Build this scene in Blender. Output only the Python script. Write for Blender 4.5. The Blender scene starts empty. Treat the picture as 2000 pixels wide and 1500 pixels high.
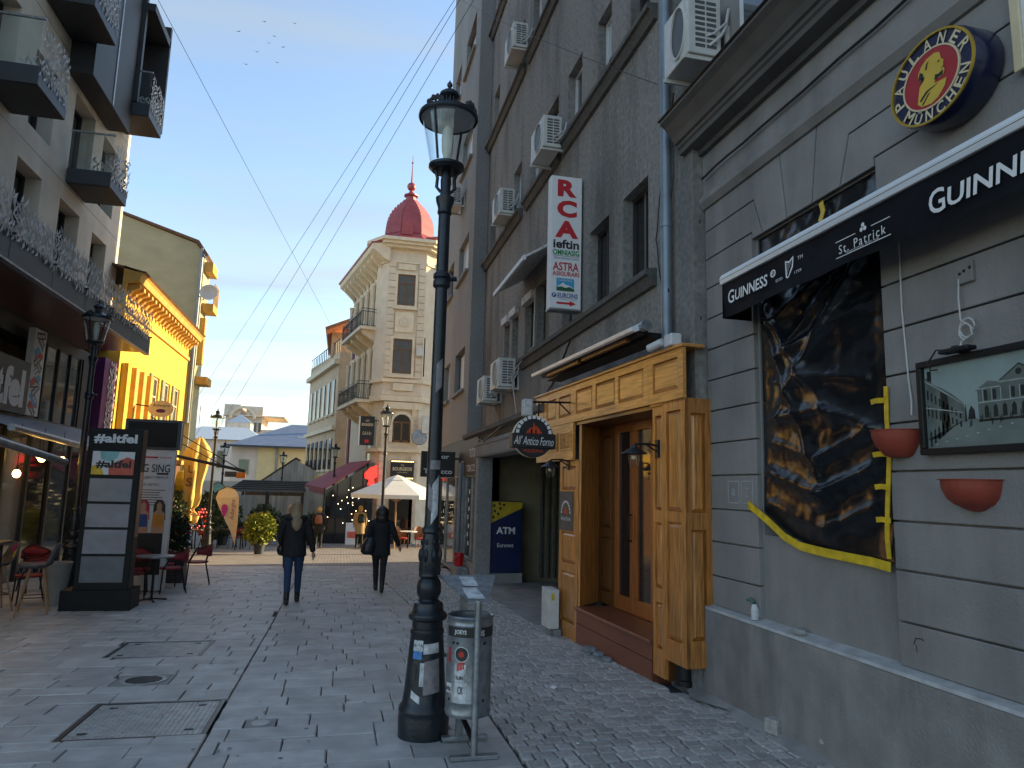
import bpy, bmesh, math, random
import numpy as np
from mathutils import Vector, Matrix, noise as mnoise
random.seed(7)
R = math.radians
scene = bpy.context.scene
COL = scene.collection

# ------------------------------------------------------------------ camera
CAM_H, FPX = 1.8, 1390.0
def cam_axes(yaw, pitch, roll):
    f = Vector((math.sin(yaw)*math.cos(pitch), math.cos(yaw)*math.cos(pitch), math.sin(pitch)))
    r = Vector((math.cos(yaw), -math.sin(yaw), 0)); u = r.cross(f)
    c, s = math.cos(roll), math.sin(roll)
    return f, c*r+s*u, -s*r+c*u
CF, CR, CU = cam_axes(R(13.1), R(8.35), R(1.5))
cam = bpy.data.cameras.new('camera'); camo = bpy.data.objects.new('camera', cam)
cam.sensor_width = 36; cam.lens = FPX/2000*36; cam.clip_start = .05; cam.clip_end = 3000
m = Matrix((CR, CU, -CF)).transposed().to_4x4(); m.translation = (0, 0, CAM_H)
camo.matrix_world = m; COL.objects.link(camo); scene.camera = camo
def in_view(p, margin=60):
    d = Vector(p)-Vector((0, 0, CAM_H)); w = d.dot(CF)
    if w < .1: return False
    x, y = 1000+FPX*d.dot(CR)/w, 750-FPX*d.dot(CU)/w
    return -margin < x < 2000+margin and -margin < y < 1500+margin

# ------------------------------------------------------------------ sky, sun, exposure
SUN_AZ, SUN_EL = R(75), R(17)
world = bpy.data.worlds.new('World'); scene.world = world; world.use_nodes = True
wn, wl = world.node_tree.nodes, world.node_tree.links
bg = wn['Background']; bg.inputs['Strength'].default_value = .15
sky = wn.new('ShaderNodeTexSky'); sky.sky_type = 'NISHITA'; sky.sun_disc = False
sky.sun_elevation = SUN_EL; sky.sun_rotation = SUN_AZ; sky.air_density = 1.0; sky.dust_density = .5; sky.ozone_density = 1.2
tc = wn.new('ShaderNodeTexCoord'); sep = wn.new('ShaderNodeSeparateXYZ'); wl.new(tc.outputs['Generated'], sep.inputs[0])
def wmath(op, a, b=None, clamp=False):
    n = wn.new('ShaderNodeMath'); n.operation = op; n.use_clamp = clamp
    for i, s in enumerate((a, b)):
        if s is None: continue
        if isinstance(s, (int, float)): n.inputs[i].default_value = s
        else: wl.new(s, n.inputs[i])
    return n.outputs[0]
zz = wmath('MAXIMUM', sep.outputs[2], .03)
cu_ = wn.new('ShaderNodeCombineXYZ')
wl.new(wmath('DIVIDE', sep.outputs[0], wmath('ADD', zz, .12)), cu_.inputs[0])
wl.new(wmath('DIVIDE', sep.outputs[1], wmath('ADD', zz, .12)), cu_.inputs[1])
mp = wn.new('ShaderNodeMapping'); mp.inputs['Rotation'].default_value = (0, 0, R(-12)); mp.inputs['Scale'].default_value = (.4, 1.5, 1)
wl.new(cu_.outputs[0], mp.inputs[0])
cn = wn.new('ShaderNodeTexNoise'); cn.inputs['Scale'].default_value = 1.5; cn.inputs['Detail'].default_value = 8; cn.inputs['Roughness'].default_value = .52; cn.inputs['Distortion'].default_value = .5
wl.new(mp.outputs[0], cn.inputs['Vector'])
cr = wn.new('ShaderNodeMapRange'); cr.inputs[1].default_value = .44; cr.inputs[2].default_value = .76; cr.inputs[3].default_value = .06; cr.inputs[4].default_value = .85
wl.new(cn.outputs[0], cr.inputs[0])
# grey-violet cloud banks low over the horizon
cb = wn.new('ShaderNodeMapping'); cb.inputs['Scale'].default_value = (2.2, 2.2, 13); wl.new(tc.outputs['Generated'], cb.inputs[0])
cn2 = wn.new('ShaderNodeTexNoise'); cn2.inputs['Scale'].default_value = 1.6; cn2.inputs['Detail'].default_value = 7; wl.new(cb.outputs[0], cn2.inputs['Vector'])
lowm = wn.new('ShaderNodeMapRange'); lowm.inputs[1].default_value = .42; lowm.inputs[2].default_value = .12; lowm.inputs[3].default_value = 0; lowm.inputs[4].default_value = 1
wl.new(sep.outputs[2], lowm.inputs[0])
c2 = wn.new('ShaderNodeMapRange'); c2.inputs[1].default_value = .4; c2.inputs[2].default_value = .7; wl.new(cn2.outputs[0], c2.inputs[0])
lowc = wmath('MULTIPLY', c2.outputs[0], lowm.outputs[0])
mx = wn.new('ShaderNodeMixRGB'); wl.new(cr.outputs[0], mx.inputs[0]); wl.new(sky.outputs[0], mx.inputs[1]); mx.inputs[2].default_value = (1.5, 1.68, 1.8, 1)
mx2 = wn.new('ShaderNodeMixRGB'); wl.new(wmath('MULTIPLY', lowc, .7), mx2.inputs[0]); wl.new(mx.outputs[0], mx2.inputs[1]); mx2.inputs[2].default_value = (2.1, 1.98, 1.8, 1)
wl.new(mx2.outputs[0], bg.inputs['Color'])

sun = bpy.data.lights.new('sun', 'SUN'); sun.energy = 4.5; sun.angle = R(.5); sun.color = (1, .74, .42)
suno = bpy.data.objects.new('sun', sun); COL.objects.link(suno)
sd = Vector((math.sin(SUN_AZ)*math.cos(SUN_EL), math.cos(SUN_AZ)*math.cos(SUN_EL), math.sin(SUN_EL)))
suno.rotation_euler = sd.to_track_quat('Z', 'Y').to_euler()
vs = scene.view_settings
vs.view_transform = 'Standard'; vs.look = 'None'; vs.exposure = 1.38; vs.gamma = 1; vs.use_curve_mapping = False
scene.cycles.max_bounces = 6; scene.cycles.transparent_max_bounces = 8

# ------------------------------------------------------------------ materials
MATS = {}
def mat(name, col=(.5, .5, .5), rough=.6, metal=0., var=.18, scale=6., bump=0., bscale=70., spec=.5, stretch=(1, 1, 1),
        rnd=0., coat=0., dirt=0., dcol=(.03, .03, .03), dscale=1.2, dstretch=(1, 1, 1), emit=0., ecol=None, trans=0., alpha=1., sub=0., detail=6, island=False):
    if name in MATS: return MATS[name]
    mt = bpy.data.materials.new(name); mt.use_nodes = True; MATS[name] = mt
    n, l = mt.node_tree.nodes, mt.node_tree.links
    b = n['Principled BSDF']; b.inputs['Roughness'].default_value = rough; b.inputs['Metallic'].default_value = metal
    b.inputs['Specular IOR Level'].default_value = spec
    if coat: b.inputs['Coat Weight'].default_value = coat; b.inputs['Coat Roughness'].default_value = .15
    if trans: b.inputs['Transmission Weight'].default_value = trans; b.inputs['IOR'].default_value = 1.1
    if alpha < 1: b.inputs['Alpha'].default_value = alpha
    t = n.new('ShaderNodeTexCoord'); mpn = n.new('ShaderNodeMapping'); mpn.inputs['Scale'].default_value = stretch
    l.new(t.outputs['Object'], mpn.inputs[0])
    nz = n.new('ShaderNodeTexNoise'); nz.inputs['Scale'].default_value = scale; nz.inputs['Detail'].default_value = detail; l.new(mpn.outputs[0], nz.inputs['Vector'])
    rr = n.new('ShaderNodeMapRange'); rr.inputs[1].default_value = .28; rr.inputs[2].default_value = .72
    l.new(nz.outputs[0], rr.inputs[0])
    mxn = n.new('ShaderNodeMixRGB'); l.new(rr.outputs[0], mxn.inputs[0])
    mxn.inputs[1].default_value = tuple(max(0, c*(1-var)) for c in col)+(1,)
    mxn.inputs[2].default_value = tuple(min(1, c*(1+var)) for c in col)+(1,)
    out = mxn.outputs[0]
    if dirt:
        dm = n.new('ShaderNodeMapping'); dm.inputs['Scale'].default_value = dstretch; l.new(t.outputs['Object'], dm.inputs[0])
        dn = n.new('ShaderNodeTexNoise'); dn.inputs['Scale'].default_value = dscale; dn.inputs['Detail'].default_value = 8; dn.inputs['Roughness'].default_value = .62; l.new(dm.outputs[0], dn.inputs['Vector'])
        dr = n.new('ShaderNodeMapRange'); dr.inputs[1].default_value = .45; dr.inputs[2].default_value = .75; dr.inputs[4].default_value = dirt; l.new(dn.outputs[0], dr.inputs[0])
        dx = n.new('ShaderNodeMixRGB'); l.new(dr.outputs[0], dx.inputs[0]); l.new(out, dx.inputs[1]); dx.inputs[2].default_value = tuple(dcol)+(1,); out = dx.outputs[0]
    if rnd:
        if island: oi = n.new('ShaderNodeNewGeometry'); ro = oi.outputs['Random Per Island']
        else: oi = n.new('ShaderNodeObjectInfo'); ro = oi.outputs['Random']
        hv = n.new('ShaderNodeHueSaturation'); mr = n.new('ShaderNodeMapRange'); mr.inputs[3].default_value = 1-rnd; mr.inputs[4].default_value = 1+rnd
        l.new(ro, mr.inputs[0]); l.new(mr.outputs[0], hv.inputs['Value']); l.new(out, hv.inputs['Color']); out = hv.outputs[0]
    l.new(out, b.inputs['Base Color'])
    if bump:
        bn = n.new('ShaderNodeTexNoise'); bn.inputs['Scale'].default_value = bscale; bn.inputs['Detail'].default_value = 5; l.new(mpn.outputs[0], bn.inputs['Vector'])
        bp = n.new('ShaderNodeBump'); bp.inputs['Strength'].default_value = bump; bp.inputs['Distance'].default_value = .02
        l.new(bn.outputs[0], bp.inputs['Height']); l.new(bp.outputs[0], b.inputs['Normal'])
    if emit:
        b.inputs['Emission Color'].default_value = tuple(ecol or col)+(1,); b.inputs['Emission Strength'].default_value = emit
    return mt
def flat(name, col, rough=.5, **k): return mat(name, col, rough, var=k.pop('var', .06), **k)

mat('slab', (.45, .43, .40), .55, var=.2, scale=5, bump=.25, bscale=90, rnd=.13, dirt=.65, dcol=(.27, .265, .255), dscale=1.7)
mat('slab_far', (.45, .43, .40), .55, var=.2, scale=5, bump=.2, bscale=60, rnd=.13, island=True, dirt=.65, dcol=(.27, .265, .255), dscale=1.7)
mat('sett', (.4, .38, .355), .5, var=.28, scale=30, bump=.35, bscale=110, rnd=.2, dirt=.35, dcol=(.22, .215, .205), dscale=1.3)
mat('sett_far', (.4, .38, .355), .5, var=.28, scale=30, bump=.3, bscale=110, rnd=.2, island=True, dirt=.35, dcol=(.22, .215, .205), dscale=1.3)
mat('joint', (.075, .072, .068), .9, var=.4, scale=14, bump=.5, bscale=150)
mat('concrete', (.3, .295, .28), .8, var=.22, scale=3, bump=.35, bscale=120, dirt=.55, dcol=(.09, .085, .08), dscale=2)
mat('pub_paint', (.245, .236, .225), .62, var=.14, scale=2.2, bump=.3, bscale=55, dirt=.75, dcol=(.12, .118, .116), dscale=1.4, dstretch=(1, 1.2, .22))
mat('pub_plinth', (.235, .228, .215), .72, var=.2, scale=4, bump=.45, bscale=50, dirt=.75, dcol=(.13, .127, .12), dscale=1.3, dstretch=(1, 2.2, .4))
mat('pub_ledge', (.42, .42, .41), .75, var=.2, scale=9, bump=.4, bscale=120, dirt=.4, dcol=(.15, .15, .15), dscale=4)
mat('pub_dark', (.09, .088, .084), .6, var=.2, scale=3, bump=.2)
mat('stucco', (.235, .225, .21), .9, var=.3, scale=16, bump=.45, bscale=60, dirt=.92, dcol=(.06, .058, .055), dscale=.95, dstretch=(1, 1.3, .3))
mat('stucco_wing', (.27, .268, .262), .88, var=.2, scale=20, bump=.6, bscale=120, dirt=.6, dcol=(.15, .147, .143), dscale=.5, dstretch=(1, 1.2, .4))
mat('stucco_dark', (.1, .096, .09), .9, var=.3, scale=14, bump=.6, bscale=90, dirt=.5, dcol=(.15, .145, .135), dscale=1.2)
mat('plaster_beige', (.3, .26, .17), .85, var=.15, scale=3, bump=.3, dirt=.6, dcol=(.1, .085, .06), dscale=.8)
mat('oak', (.41, .185, .05), .36, var=.42, scale=5, stretch=(9, 9, .7), bump=.12, bscale=20, coat=.35, dirt=.35, dcol=(.22, .085, .02), dscale=2.2, dstretch=(4, 4, .5))
mat('oak_h', (.47, .225, .065), .36, var=.35, scale=5, stretch=(9, .7, 9), bump=.12, bscale=20, coat=.35, dirt=.35, dcol=(.27, .11, .028), dscale=2.2, dstretch=(4, .5, 4))
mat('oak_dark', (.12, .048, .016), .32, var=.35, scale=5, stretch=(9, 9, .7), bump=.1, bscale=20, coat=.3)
mat('redwood', (.2, .06, .03), .42, var=.35, scale=6, stretch=(5, .8, 5), bump=.2, bscale=30, coat=.2, dirt=.4, dcol=(.1, .035, .02))
mat('glass_dark', (.012, .014, .016), .06, var=.1, spec=.7)
mat('glass_sky', (.06, .075, .085), .05, var=.15, scale=2, spec=.9)
mat('window_white', (.62, .63, .64), .45, var=.08)
mat('window_dark', (.035, .03, .026), .45, var=.15)
mat('curtain', (.2, .18, .15), .9, var=.3, scale=5, stretch=(1, 14, .4))
mat('iron_lamp', (.014, .019, .025), .36, var=.35, scale=12, bump=.12, bscale=40, metal=.2, dirt=.25, dcol=(.05, .055, .06), dscale=7)
mat('black_metal', (.014, .015, .017), .42, var=.25, scale=10, bump=.1, metal=.3)
mat('galv', (.3, .32, .335), .42, metal=.75, var=.3, scale=14, bump=.15, bscale=30, dirt=.4, dcol=(.12, .12, .12), dscale=4)
mat('alu', (.74, .77, .79), .35, metal=.25, var=.1, scale=9, stretch=(1, .1, 3))
mat('zinc_pipe', (.2, .24, .28), .42, metal=.35, var=.15, scale=4, dirt=.3, dcol=(.1, .11, .12))
mat('ac_white', (.58, .58, .55), .5, var=.12, scale=5, dirt=.4, dcol=(.3, .28, .24), dscale=3)
mat('ac_grille', (.08, .085, .09), .5, var=.2)
mat('awning_black', (.005, .006, .009), .7, spec=.15, var=.4, scale=5, bump=.25, bscale=7)
mat('ink_white', (.72, .72, .72), .6, var=.06, scale=30)
mat('ink_black', (.012, .012, .014), .5, var=.1)
mat('ink_red', (.5, .012, .02), .5, var=.08)
mat('ink_green', (.01, .22, .07), .5, var=.08)
mat('ink_blue', (.02, .06, .25), .5, var=.08)
mat('sticker', (.55, .56, .56), .6, var=.35, scale=18, dirt=.5, dcol=(.12, .12, .12), dscale=16)
mat('terracotta', (.3, .05, .028), .6, var=.2, scale=6, bump=.1, dirt=.25, dcol=(.16, .03, .02))
mat('tape_yellow', (.65, .44, .02), .35, var=.25, scale=15, bump=.35, bscale=25)
mat('rubble', (.2, .21, .215), .85, var=.3, scale=12, bump=.6, bscale=50)
mat('cable_black', (.012, .012, .012), .5, var=.2)
mat('cable_white', (.5, .5, .48), .5, var=.1)
def glass(name, tint=(.9, .95, .95), alpha=.25, rough=.05):
    if name in MATS: return MATS[name]
    mt = bpy.data.materials.new(name); mt.use_nodes = True; MATS[name] = mt
    n, l = mt.node_tree.nodes, mt.node_tree.links; n.remove(n['Principled BSDF'])
    tr = n.new('ShaderNodeBsdfTransparent'); tr.inputs[0].default_value = tuple(tint)+(1,)
    gl = n.new('ShaderNodeBsdfGlossy'); gl.inputs['Roughness'].default_value = rough; gl.inputs[0].default_value = (.9, .93, .95, 1)
    lw_ = n.new('ShaderNodeLayerWeight'); lw_.inputs[0].default_value = .5
    pw = n.new('ShaderNodeMath'); pw.operation = 'POWER'; pw.inputs[1].default_value = 4; l.new(lw_.outputs['Facing'], pw.inputs[0])
    nz = n.new('ShaderNodeTexNoise'); nz.inputs['Scale'].default_value = 4
    ad = n.new('ShaderNodeMath'); ad.operation = 'MULTIPLY_ADD'; ad.inputs[1].default_value = .12; l.new(nz.outputs[0], ad.inputs[0]); l.new(pw.outputs[0], ad.inputs[2])
    sc = n.new('ShaderNodeMath'); sc.operation = 'MULTIPLY'; sc.inputs[1].default_value = alpha*4; sc.use_clamp = True; l.new(ad.outputs[0], sc.inputs[0])
    ms = n.new('ShaderNodeMixShader'); l.new(sc.outputs[0], ms.inputs[0]); l.new(tr.outputs[0], ms.inputs[1]); l.new(gl.outputs[0], ms.inputs[2])
    l.new(ms.outputs[0], n['Material Output'].inputs[0]); return mt
glass('glass_clear'); glass('glass_picture', alpha=.09)

# ------------------------------------------------------------------ mesh helpers
WLOC = {}; LOCAL = set()
def wloc(o):
    return WLOC.get(o.name, Vector((0, 0, 0)))
SPLIT = {'bracket', 'fork', 'frame_rod', 'riser_pipe', 'foot_bar', 'brace', 'chalk_mark', 'folding_arm', 'sticker', 'lifting_slot', 'clamp', 'foot', 'strut', 'drain_hole', 'hole', 'icon', 'red_mark', 'fan', 'side_louvre', 'hose', 'grate_bar', 'leg', 'arm', 'foot_rail', 'letter', 'poster_colour', 'cresting_', 'stem', 'chimney_', 'white_stones', 'monk_linework'}
class MB:
    def __init__(s): s.v = []; s.f = []
    def add(s, vs_, fs):
        k = len(s.v); s.v += [tuple(p) for p in vs_]; s.f += [tuple(i+k for i in f) for f in fs]; return s
    def box(s, x0, x1, y0, y1, z0, z1, rz=0, c=None):
        P = [(x, y, z) for z in (z0, z1) for y in (y0, y1) for x in (x0, x1)]
        if rz:
            cx, cy = c or ((x0+x1)/2, (y0+y1)/2); ca, sa = math.cos(rz), math.sin(rz)
            P = [(cx+(x-cx)*ca-(y-cy)*sa, cy+(x-cx)*sa+(y-cy)*ca, z) for x, y, z in P]
        return s.add(P, [(0, 2, 3, 1), (4, 5, 7, 6), (0, 1, 5, 4), (2, 6, 7, 3), (0, 4, 6, 2), (1, 3, 7, 5)])
    def prism(s, poly, axis, a0, a1):
        n = len(poly)
        def mk(p, a): return {'x': (a, p[0], p[1]), 'y': (p[0], a, p[1]), 'z': (p[0], p[1], a)}[axis]
        P = [mk(p, a0) for p in poly]+[mk(p, a1) for p in poly]
        return s.add(P, [tuple(range(n))[::-1], tuple(range(n, 2*n))]+[(i, (i+1) % n, n+(i+1) % n, n+i) for i in range(n)])
    def tube(s, pts, r, n=8, caps=True, flat_=1.):
        pts = [Vector(p) for p in pts]; rs = r if isinstance(r, (list, tuple)) else [r]*len(pts)
        up = Vector((0, 0, 1)); rings = []
        t0 = (pts[1]-pts[0]).normalized(); a = t0.cross(up)
        if a.length < 1e-3: a = Vector((1, 0, 0))
        a.normalize()
        for i, p in enumerate(pts):
            t = (pts[min(i+1, len(pts)-1)]-pts[max(i-1, 0)]).normalized()
            a = (a-t*a.dot(t)); a.normalize(); b = t.cross(a)
            rings.append([p+a*math.cos(2*math.pi*k/n)*rs[i]+b*math.sin(2*math.pi*k/n)*rs[i]*flat_ for k in range(n)])
        return s.loft(rings, caps)
    def loft(s, rings, caps=True, close=True):
        n = len(rings[0]); P = [p for r in rings for p in r]; F = []
        for i in range(len(rings)-1):
            for k in range(n if close else n-1):
                F.append((i*n+k, i*n+(k+1) % n, (i+1)*n+(k+1) % n, (i+1)*n+k))
        if caps and close: F += [tuple(range(n))[::-1], tuple((len(rings)-1)*n+k for k in range(n))]
        return s.add(P, F)
    def lathe(s, prof, c=(0, 0), n=24, a0=0., z=0., sx=1., sy=1., caps=True):
        rings = [[(c[0]+sx*r*math.cos(a0+2*math.pi*k/n), c[1]+sy*r*math.sin(a0+2*math.pi*k/n), z+h) for k in range(n)] for r, h in prof]
        return s.loft(rings, caps)
    def ball(s, c, r, n=12, m=8, sc=(1, 1, 1)):
        prof = [(max(1e-4, r*math.sin(math.pi*i/m)), -r*math.cos(math.pi*i/m)) for i in range(m+1)]
        return s.add([(c[0]+sc[0]*rr*math.cos(2*math.pi*k/n), c[1]+sc[1]*rr*math.sin(2*math.pi*k/n), c[2]+sc[2]*h) for rr, h in prof for k in range(n)],
                     [(i*n+k, i*n+(k+1) % n, (i+1)*n+(k+1) % n, (i+1)*n+k) for i in range(m) for k in range(n)])
    def quad(s, *p): return s.add(p, [tuple(range(len(p)))])
    def xf(s, M): s.v = [tuple(M @ Vector(p)) for p in s.v]; return s
    def parts(s):
        par = list(range(len(s.v)))
        def find(i):
            while par[i] != i: par[i] = par[par[i]]; i = par[i]
            return i
        for f in s.f:
            for i in f[1:]: par[find(i)] = find(f[0])
        gr = {}
        for f in s.f: gr.setdefault(find(f[0]), []).append(f)
        out = []
        for fs in gr.values():
            ids = sorted({i for f in fs for i in f}); mp_ = {i: k for k, i in enumerate(ids)}; b = MB(); b.v = [s.v[i] for i in ids]; b.f = [tuple(mp_[i] for i in f) for f in fs]; out.append(b)
        return out
    def build(s, name, material, parent=None, smooth=False, bevel=0., kind=None, label=None, ang=35):
        if name in SPLIT and kind is None and len(s.v) < 1500:
            ps = s.parts()
            if 1 < len(ps) <= 60: return [q_.build1(name, material, parent, smooth, bevel, kind, label, ang) for q_ in ps][0]
        return s.build1(name, material, parent, smooth, bevel, kind, label, ang)
    def build1(s, name, material, parent=None, smooth=False, bevel=0., kind=None, label=None, ang=35):
        me = bpy.data.meshes.new(name)
        off = Vector((0, 0, 0)) if parent is None or parent.name in LOCAL else wloc(parent)
        me.from_pydata([(p[0]-off.x, p[1]-off.y, p[2]-off.z) for p in s.v], [], s.f)
        o = bpy.data.objects.new(name, me); COL.objects.link(o)
        me.materials.append(MATS[material] if isinstance(material, str) else material)
        if smooth:
            me.polygons.foreach_set('use_smooth', [True]*len(me.polygons)); me.set_sharp_from_angle(angle=R(ang))
        if bevel:
            b = o.modifiers.new('bevel', 'BEVEL'); b.width = bevel; b.segments = 2; b.limit_method = 'ANGLE'; b.angle_limit = R(40)
        if parent is not None:
            o.parent = parent; WLOC[o.name] = wloc(parent)
            if parent.name in LOCAL: LOCAL.add(o.name)
        if kind: o['kind'] = kind
        if label: o['label'] = label
        return o
def tag(o, label, cat, group=None):
    o['label'] = label; o['category'] = cat
    if group: o['group'] = group
    return o
def thing(name, label, cat, loc=(0, 0, 0), group=None, rotz=0, local=False):
    o = bpy.data.objects.new(name, None); o.empty_display_size = .2; COL.objects.link(o)
    o.location = loc; o.rotation_euler = (0, 0, rotz); WLOC[o.name] = Vector(loc)
    if local or rotz: LOCAL.add(o.name)
    return tag(o, label, cat, group)
def copy_tree(o, parent=None):
    c = o.copy(); COL.objects.link(c)
    if parent is not None: c.parent = parent
    for ch in list(o.children): copy_tree(ch, c)
    return c
def dup(o, loc, rotz=0, label=None, scale=None):
    c = copy_tree(o); c.location = loc; c.rotation_euler = (0, 0, rotz)
    if label: c['label'] = label
    if scale: c.scale = scale if isinstance(scale, (tuple, list)) else (scale,)*3
    return c
TCACHE = {}
def glyphs(s, bold=0., shear=0., space=1.):
    k = (s, bold, shear, space)
    if k not in TCACHE:
        cu = bpy.data.curves.new('t', 'FONT'); cu.body = s; cu.size = 1; cu.offset = bold; cu.shear = shear; cu.space_character = space; cu.resolution_u = 3
        ob = bpy.data.objects.new('t', cu); me = bpy.data.meshes.new_from_object(ob)
        V = [tuple(v.co) for v in me.vertices]; F = [tuple(p.vertices) for p in me.polygons]
        bpy.data.objects.remove(ob); bpy.data.curves.remove(cu); bpy.data.meshes.remove(me)
        TCACHE[k] = (V, F)
    return TCACHE[k]
def text(mb, s, c, w, h, xd, up, bold=0., shear=0., off=.0, space=1., rot=0.):
    """letters of string s fitted into a w x h rectangle centred on c, in the plane xd/up"""
    V, F = glyphs(s, bold, shear, space)
    if not V: return
    x0 = min(v[0] for v in V); x1 = max(v[0] for v in V); y0 = min(v[1] for v in V); y1 = max(v[1] for v in V)
    xd, up, c = Vector(xd).normalized(), Vector(up).normalized(), Vector(c); nn = xd.cross(up)
    if w is None: w = h*(x1-x0)/(y1-y0)
    ca, sa = math.cos(rot), math.sin(rot); P = []
    for v in V:
        a, b = ((v[0]-x0)/(x1-x0)-.5)*w, ((v[1]-y0)/(y1-y0)-.5)*h
        a, b = a*ca-b*sa, a*sa+b*ca
        P.append(c+xd*a+up*b+nn*off)
    mb.add(P, F)
def plate(mb, c, w, h, xd, up, off=0., rot=0.):
    xd, up, c = Vector(xd).normalized(), Vector(up).normalized(), Vector(c); nn = xd.cross(up); ca, sa = math.cos(rot), math.sin(rot)
    P = []
    for a, b in ((-.5, -.5), (.5, -.5), (.5, .5), (-.5, .5)):
        a *= w; b *= h; P.append(c+xd*(a*ca-b*sa)+up*(a*sa+b*ca)+nn*off)
    mb.quad(*P)
def shape(mb, pts, c, xd, up, off=0.):
    xd, up, c = Vector(xd).normalized(), Vector(up).normalized(), Vector(c); nn = xd.cross(up)
    mb.quad(*[c+xd*a+up*b+nn*off for a, b in pts])
def holed(mb, fn, u0, u1, v0, v1, holes, depth):
    """a wall face with rectangular openings and their reveals; fn(u, v, d) -> point, d = depth into the wall"""
    us = sorted({u0, u1, *[min(max(h[i], u0), u1) for h in holes for i in (0, 1)]}); vs2 = sorted({v0, v1, *[min(max(h[i], v0), v1) for h in holes for i in (2, 3)]})
    for i in range(len(us)-1):
        for j in range(len(vs2)-1):
            cu2, cv = (us[i]+us[i+1])/2, (vs2[j]+vs2[j+1])/2
            if any(h[0] < cu2 < h[1] and h[2] < cv < h[3] for h in holes): continue
            mb.quad(fn(us[i], vs2[j], 0), fn(us[i+1], vs2[j], 0), fn(us[i+1], vs2[j+1], 0), fn(us[i], vs2[j+1], 0))
    for a, b, c, d in holes:
        mb.quad(fn(a, c, 0), fn(a, d, 0), fn(a, d, depth), fn(a, c, depth)); mb.quad(fn(b, c, 0), fn(b, d, 0), fn(b, d, depth), fn(b, c, depth))
        mb.quad(fn(a, c, 0), fn(b, c, 0), fn(b, c, depth), fn(a, c, depth)); mb.quad(fn(a, d, 0), fn(b, d, 0), fn(b, d, depth), fn(a, d, depth))
    return mb
def inset(poly, d):
    n = len(poly); area = sum(poly[i][0]*poly[(i+1) % n][1]-poly[(i+1) % n][0]*poly[i][1] for i in range(n)); sg = 1 if area > 0 else -1; out = []
    for i in range(n):
        p0, p1, p2 = Vector(poly[i-1]), Vector(poly[i]), Vector(poly[(i+1) % n])
        e1, e2 = (p1-p0).normalized(), (p2-p1).normalized(); n1, n2 = Vector((-e1.y, e1.x))*sg, Vector((-e2.y, e2.x))*sg
        k = 1+n1.dot(n2); out.append(tuple(p1+(n1+n2)*(d/max(k, .3))))
    return out
GPTS = [(-300, 0), (5, 0), (11, -.17), (16, -.25), (22, -.5), (30, -.8), (40, -1.2), (60, -1.5), (2000, -1.5)]
def gz(y):
    for (a, za), (b, zb) in zip(GPTS, GPTS[1:]):
        if y <= b: return za+(zb-za)*(y-a)/(b-a)
    return -1.5
EX, EY, EZ = Vector((1, 0, 0)), Vector((0, 1, 0)), Vector((0, 0, 1))
# ------------------------------------------------------------------ ground and paving
mb = MB(); ys = [-60, -5, 0, 3, 5, 11, 16, 22, 30, 40, 60, 120, 300, 900, 1600]; xs = [-900, -200, -40, 0, 40, 200, 900]
mb.add([(x, y, gz(y)-.04) for y in ys for x in xs], [(j*7+i, j*7+i+1, j*7+8+i, j*7+7+i) for j in range(len(ys)-1) for i in range(6)])
ground = mb.build('ground', 'joint', kind='structure')
def plaza_mat():
    mt = bpy.data.materials.new('plaza_setts'); mt.use_nodes = True; MATS['plaza_setts'] = mt; n, l = mt.node_tree.nodes, mt.node_tree.links; b = n['Principled BSDF']; b.inputs['Roughness'].default_value = .7
    t = n.new('ShaderNodeTexCoord'); br = n.new('ShaderNodeTexBrick'); br.inputs['Scale'].default_value = 1; br.inputs['Brick Width'].default_value = .2; br.inputs['Row Height'].default_value = .14; br.inputs['Mortar Size'].default_value = .012
    br.inputs[1].default_value = (.2, .195, .185, 1); br.inputs[2].default_value = (.29, .28, .26, 1); br.inputs[3].default_value = (.09, .085, .08, 1)
    l.new(t.outputs['Object'], br.inputs[0]); l.new(br.outputs[0], b.inputs['Base Color'])
    bp = n.new('ShaderNodeBump'); bp.inputs['Strength'].default_value = .5; bp.inputs['Distance'].default_value = .01; l.new(br.outputs['Fac'], bp.inputs['Height']); bp.invert = True; l.new(bp.outputs[0], b.inputs['Normal'])
plaza_mat()
mb = MB(); yy = [20.6, 22, 30, 40, 60, 95]
mb.add([(x, y, gz(y)-.006) for y in yy for x in (-30, 30)], [(2*i, 2*i+1, 2*i+3, 2*i+2) for i in range(len(yy)-1)])
mb.build('plaza_pavement', 'plaza_setts', kind='structure')

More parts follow.
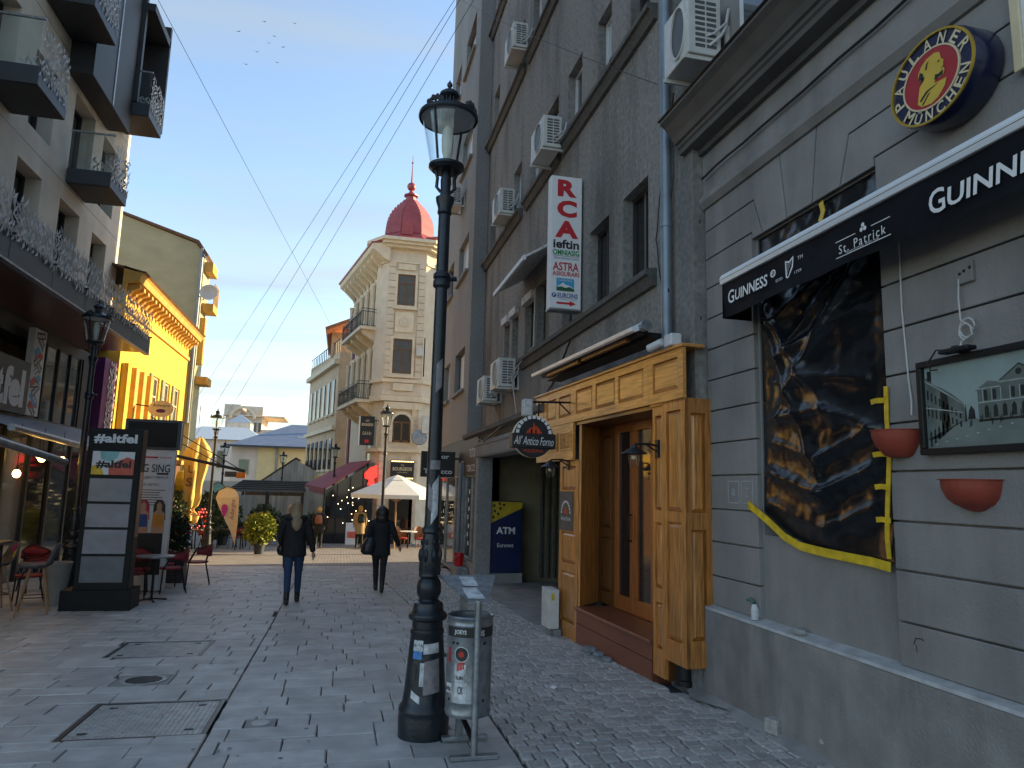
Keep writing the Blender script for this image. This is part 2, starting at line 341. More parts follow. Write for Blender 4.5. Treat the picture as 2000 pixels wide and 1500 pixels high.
def Xb(y): return 1.27 if y < 12 else 1.27-.3*min(1, (y-12)/4.5)
HOLES = [(-1.86, -.86, 5.84, 6.84), (-2.39, -1.40, 8.72, 9.68), (-1.96, -1.46, 7.42, 7.88), (-.62, -.38, 5.95, 6.17)]
def piece(x0, x1, y0, y1, zt, ins=.005, dome=0., jit=0., tilt=.0):
    q = [(x0, y0), (x1, y0), (x1, y1), (x0, y1)]
    if jit: q = [(x+random.uniform(-jit, jit), y+random.uniform(-jit, jit)) for x, y in q]
    cx, cy = sum(p[0] for p in q)/4, sum(p[1] for p in q)/4; tx, ty = random.gauss(0, tilt), random.gauss(0, tilt)
    def z(x, y): return gz(y)+zt+(x-cx)*tx+(y-cy)*ty
    P = [(x, y, z(x, y)-.034) for x, y in q]+[(x, y, z(x, y)-ins-.002) for x, y in q]
    W = max(x1-x0, y1-y0); k = 1-2*ins/min(x1-x0, y1-y0)
    P += [(cx+(x-cx)*k, cy+(y-cy)*k, z(x, y)) for x, y in q]
    F = [(i, (i+1) % 4, 4+(i+1) % 4, 4+i) for i in range(4)]+[(4+i, 4+(i+1) % 4, 8+(i+1) % 4, 8+i) for i in range(4)]
    if dome: P.append((cx, cy, z(cx, cy)+dome)); F += [(8+i, 8+(i+1) % 4, 12) for i in range(4)]
    else: F.append((8, 9, 10, 11))
    return P, F
def cut(rect, hole):
    x0, x1, y0, y1 = rect; a, b, c, d = hole
    if x1 <= a or x0 >= b or y1 <= c or y0 >= d: return [rect]
    out = []
    if y0 < c: out.append((x0, x1, y0, c))
    if y1 > d: out.append((x0, x1, d, y1))
    ya, yb = max(y0, c), min(y1, d)
    if x0 < a: out.append((x0, a, ya, yb))
    if x1 > b: out.append((b, x1, ya, yb))
    return [r for r in out if r[1]-r[0] > .03 and r[3]-r[2] > .03]
rects = []
def field(xa, xbf, y0, y1, rh, l0, l1, gap):
    y = y0
    while y < y1:
        h = rh*random.choice((1, 1, .9, 1.12)); x = xa-random.random()*.5
        while x < xbf(y):
            w = random.uniform(l0, l1); r = [(max(x, xa), min(x+w, xbf(y)), y, y+h)]
            for hh in HOLES: r = [q for p in r for q in cut(p, hh)]
            for a, b, c, d in r:
                if b-a > .06: rects.append((a+gap/2, b-gap/2, c+gap/2, d-gap/2))
            x += w
        y += h
field(-.84, Xb, 3.4, 20.6, .29, .3, .68, .008)
field(-6.2, lambda y: -.845, 3.4, 20.6, .285, .38, .72, .007)
rects.sort(key=lambda r: (0 if in_view(((r[0]+r[1])/2, (r[2]+r[3])/2, 0), 120) else 1, -(r[1]-r[0])*(r[3]-r[2])/((r[2]+r[3])/2)**3))
paving = MB().add([(-6.2, 3.4, -.037), (1.26, 3.4, -.037), (1.26, 5, -.037), (-6.2, 5, -.037)], [(0, 1, 2, 3)]).build('slab_pavement', 'joint', kind='structure')
far = MB()
for i, r in enumerate(rects):
    P, F = piece(*r, random.uniform(-.003, .004), .0045, 0, .003, .006)
    if i < 300: MB().add(P, F).build('paving_slab', 'slab', paving)
    elif -6.3 < r[0] and r[2] < 21: far.add(P, F)
far.build('paving_slab_field', 'slab_far', paving, kind='stuff')
mb = MB()
for k in range(170):
    x_, y_ = random.uniform(-5, 1.1), 4+random.random()**1.4*11; r_ = random.uniform(.008, .02); n_ = 8; mb.add([(x_+r_*random.uniform(.7, 1.2)*math.cos(q*math.pi/4), y_+r_*random.uniform(.7, 1.2)*math.sin(q*math.pi/4), gz(y_)+.0075) for q in range(8)], [tuple(range(8))])
mat('gum', (.2, .195, .185), .8, var=.3); mb.build('gum_spots', 'gum', paving, kind='stuff')
cobble = MB().add([(1.28, 3.4, -.037), (3.3, 3.4, -.037), (3.3, 5, -.037), (1.28, 5, -.037)], [(0, 1, 2, 3)]).build('cobbled_pavement', 'joint', kind='structure')
setts = []; y = 3.5; k = 0
while y < 22:
    xe = 3.36 if y < 6.3 else (3.1-(y-6.3)*.05 if y < 10.2 else (3.02 if y < 10.6 else 2.8)); x = Xb(y)+.012+(k % 2)*.05-.04; k += 1; rh = random.uniform(.13, .155)
    while x < xe:
        w = random.uniform(.115, .165); sk = .03*math.sin(x*2.1+y*.6)
        if x+w > Xb(y): setts.append((max(x, Xb(y)+.012)+.007, x+w-.007, y+sk+.008, y+rh+sk-.008))
        x += w
    y += rh
setts = [s_ for s_ in setts if s_[1]-s_[0] > .05]
setts.sort(key=lambda r: (0 if in_view(((r[0]+r[1])/2, r[2], 0), 0) else 1, (r[2]**2+r[0]**2)))
far = MB()
for i, r in enumerate(setts):
    P, F = piece(*r, random.uniform(-.003, .003), .009, .0015, .006, .007)
    if i < 300: MB().add(P, F).build('sett', 'sett', cobble, smooth=True, ang=28)
    else: far.add(P, F)
far.build('sett_field', 'sett_far', cobble, kind='stuff', smooth=True, ang=28)
# rough mortar strip along the foot of the pub wall
mb = MB(); rings = []
for i in range(40):
    y = 2.5+i*.1; w = .13+.05*math.sin(i*.9)+random.uniform(-.03, .03)
    rings.append([(3.36-w, y, -.012), (3.36-w*.5, y, .004+random.uniform(0, .012)), (3.37, y, .03+random.uniform(0, .02))])
mb.loft(rings, caps=False, close=False); mb.build('mortar_strip', 'concrete', kind='structure', smooth=True)

# manhole covers
mat('steel_plate', (.36, .35, .33), .45, metal=.25, var=.3, scale=9, bump=.2, dirt=.5, dcol=(.24, .22, .19), dscale=2.4)
def tread_cover(h, label):
    x0, x1, y0, y1 = h; cx, cy = (x0+x1)/2, (y0+y1)/2; g = gz(cy)
    def z(y): return gz(y)-.004
    t = thing('manhole_cover', label, 'manhole cover', (cx, cy, g), 'square service covers')
    mb = MB(); e = .035
    for a, b, c, d in ((x0, x1, y0, y0+e), (x0, x1, y1-e, y1), (x0, x0+e, y0+e, y1-e), (x1-e, x1, y0+e, y1-e)):
        mb.add([(a, c, z(c)), (b, c, z(c)), (b, d, z(d)), (a, d, z(d)), (a, c, z(c)-.03), (b, c, z(c)-.03), (b, d, z(d)-.03), (a, d, z(d)-.03)], [(0, 1, 2, 3), (0, 4, 5, 1), (1, 5, 6, 2), (2, 6, 7, 3), (3, 7, 4, 0)])
    mb.build('rim', 'black_metal', t)
    mb = MB(); a, b, c, d = x0+e+.006, x1-e-.006, y0+e+.006, y1-e-.006
    mb.add([(a, c, z(c)-.004), (b, c, z(c)-.004), (b, d, z(d)-.004), (a, d, z(d)-.004)], [(0, 1, 2, 3)]); lid = mb.build('lid', 'steel_plate', t)
    mb = MB(); n = 24
    for i in range(n):
        for j in range(n):
            px, py = a+(b-a)*(i+.5)/n, c+(d-c)*(j+.5)/n; s1, s2 = (.015, .006) if (i+j) % 2 else (.006, .015); zt = z(py)-.004
            mb.add([(px-s1, py, zt), (px, py-s2, zt), (px+s1, py, zt), (px, py+s2, zt), (px, py, zt+.006)], [(0, 1, 4), (1, 2, 4), (2, 3, 4), (3, 0, 4)])
    mb.build('tread', 'steel_plate', lid, kind='stuff')
    mb = MB()
    for px, py in ((a+.1, c+.12), (b-.1, c+.12), (a+.12, d-.12), (b-.12, d-.12)): mb.box(px-.03, px+.03, py-.012, py+.012, z(py)-.003, z(py)+.003)
    mb.build('lifting_slot', 'ink_black', lid)
tread_cover(HOLES[0], 'large square tread-plate cover nearest the viewer, in the left foreground')
tread_cover(HOLES[1], 'square tread-plate cover farther off, behind the round drain cover')
t = thing('drain_cover', 'small round cast-iron cover between the two square tread plates', 'manhole cover', (-1.71, 7.65, gz(7.65)))
g = gz(7.65); mb = MB(); sl = (gz(7.88)-gz(7.42))/.46
def tilt(mb_): mb_.v = [(p[0], p[1], p[2]+(p[1]-7.65)*sl) for p in mb_.v]; return mb_
tilt(MB().box(-1.955, -1.465, 7.425, 7.875, g-.03, g-.006)).build('collar', 'concrete', t)
tilt(MB().lathe([(.2, g-.006), (.2, g+.002), (.165, g+.002), (.165, g-.003)], (-1.71, 7.65), 28)).build('ring', 'steel_plate', t, smooth=True)
mb = MB()
for i in range(-3, 4):
    hw = math.sqrt(.155**2-(i*.042)**2)
    mb.box(-1.71-hw, -1.71+hw, 7.65+i*.042-.012, 7.65+i*.042+.012, g-.003, g+.004)
tilt(mb).build('grate_bar', 'black_metal', t)
t = thing('valve_cover', 'little square valve cover in the slabs left of the lamp post', 'manhole cover', (-.5, 6.06, gz(6.06)))
MB().box(-.61, -.39, 5.96, 6.16, gz(6.06)-.03, gz(6.06)-.001).build('frame', 'concrete', t); MB().lathe([(.07, gz(6.06)-.001), (.07, gz(6.06)+.004), (.05, gz(6.06)+.005)], (-.5, 6.06), 16).build('lid', 'steel_plate', t)

# ------------------------------------------------------------------ pub at the right: wall, courses, cornice
pub = thing('pub_building', 'dark grey rusticated pub front with moulded cornice at the right', 'building', (3.42, 3.5, 0))
def fx(x): return lambda u, v, d: (x+d, u, v)
mb = MB(); holed(mb, fx(3.465), -3, 6.28, .0, 7.8, [(3.93, 5.42, 1.47, 4.04)], .28)
mb.box(3.85, 9, -3, 6.28, -.2, 12); mb.quad((3.465, 6.28, 0), (3.85, 6.28, 0), (3.85, 6.28, 12), (3.465, 6.28, 12)); mb.quad((3.5, -3, 7.8), (3.5, 6.28, 7.8), (3.5, 6.28, 12), (3.5, -3, 12))
wall = mb.build('wall', 'pub_paint', pub)
edges = [.78, 1.05, 1.36, 1.66, 1.97, 2.275, 2.585, 2.885, 3.19, 3.5, 3.81, 4.11]
for a, b in zip(edges, edges[1:]):
    for y0, y1 in ((5.44, 6.27), (-2.5, 3.925)):
        MB().prism(inset([(y0, a), (y1, a), (y1, b), (y0, b)], .006), 'x', 3.42, 3.468).build('course', 'pub_paint', wall, bevel=.006)
for poly in ([(6.27, 4.11), (6.27, 4.40), (5.40, 4.40), (5.27, 4.045), (5.44, 4.045), (5.44, 4.11)],
             [(6.27, 4.40), (6.27, 4.64), (5.0, 4.64), (4.92, 4.045), (5.27, 4.045), (5.40, 4.40)],
             [(5.0, 4.64), (4.51, 4.64), (4.60, 4.045), (4.92, 4.045)],
             [(4.51, 4.64), (-2.5, 4.64), (-2.5, 4.40), (4.16, 4.40), (4.28, 4.045), (4.60, 4.045)],
             [(4.16, 4.40), (-2.5, 4.40), (-2.5, 4.11), (3.925, 4.11), (3.925, 4.045), (4.28, 4.045)]):
    MB().prism(inset(poly, .006), 'x', 3.42, 3.468).build('voussoir', 'pub_paint', wall, bevel=.005)
MB().box(3.34, 3.47, -2.5, 6.27, -.15, .745).build('plinth', 'pub_plinth', pub, bevel=.012)
mb = MB(); P = []; n = 60
mb.prism([(3.335, .747), (3.47, .747), (3.47, .79), (3.345, .768)], 'y', -2.5, 6.27); mb.build('ledge', 'pub_ledge', pub)
MB().prism([(3.46, 4.63), (3.40, 4.64), (3.36, 4.70), (3.36, 4.75), (3.40, 4.77), (3.46, 4.77)], 'y', -2.5, 6.28).build('string_course', 'pub_paint', pub)
MB().box(3.41, 3.468, -2.5, 6.28, 4.772, 5.36).build('frieze', 'pub_paint', pub)
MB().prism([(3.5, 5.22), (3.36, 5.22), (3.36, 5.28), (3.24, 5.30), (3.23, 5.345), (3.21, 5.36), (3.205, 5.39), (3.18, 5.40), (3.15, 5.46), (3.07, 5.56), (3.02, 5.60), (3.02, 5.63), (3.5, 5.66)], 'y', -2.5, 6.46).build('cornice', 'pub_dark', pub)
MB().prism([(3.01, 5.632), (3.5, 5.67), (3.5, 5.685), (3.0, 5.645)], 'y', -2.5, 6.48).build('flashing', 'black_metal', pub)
mb = MB(); mb.box(3.42, 3.46, 1.2, 5.55, 5.9, 7.7); 
w = mb.build('window', 'window_white', pub); MB().box(3.40, 3.418, 1.3, 5.45, 6.0, 7.6).build('pane', 'glass_sky', w)
mb = MB(); mb.box(3.36, 3.40, 2.9, 3.0, 4.9, 5.0)
mb = MB()
for px, py in ((5.6, 1.72), (5.82, 1.72)):
    for a, b, c, d in ((-.1, .1, -.1, -.09), (-.1, .1, .09, .1), (-.1, -.09, -.09, .09), (.09, .1, -.09, .09)): mb.box(3.4165, 3.419, px+a*.95, px+b*.95, py+.1+c, py+.1+d)
text(mb, 'a', (3.4165, 5.82, 1.82), .06, .06, -EY, EZ); text(mb, 'Z', (3.4165, 5.6, 1.82), .05, .08, -EY, EZ)
mb.build('chalk_mark', 'pub_ledge', pub)

# chipped paint and hairline cracks on the plinth and wall
def blob(y, z, ry_, rz2, x, m_, nm, seed):
    r_ = random.Random(seed); MB().quad(*[(x, y+ry_*(.55+.6*r_.random())*math.cos(k*math.pi/9), z+rz2*(.55+.6*r_.random())*math.sin(k*math.pi/9)) for k in range(18)]).build(nm, m_, pub)
mat('bare_plaster', (.5, .49, .46), .9, var=.3, scale=20, bump=.4)
for i, (y, z, a, b) in enumerate(((3.42, .22, .09, .05), (3.3, .14, .08, .035), (3.58, .28, .035, .03), (3.2, .08, .06, .03), (4.6, .12, .03, .02))): blob(y, z, a, b, 3.3375, 'bare_plaster', 'chipped_paint', i+5)
for pts in ([(3.8, .93), (3.78, .97), (3.74, .975), (3.72, .97)], [(3.78, .93), (3.775, .89)]): MB().tube([(3.418 if pts[0][0] < 3.9 or pts[0][0] > 5.44 else 3.464, a, b) for a, b in pts], .003, 4).build('hairline_crack', 'ink_black', pub)
# ------------------------------------------------------------------ black plastic over the window, yellow tape
mat('bin_plastic', (.006, .008, .011), .22, var=.3, scale=3, bump=.1, bscale=18, spec=.5)
RID = []
rnd = random.Random(11)
for ang_, L_, w, amp in ((186, 1.3, .05, .06), (199, 1.5, .08, .10), (213, 1.35, .06, .07), (226, 1.7, .08, .09)): a = R(ang_); RID.append(((3.93, 3.66), (3.93-L_*math.cos(a), 3.66+L_*math.sin(a)), w, amp))
for ang_, L_, w, amp in ((-64, 1.9, .07, .07), (-50, 1.5, .08, .08)): a = R(ang_); RID.append(((5.38, 3.5), (5.38-L_*math.cos(a), 3.5+L_*math.sin(a)), w, amp))
for zc, amp in ((1.6, .06), (1.86, .09), (2.12, .06)): RID.append(((5.38, zc+.16), (4.6, zc-.04), .07, amp)); RID.append(((4.6, zc-.04), (3.92, zc+.2), .065, amp))
RID += [((5.4, 2.42), (4.5, 2.44), .04, .06), ((4.5, 2.44), (3.9, 2.2), .05, .07), ((4.9, 2.95), (4.2, 3.1), .07, .06), ((4.8, 2.72), (4.15, 2.62), .06, .06), ((5.3, 2.75), (4.7, 2.66), .03, .03)]
def ridge(y, z):
    h = 0
    for (a, b), (c, d), w, amp in RID:
        dx, dz = c-a, d-b; t = max(0, min(1, ((y-a)*dx+(z-b)*dz)/(dx*dx+dz*dz))); dd = math.hypot(y-a-t*dx, z-b-t*dz); h += amp*math.exp(-dd/(w*(.35+t*1.0)))*(1-.35*t)
    return h
mb = MB(); nu, nv = 74, 120; V = []
for j in range(nv+1):
    for i in range(nu+1):
        u, v = i/nu, j/nv; y = 5.41-u*1.5; zb = 1.40+.27*max(0, 1-u/.55)**1.6; z = zb+(4.03-zb)*v
        edge = min(1, u*9, (1-u)*9, v*12)
        x = 3.475-.02*(u > .9)*(u-.9)*10-.05*math.sin(math.pi*min(1, v*1.1))*math.sin(math.pi*u)-edge*(.8*ridge(y, z)+.016*max(0, mnoise.noise((y*1.6, z*1.3, 7))+.3)*mnoise.noise((y*8, z*26, 2))+.010*mnoise.noise((y*5, z*4, 1))+.005*mnoise.noise((y*13, z*13, 4)))
        if v < .2: x -= .05*(1-v/.2)*(.3+.7*u)
        V.append((min(x, 3.53), y, z))
mb.add(V, [(j*(nu+1)+i, j*(nu+1)+i+1, (j+1)*(nu+1)+i+1, (j+1)*(nu+1)+i) for j in range(nv) for i in range(nu)])
t = thing('plastic_sheet', 'crumpled black plastic sheet taped over the pub window', 'plastic sheet', (3.45, 4.66, 1.4))
mb.build('sheet', 'bin_plastic', t, smooth=True, ang=180)
def strip(pts, w, name, parent, x=3.405):
    """a flat ribbon of tape along (y, z) points"""
    mb = MB(); rings = []
    for i, p in enumerate(pts):
        a = Vector(pts[max(0, i-1)]); b = Vector(pts[min(len(pts)-1, i+1)]); d = (b-a).normalized(); n = Vector((-d.y, d.x))*w/2; xx = x+random.uniform(-.006, .004)
        q1, q2 = Vector(p[:2])+n, Vector(p[:2])-n; rings.append([(xx, q1.x, q1.y), (xx+.004, q1.x, q1.y), (xx+.004, q2.x, q2.y), (xx-.003, q2.x, q2.y)])
    mb.loft(rings); return mb.build(name, 'tape_yellow', parent)
strip([(3.9, 2.52), (3.915, 2.3), (3.905, 2.1), (3.93, 1.9), (3.945, 1.75), (3.955, 1.55), (3.95, 1.42)], .038, 'tape', t)
strip([(5.56, 1.72), (5.42, 1.66), (5.25, 1.58), (5.05, 1.48), (4.85, 1.425), (4.6, 1.405), (4.35, 1.395), (4.1, 1.385), (3.93, 1.37)], .062, 'tape', t, 3.40)
for yy, zz_ in ((3.99, 2.43), (3.985, 2.08), (3.985, 1.87), (3.99, 1.66)): strip([(yy+.05, zz_), (yy, zz_+.005), (yy-.08, zz_)], .034, 'tape_tab', t, 3.398)
strip([(4.52, 4.03), (4.5, 3.95), (4.53, 3.88)], .05, 'tape_tab', t, 3.44)

# ------------------------------------------------------------------ beer awning
aw = thing('pub_awning', 'black beer-brand awning with silver front bar over the taped window', 'awning', (3.2, 4, 3.3))
MB().prism([(3.105, 3.60), (3.165, 3.595), (3.18, 3.64), (3.165, 3.685), (3.12, 3.69), (3.10, 3.655)], 'y', -1, 5.45).build('front_bar', 'alu', aw, bevel=.006)
MB().box(3.101, 3.104, -1, 5.44, 3.637, 3.641).build('bar_groove', 'ink_black', aw)
MB().prism([(3.17, 3.69), (3.42, 3.80), (3.42, 3.815), (3.165, 3.705)], 'y', -1, 5.42).build('fabric_roof', 'awning_black', aw)
MB().box(3.36, 3.42, -1, 5.40, 3.72, 3.80).build('cassette', 'black_metal', aw)
mb = MB(); rings = []
for i in range(90):
    y = 5.43-i*.072; rings.append([(3.125+.010*math.sin(z_*9+y*3)*(1-(z_-3.31)/.3)+.004*math.sin(y*11), y, z_) for z_ in (3.605, 3.53, 3.45, 3.38, 3.305+.006*math.sin(y*7))])
mb.loft(rings, caps=False, close=False); val = mb.build('valance', 'awning_black', aw, smooth=True, ang=180)
MB().prism([(5.43, 3.61), (5.436, 3.61), (5.436, 3.30), (5.43, 3.30)], 'x', 3.12, 3.40).build('side_flap', 'awning_black', aw)
mb = MB(); X0 = 3.108
def up_text(s, y0, y1, z, h, **k): text(mb, s, (X0, (y0+y1)/2, z), abs(y0-y1), h, -EY, EZ, **k)
up_text('G', 5.32, 5.225, 3.455, .115, bold=.012); up_text('UINNESS', 5.21, 4.74, 3.45, .092, bold=.018, shear=.1)
up_text('o', 4.70, 4.63, 3.475, .06); up_text('R', 4.682, 4.65, 3.475, .03); mb.build('lettering', 'ink_white', val); mb = MB()
up_text('TM', 4.36, 4.30, 3.50, .025); up_text('ESTD', 4.63, 4.545, 3.405, .02); up_text('1759', 4.40, 4.32, 3.405, .02)
mb.build('lettering', 'ink_white', val); mb = MB()
up_text('St. Patrick', 3.92, 3.50, 3.415, .06, space=1.25)
mb.build('lettering', 'ink_white', val); mb = MB()
up_text('G', 3.17, 3.06, 3.435, .14, bold=.012); up_text('UINNESS', 3.045, 2.38, 3.425, .11, bold=.02, shear=.1)
mb.build('lettering', 'ink_white', val); mb = MB()
for y0, y1, z in ((3.95, 3.76, 3.475), (3.62, 3.46, 3.475), (3.95, 3.46, 3.365)): plate(mb, (X0, (y0+y1)/2, z), abs(y0-y1), .005, -EY, EZ)
up_text('TRADITIONAL IRISH PUB', 3.86, 3.56, 3.377, .011)
for k in range(3):   # clover
    a = math.pi/2+k*2*math.pi/3; shape(mb, [(.018*math.cos(a)+.015*math.cos(q*math.pi/4), .018*math.sin(a)+.015*math.sin(q*math.pi/4)) for q in range(8)], (X0, 3.69, 3.49), -EY, EZ)
mb.build('clover', 'ink_white', val); mb = MB()
# harp
shape(mb, [(-.05, .06), (-.035, .055), (-.03, -.06), (-.015, -.075), (-.03, -.08), (-.045, -.065)], (X0, 4.46, 3.465), -EY, EZ)
shape(mb, [(-.05, .06), (.0, .045), (.05, .07), (.055, .055), (.0, .03), (-.04, .045)], (X0, 4.46, 3.465), -EY, EZ)
shape(mb, [(.055, .06), (.045, .06), (.03, .0), (-.02, -.075), (-.012, -.078), (.045, -.01)], (X0, 4.46, 3.465), -EY, EZ)
for k in range(5): x = -.025+k*.015; shape(mb, [(x, .035), (x+.003, .035), (x+.003, -.05+k*.02), (x, -.05+k*.02)], (X0, 4.46, 3.465), -EY, EZ)
mb.build('harp', 'ink_white', val)

# ------------------------------------------------------------------ round beer sign
t = thing('round_beer_sign', 'oval blue and gold beer sign with a bearded monk head above the awning', 'sign', (3.41, 3.22, 4.25))
mat('sign_navy', (.012, .018, .06), .25, var=.15, coat=.4); mat('sign_gold', (.6, .4, .06), .3, metal=.6, var=.15); mat('sign_red', (.38, .02, .03), .35, var=.1, coat=.3); mat('sign_cream', (.65, .55, .35), .4, var=.08); mat('sign_yellow', (.62, .42, .05), .4, var=.1)
cyy, czz, ry, rz_ = 3.215, 4.245, .315, .275
def oval(k, n=48, dy=0, dz=0): return [(cyy+dy+ry*k*math.cos(2*math.pi*i/n), czz+dz+rz_*k*math.sin(2*math.pi*i/n)) for i in range(n)]
mb = MB(); mb.loft([[(x, y, z) for y, z in oval(k)] for x, k in ((3.42, .96), (3.40, 1.0), (3.26, 1.0), (3.225, .97))]); mb.build('case', 'sign_navy', t, smooth=True)
def ring(name, m_, k0, k1, x): 
    mb = MB(); mb.loft([[(xx, y, z) for y, z in oval(k)] for xx, k in ((x+.012, k0), (x, k0), (x, k1), (x+.012, k1))], caps=False); mb.build(name, m_, t, smooth=True)
ring('gold_rim', 'sign_gold', .97, .925, 3.212); ring('inner_rim', 'sign_cream', .66, .625, 3.216)
MB().loft([[(x, y, z) for y, z in oval(.63)] for x in (3.224, 3.219)]).build('red_field', 'sign_red', t)
mb = MB()
for s, a0, a1, flip in (('PAULANER', 192, 18, False), ('MÜNCHEN', 226, 340, True)):
    for i, ch in enumerate(s):
        a = R(a0+(a1-a0)*i/(len(s)-1)); rr_ = .79; yy2, zz2 = -ry*rr_*math.cos(a), rz_*rr_*math.sin(a)   # screen right is -y
        rot = (a-math.pi/2) if not flip else (a+math.pi/2); rot = math.atan2(math.sin(rot), math.cos(rot))
        text(mb, ch, (3.2205, cyy+yy2, czz+zz2), .055 if ch not in 'M' else .07, .072, -EY, EZ, bold=.02, rot=rot)
mb.build('lettering', 'sign_cream', t)
mb = MB()
prof = [(-.10, -.115), (-.08, -.02), (-.055, .01), (-.085, .03), (-.085, .07), (-.06, .105), (-.02, .13), (.04, .135), (.075, .12), (.08, .10), (.085, .075), (.105, .05), (.095, .045), (.10, .03), (.092, .02), (.105, -.0), (.095, -.03), (.06, -.035), (.04, -.02), (.03, -.05), (.115, -.06), (.10, -.10), (.05, -.145), (-.0, -.16), (-.07, -.145)]
shape(mb, prof, (3.2165, cyy, czz), -EY, EZ); mb.build('monk_head', 'sign_yellow', t)
mb = MB()
for pts in ([(-.085, .03), (-.05, .015), (-.045, .05), (-.07, .075)], [(-.075, -.01), (-.045, .01), (-.035, .03), (-.06, .03)], [(.03, -.03), (.09, -.028), (.095, .0), (.06, -.01), (.04, .0)], [(.055, .07), (.08, .07), (.07, .06)], [(-.08, -.1), (-.03, -.065), (.07, -.06), (-.02, -.075), (-.075, -.115)], [(-.07, -.135), (-.02, -.09), (.0, -.085), (-.06, -.14)], [(.095, .018), (.075, .016), (.095, .013)], [(-.02, .06), (-.012, .09), (.0, .11), (-.02, .1), (-.03, .07)]): shape(mb, pts, (3.2145, cyy, czz), -EY, EZ)
mb.build('monk_linework', 'ink_black', t)

# ------------------------------------------------------------------ framed sign high at the right edge
t = thing('framed_board', 'gold-framed board at the upper right edge beside the oval sign', 'sign', (3.41, 2.6, 4.3))
MB().box(3.375, 3.42, 2.2, 2.81, 4.08, 5.0).build('board', 'ink_white', t)
mb = MB(); mb.box(3.36, 3.375, 2.76, 2.82, 4.06, 5.0); mb.box(3.36, 3.375, 2.2, 2.76, 4.06, 4.11); mb.build('frame', 'sign_cream', t, bevel=.008)
MB().box(3.37, 3.3745, 2.2, 2.70, 4.12, 4.2).build('dark_band', 'ink_black', t); MB().box(3.37, 3.3745, 2.715, 2.722, 4.22, 5.0).build('inner_line', 'ink_blue', t)

# ------------------------------------------------------------------ old town photograph in a frame
t = thing('framed_photograph', 'large framed black-and-white photograph of an old street on the pub wall', 'picture', (3.4, 3.1, 2.07))
y0, y1, z0, z1 = 2.35, 3.60, 2.06, 2.62
mb = MB(); e = .038
for a, b, c, d in ((y0, y1, z0, z0+e), (y0, y1, z1-e, z1), (y1-e, y1, z0+e, z1-e), (y0, y0+e, z0+e, z1-e)): mb.box(3.355, 3.42, a, b, c, d)
mb.build('frame', 'black_metal', t, bevel=.005)
mat('photo_sky', (.36, .40, .38), .3, var=.2, scale=2.5); mat('photo_mid', (.16, .17, .155), .35, var=.3, scale=9); mat('photo_dark', (.03, .032, .03), .35, var=.3, scale=12); mat('photo_ground', (.2, .215, .2), .35, var=.25, scale=5)
MB().box(3.385, 3.41, y0+.02, y1-.02, z0+.02, z1-.02).build('print_sky', 'photo_sky', t)
def pic(name, m_, polys, x):
    mb = MB()
    for p in polys: shape(mb, p, (x, y1-e, z0+e), -EY, EZ)
    mb.build(name, m_, t, kind='stuff' if len(polys) > 2 else None)
pic('print_ground', 'photo_ground', [[(0, 0), (1.15, 0), (1.15, .15), (.28, .15), (.2, .12), (.0, .05)]], 3.384)
pic('print_houses', 'photo_mid', [[(.36, .13), (.36, .30), (.345, .305), (.43, .35), (.5, .335), (.5, .345), (.62, .42), (.75, .345), (.75, .33), (1.15, .33), (1.15, .14)], [(.0, .05), (0, .42), (.05, .43), (.05, .38), (.12, .35), (.2, .3), (.26, .25), (.28, .2), (.28, .15), (.12, .1)]], 3.3832)
P = [[(.11, .1), (.11, .33), (.16, .3), (.17, .12)], [(.02, .46-.0), (.05, .46), (.05, .40), (.02, .40)]]
for k in range(8):
    x = .40+k*.055; P.append([(x, .15), (x+.026, .15), (x+.026, .205), (x+.013, .222), (x, .205)])
    if k not in (2,): P.append([(x, .245), (x+.022, .245), (x+.022, .30), (x, .30)])
for k in range(5): x = .02+k*.03; P.append([(x, .01+k*.02), (x+.014, .01+k*.02), (x+.014, .09+k*.012), (x+.007, .11+k*.012), (x, .09+k*.012)])
P += [[(.27, .14), (.285, .14), (.28, .25)], [(.5, .338), (.62, .412), (.75, .338), (.75, .345), (.62, .42), (.5, .345)]]
for k in range(9): x = .012+k*.028; h = .36-k*.022; P += [[(x, h*.45+.03), (x+.012, h*.45+.03), (x+.012, h*.62+.03), (x, h*.62+.03)], [(x, h*.72+.03), (x+.012, h*.72+.03), (x+.012, h*.88+.03), (x, h*.88+.03)]]
for k in range(26): x = .3+((k*37) % 80)/100; z = .105+((k*53) % 40)/1000; P.append([(x, z), (x+.006, z), (x+.006, z+.03), (x+.003, z+.037), (x, z+.03)])
P += [[(.36, .13), (1.15, .13), (1.15, .142), (.36, .142)], [(.615+.018*math.cos(k*math.pi/5), .375+.018*math.sin(k*math.pi/5)) for k in range(10)], [(.0, .05), (.12, .1), (.28, .15), (.2, .12), (.1, .06)], [(.29, .15), (.3, .2), (.315, .225), (.335, .2), (.34, .15)]]
pic('print_details', 'photo_dark', P, 3.3825)
mat('photo_light', (.4, .42, .39), .35, var=.25, scale=14)
Q = [[(.355, .232), (1.15, .232), (1.15, .238), (.355, .238)], [(.35, .308), (.5, .308), (.5, .314), (.35, .314)], [(.5, .33), (.75, .33), (.75, .337), (.5, .337)], [(.75, .318), (1.15, .318), (1.15, .324), (.75, .324)], [(.0, .4), (.12, .33), (.26, .24), (.26, .245), (.12, .337), (.0, .408)], [(.0, .24), (.26, .19), (.26, .194), (.0, .247)]]
for k in range(9): x = .392+k*.055; Q.append([(x, .238), (x+.005, .238), (x+.005, .306), (x, .306)])
Q += [[(.06+.07*k, .02+.012*k), (.075+.07*k, .02+.012*k), (.08+.07*k, .026+.012*k), (.062+.07*k, .027+.012*k)] for k in range(9)]
pic('print_highlights', 'photo_light', Q, 3.3822)
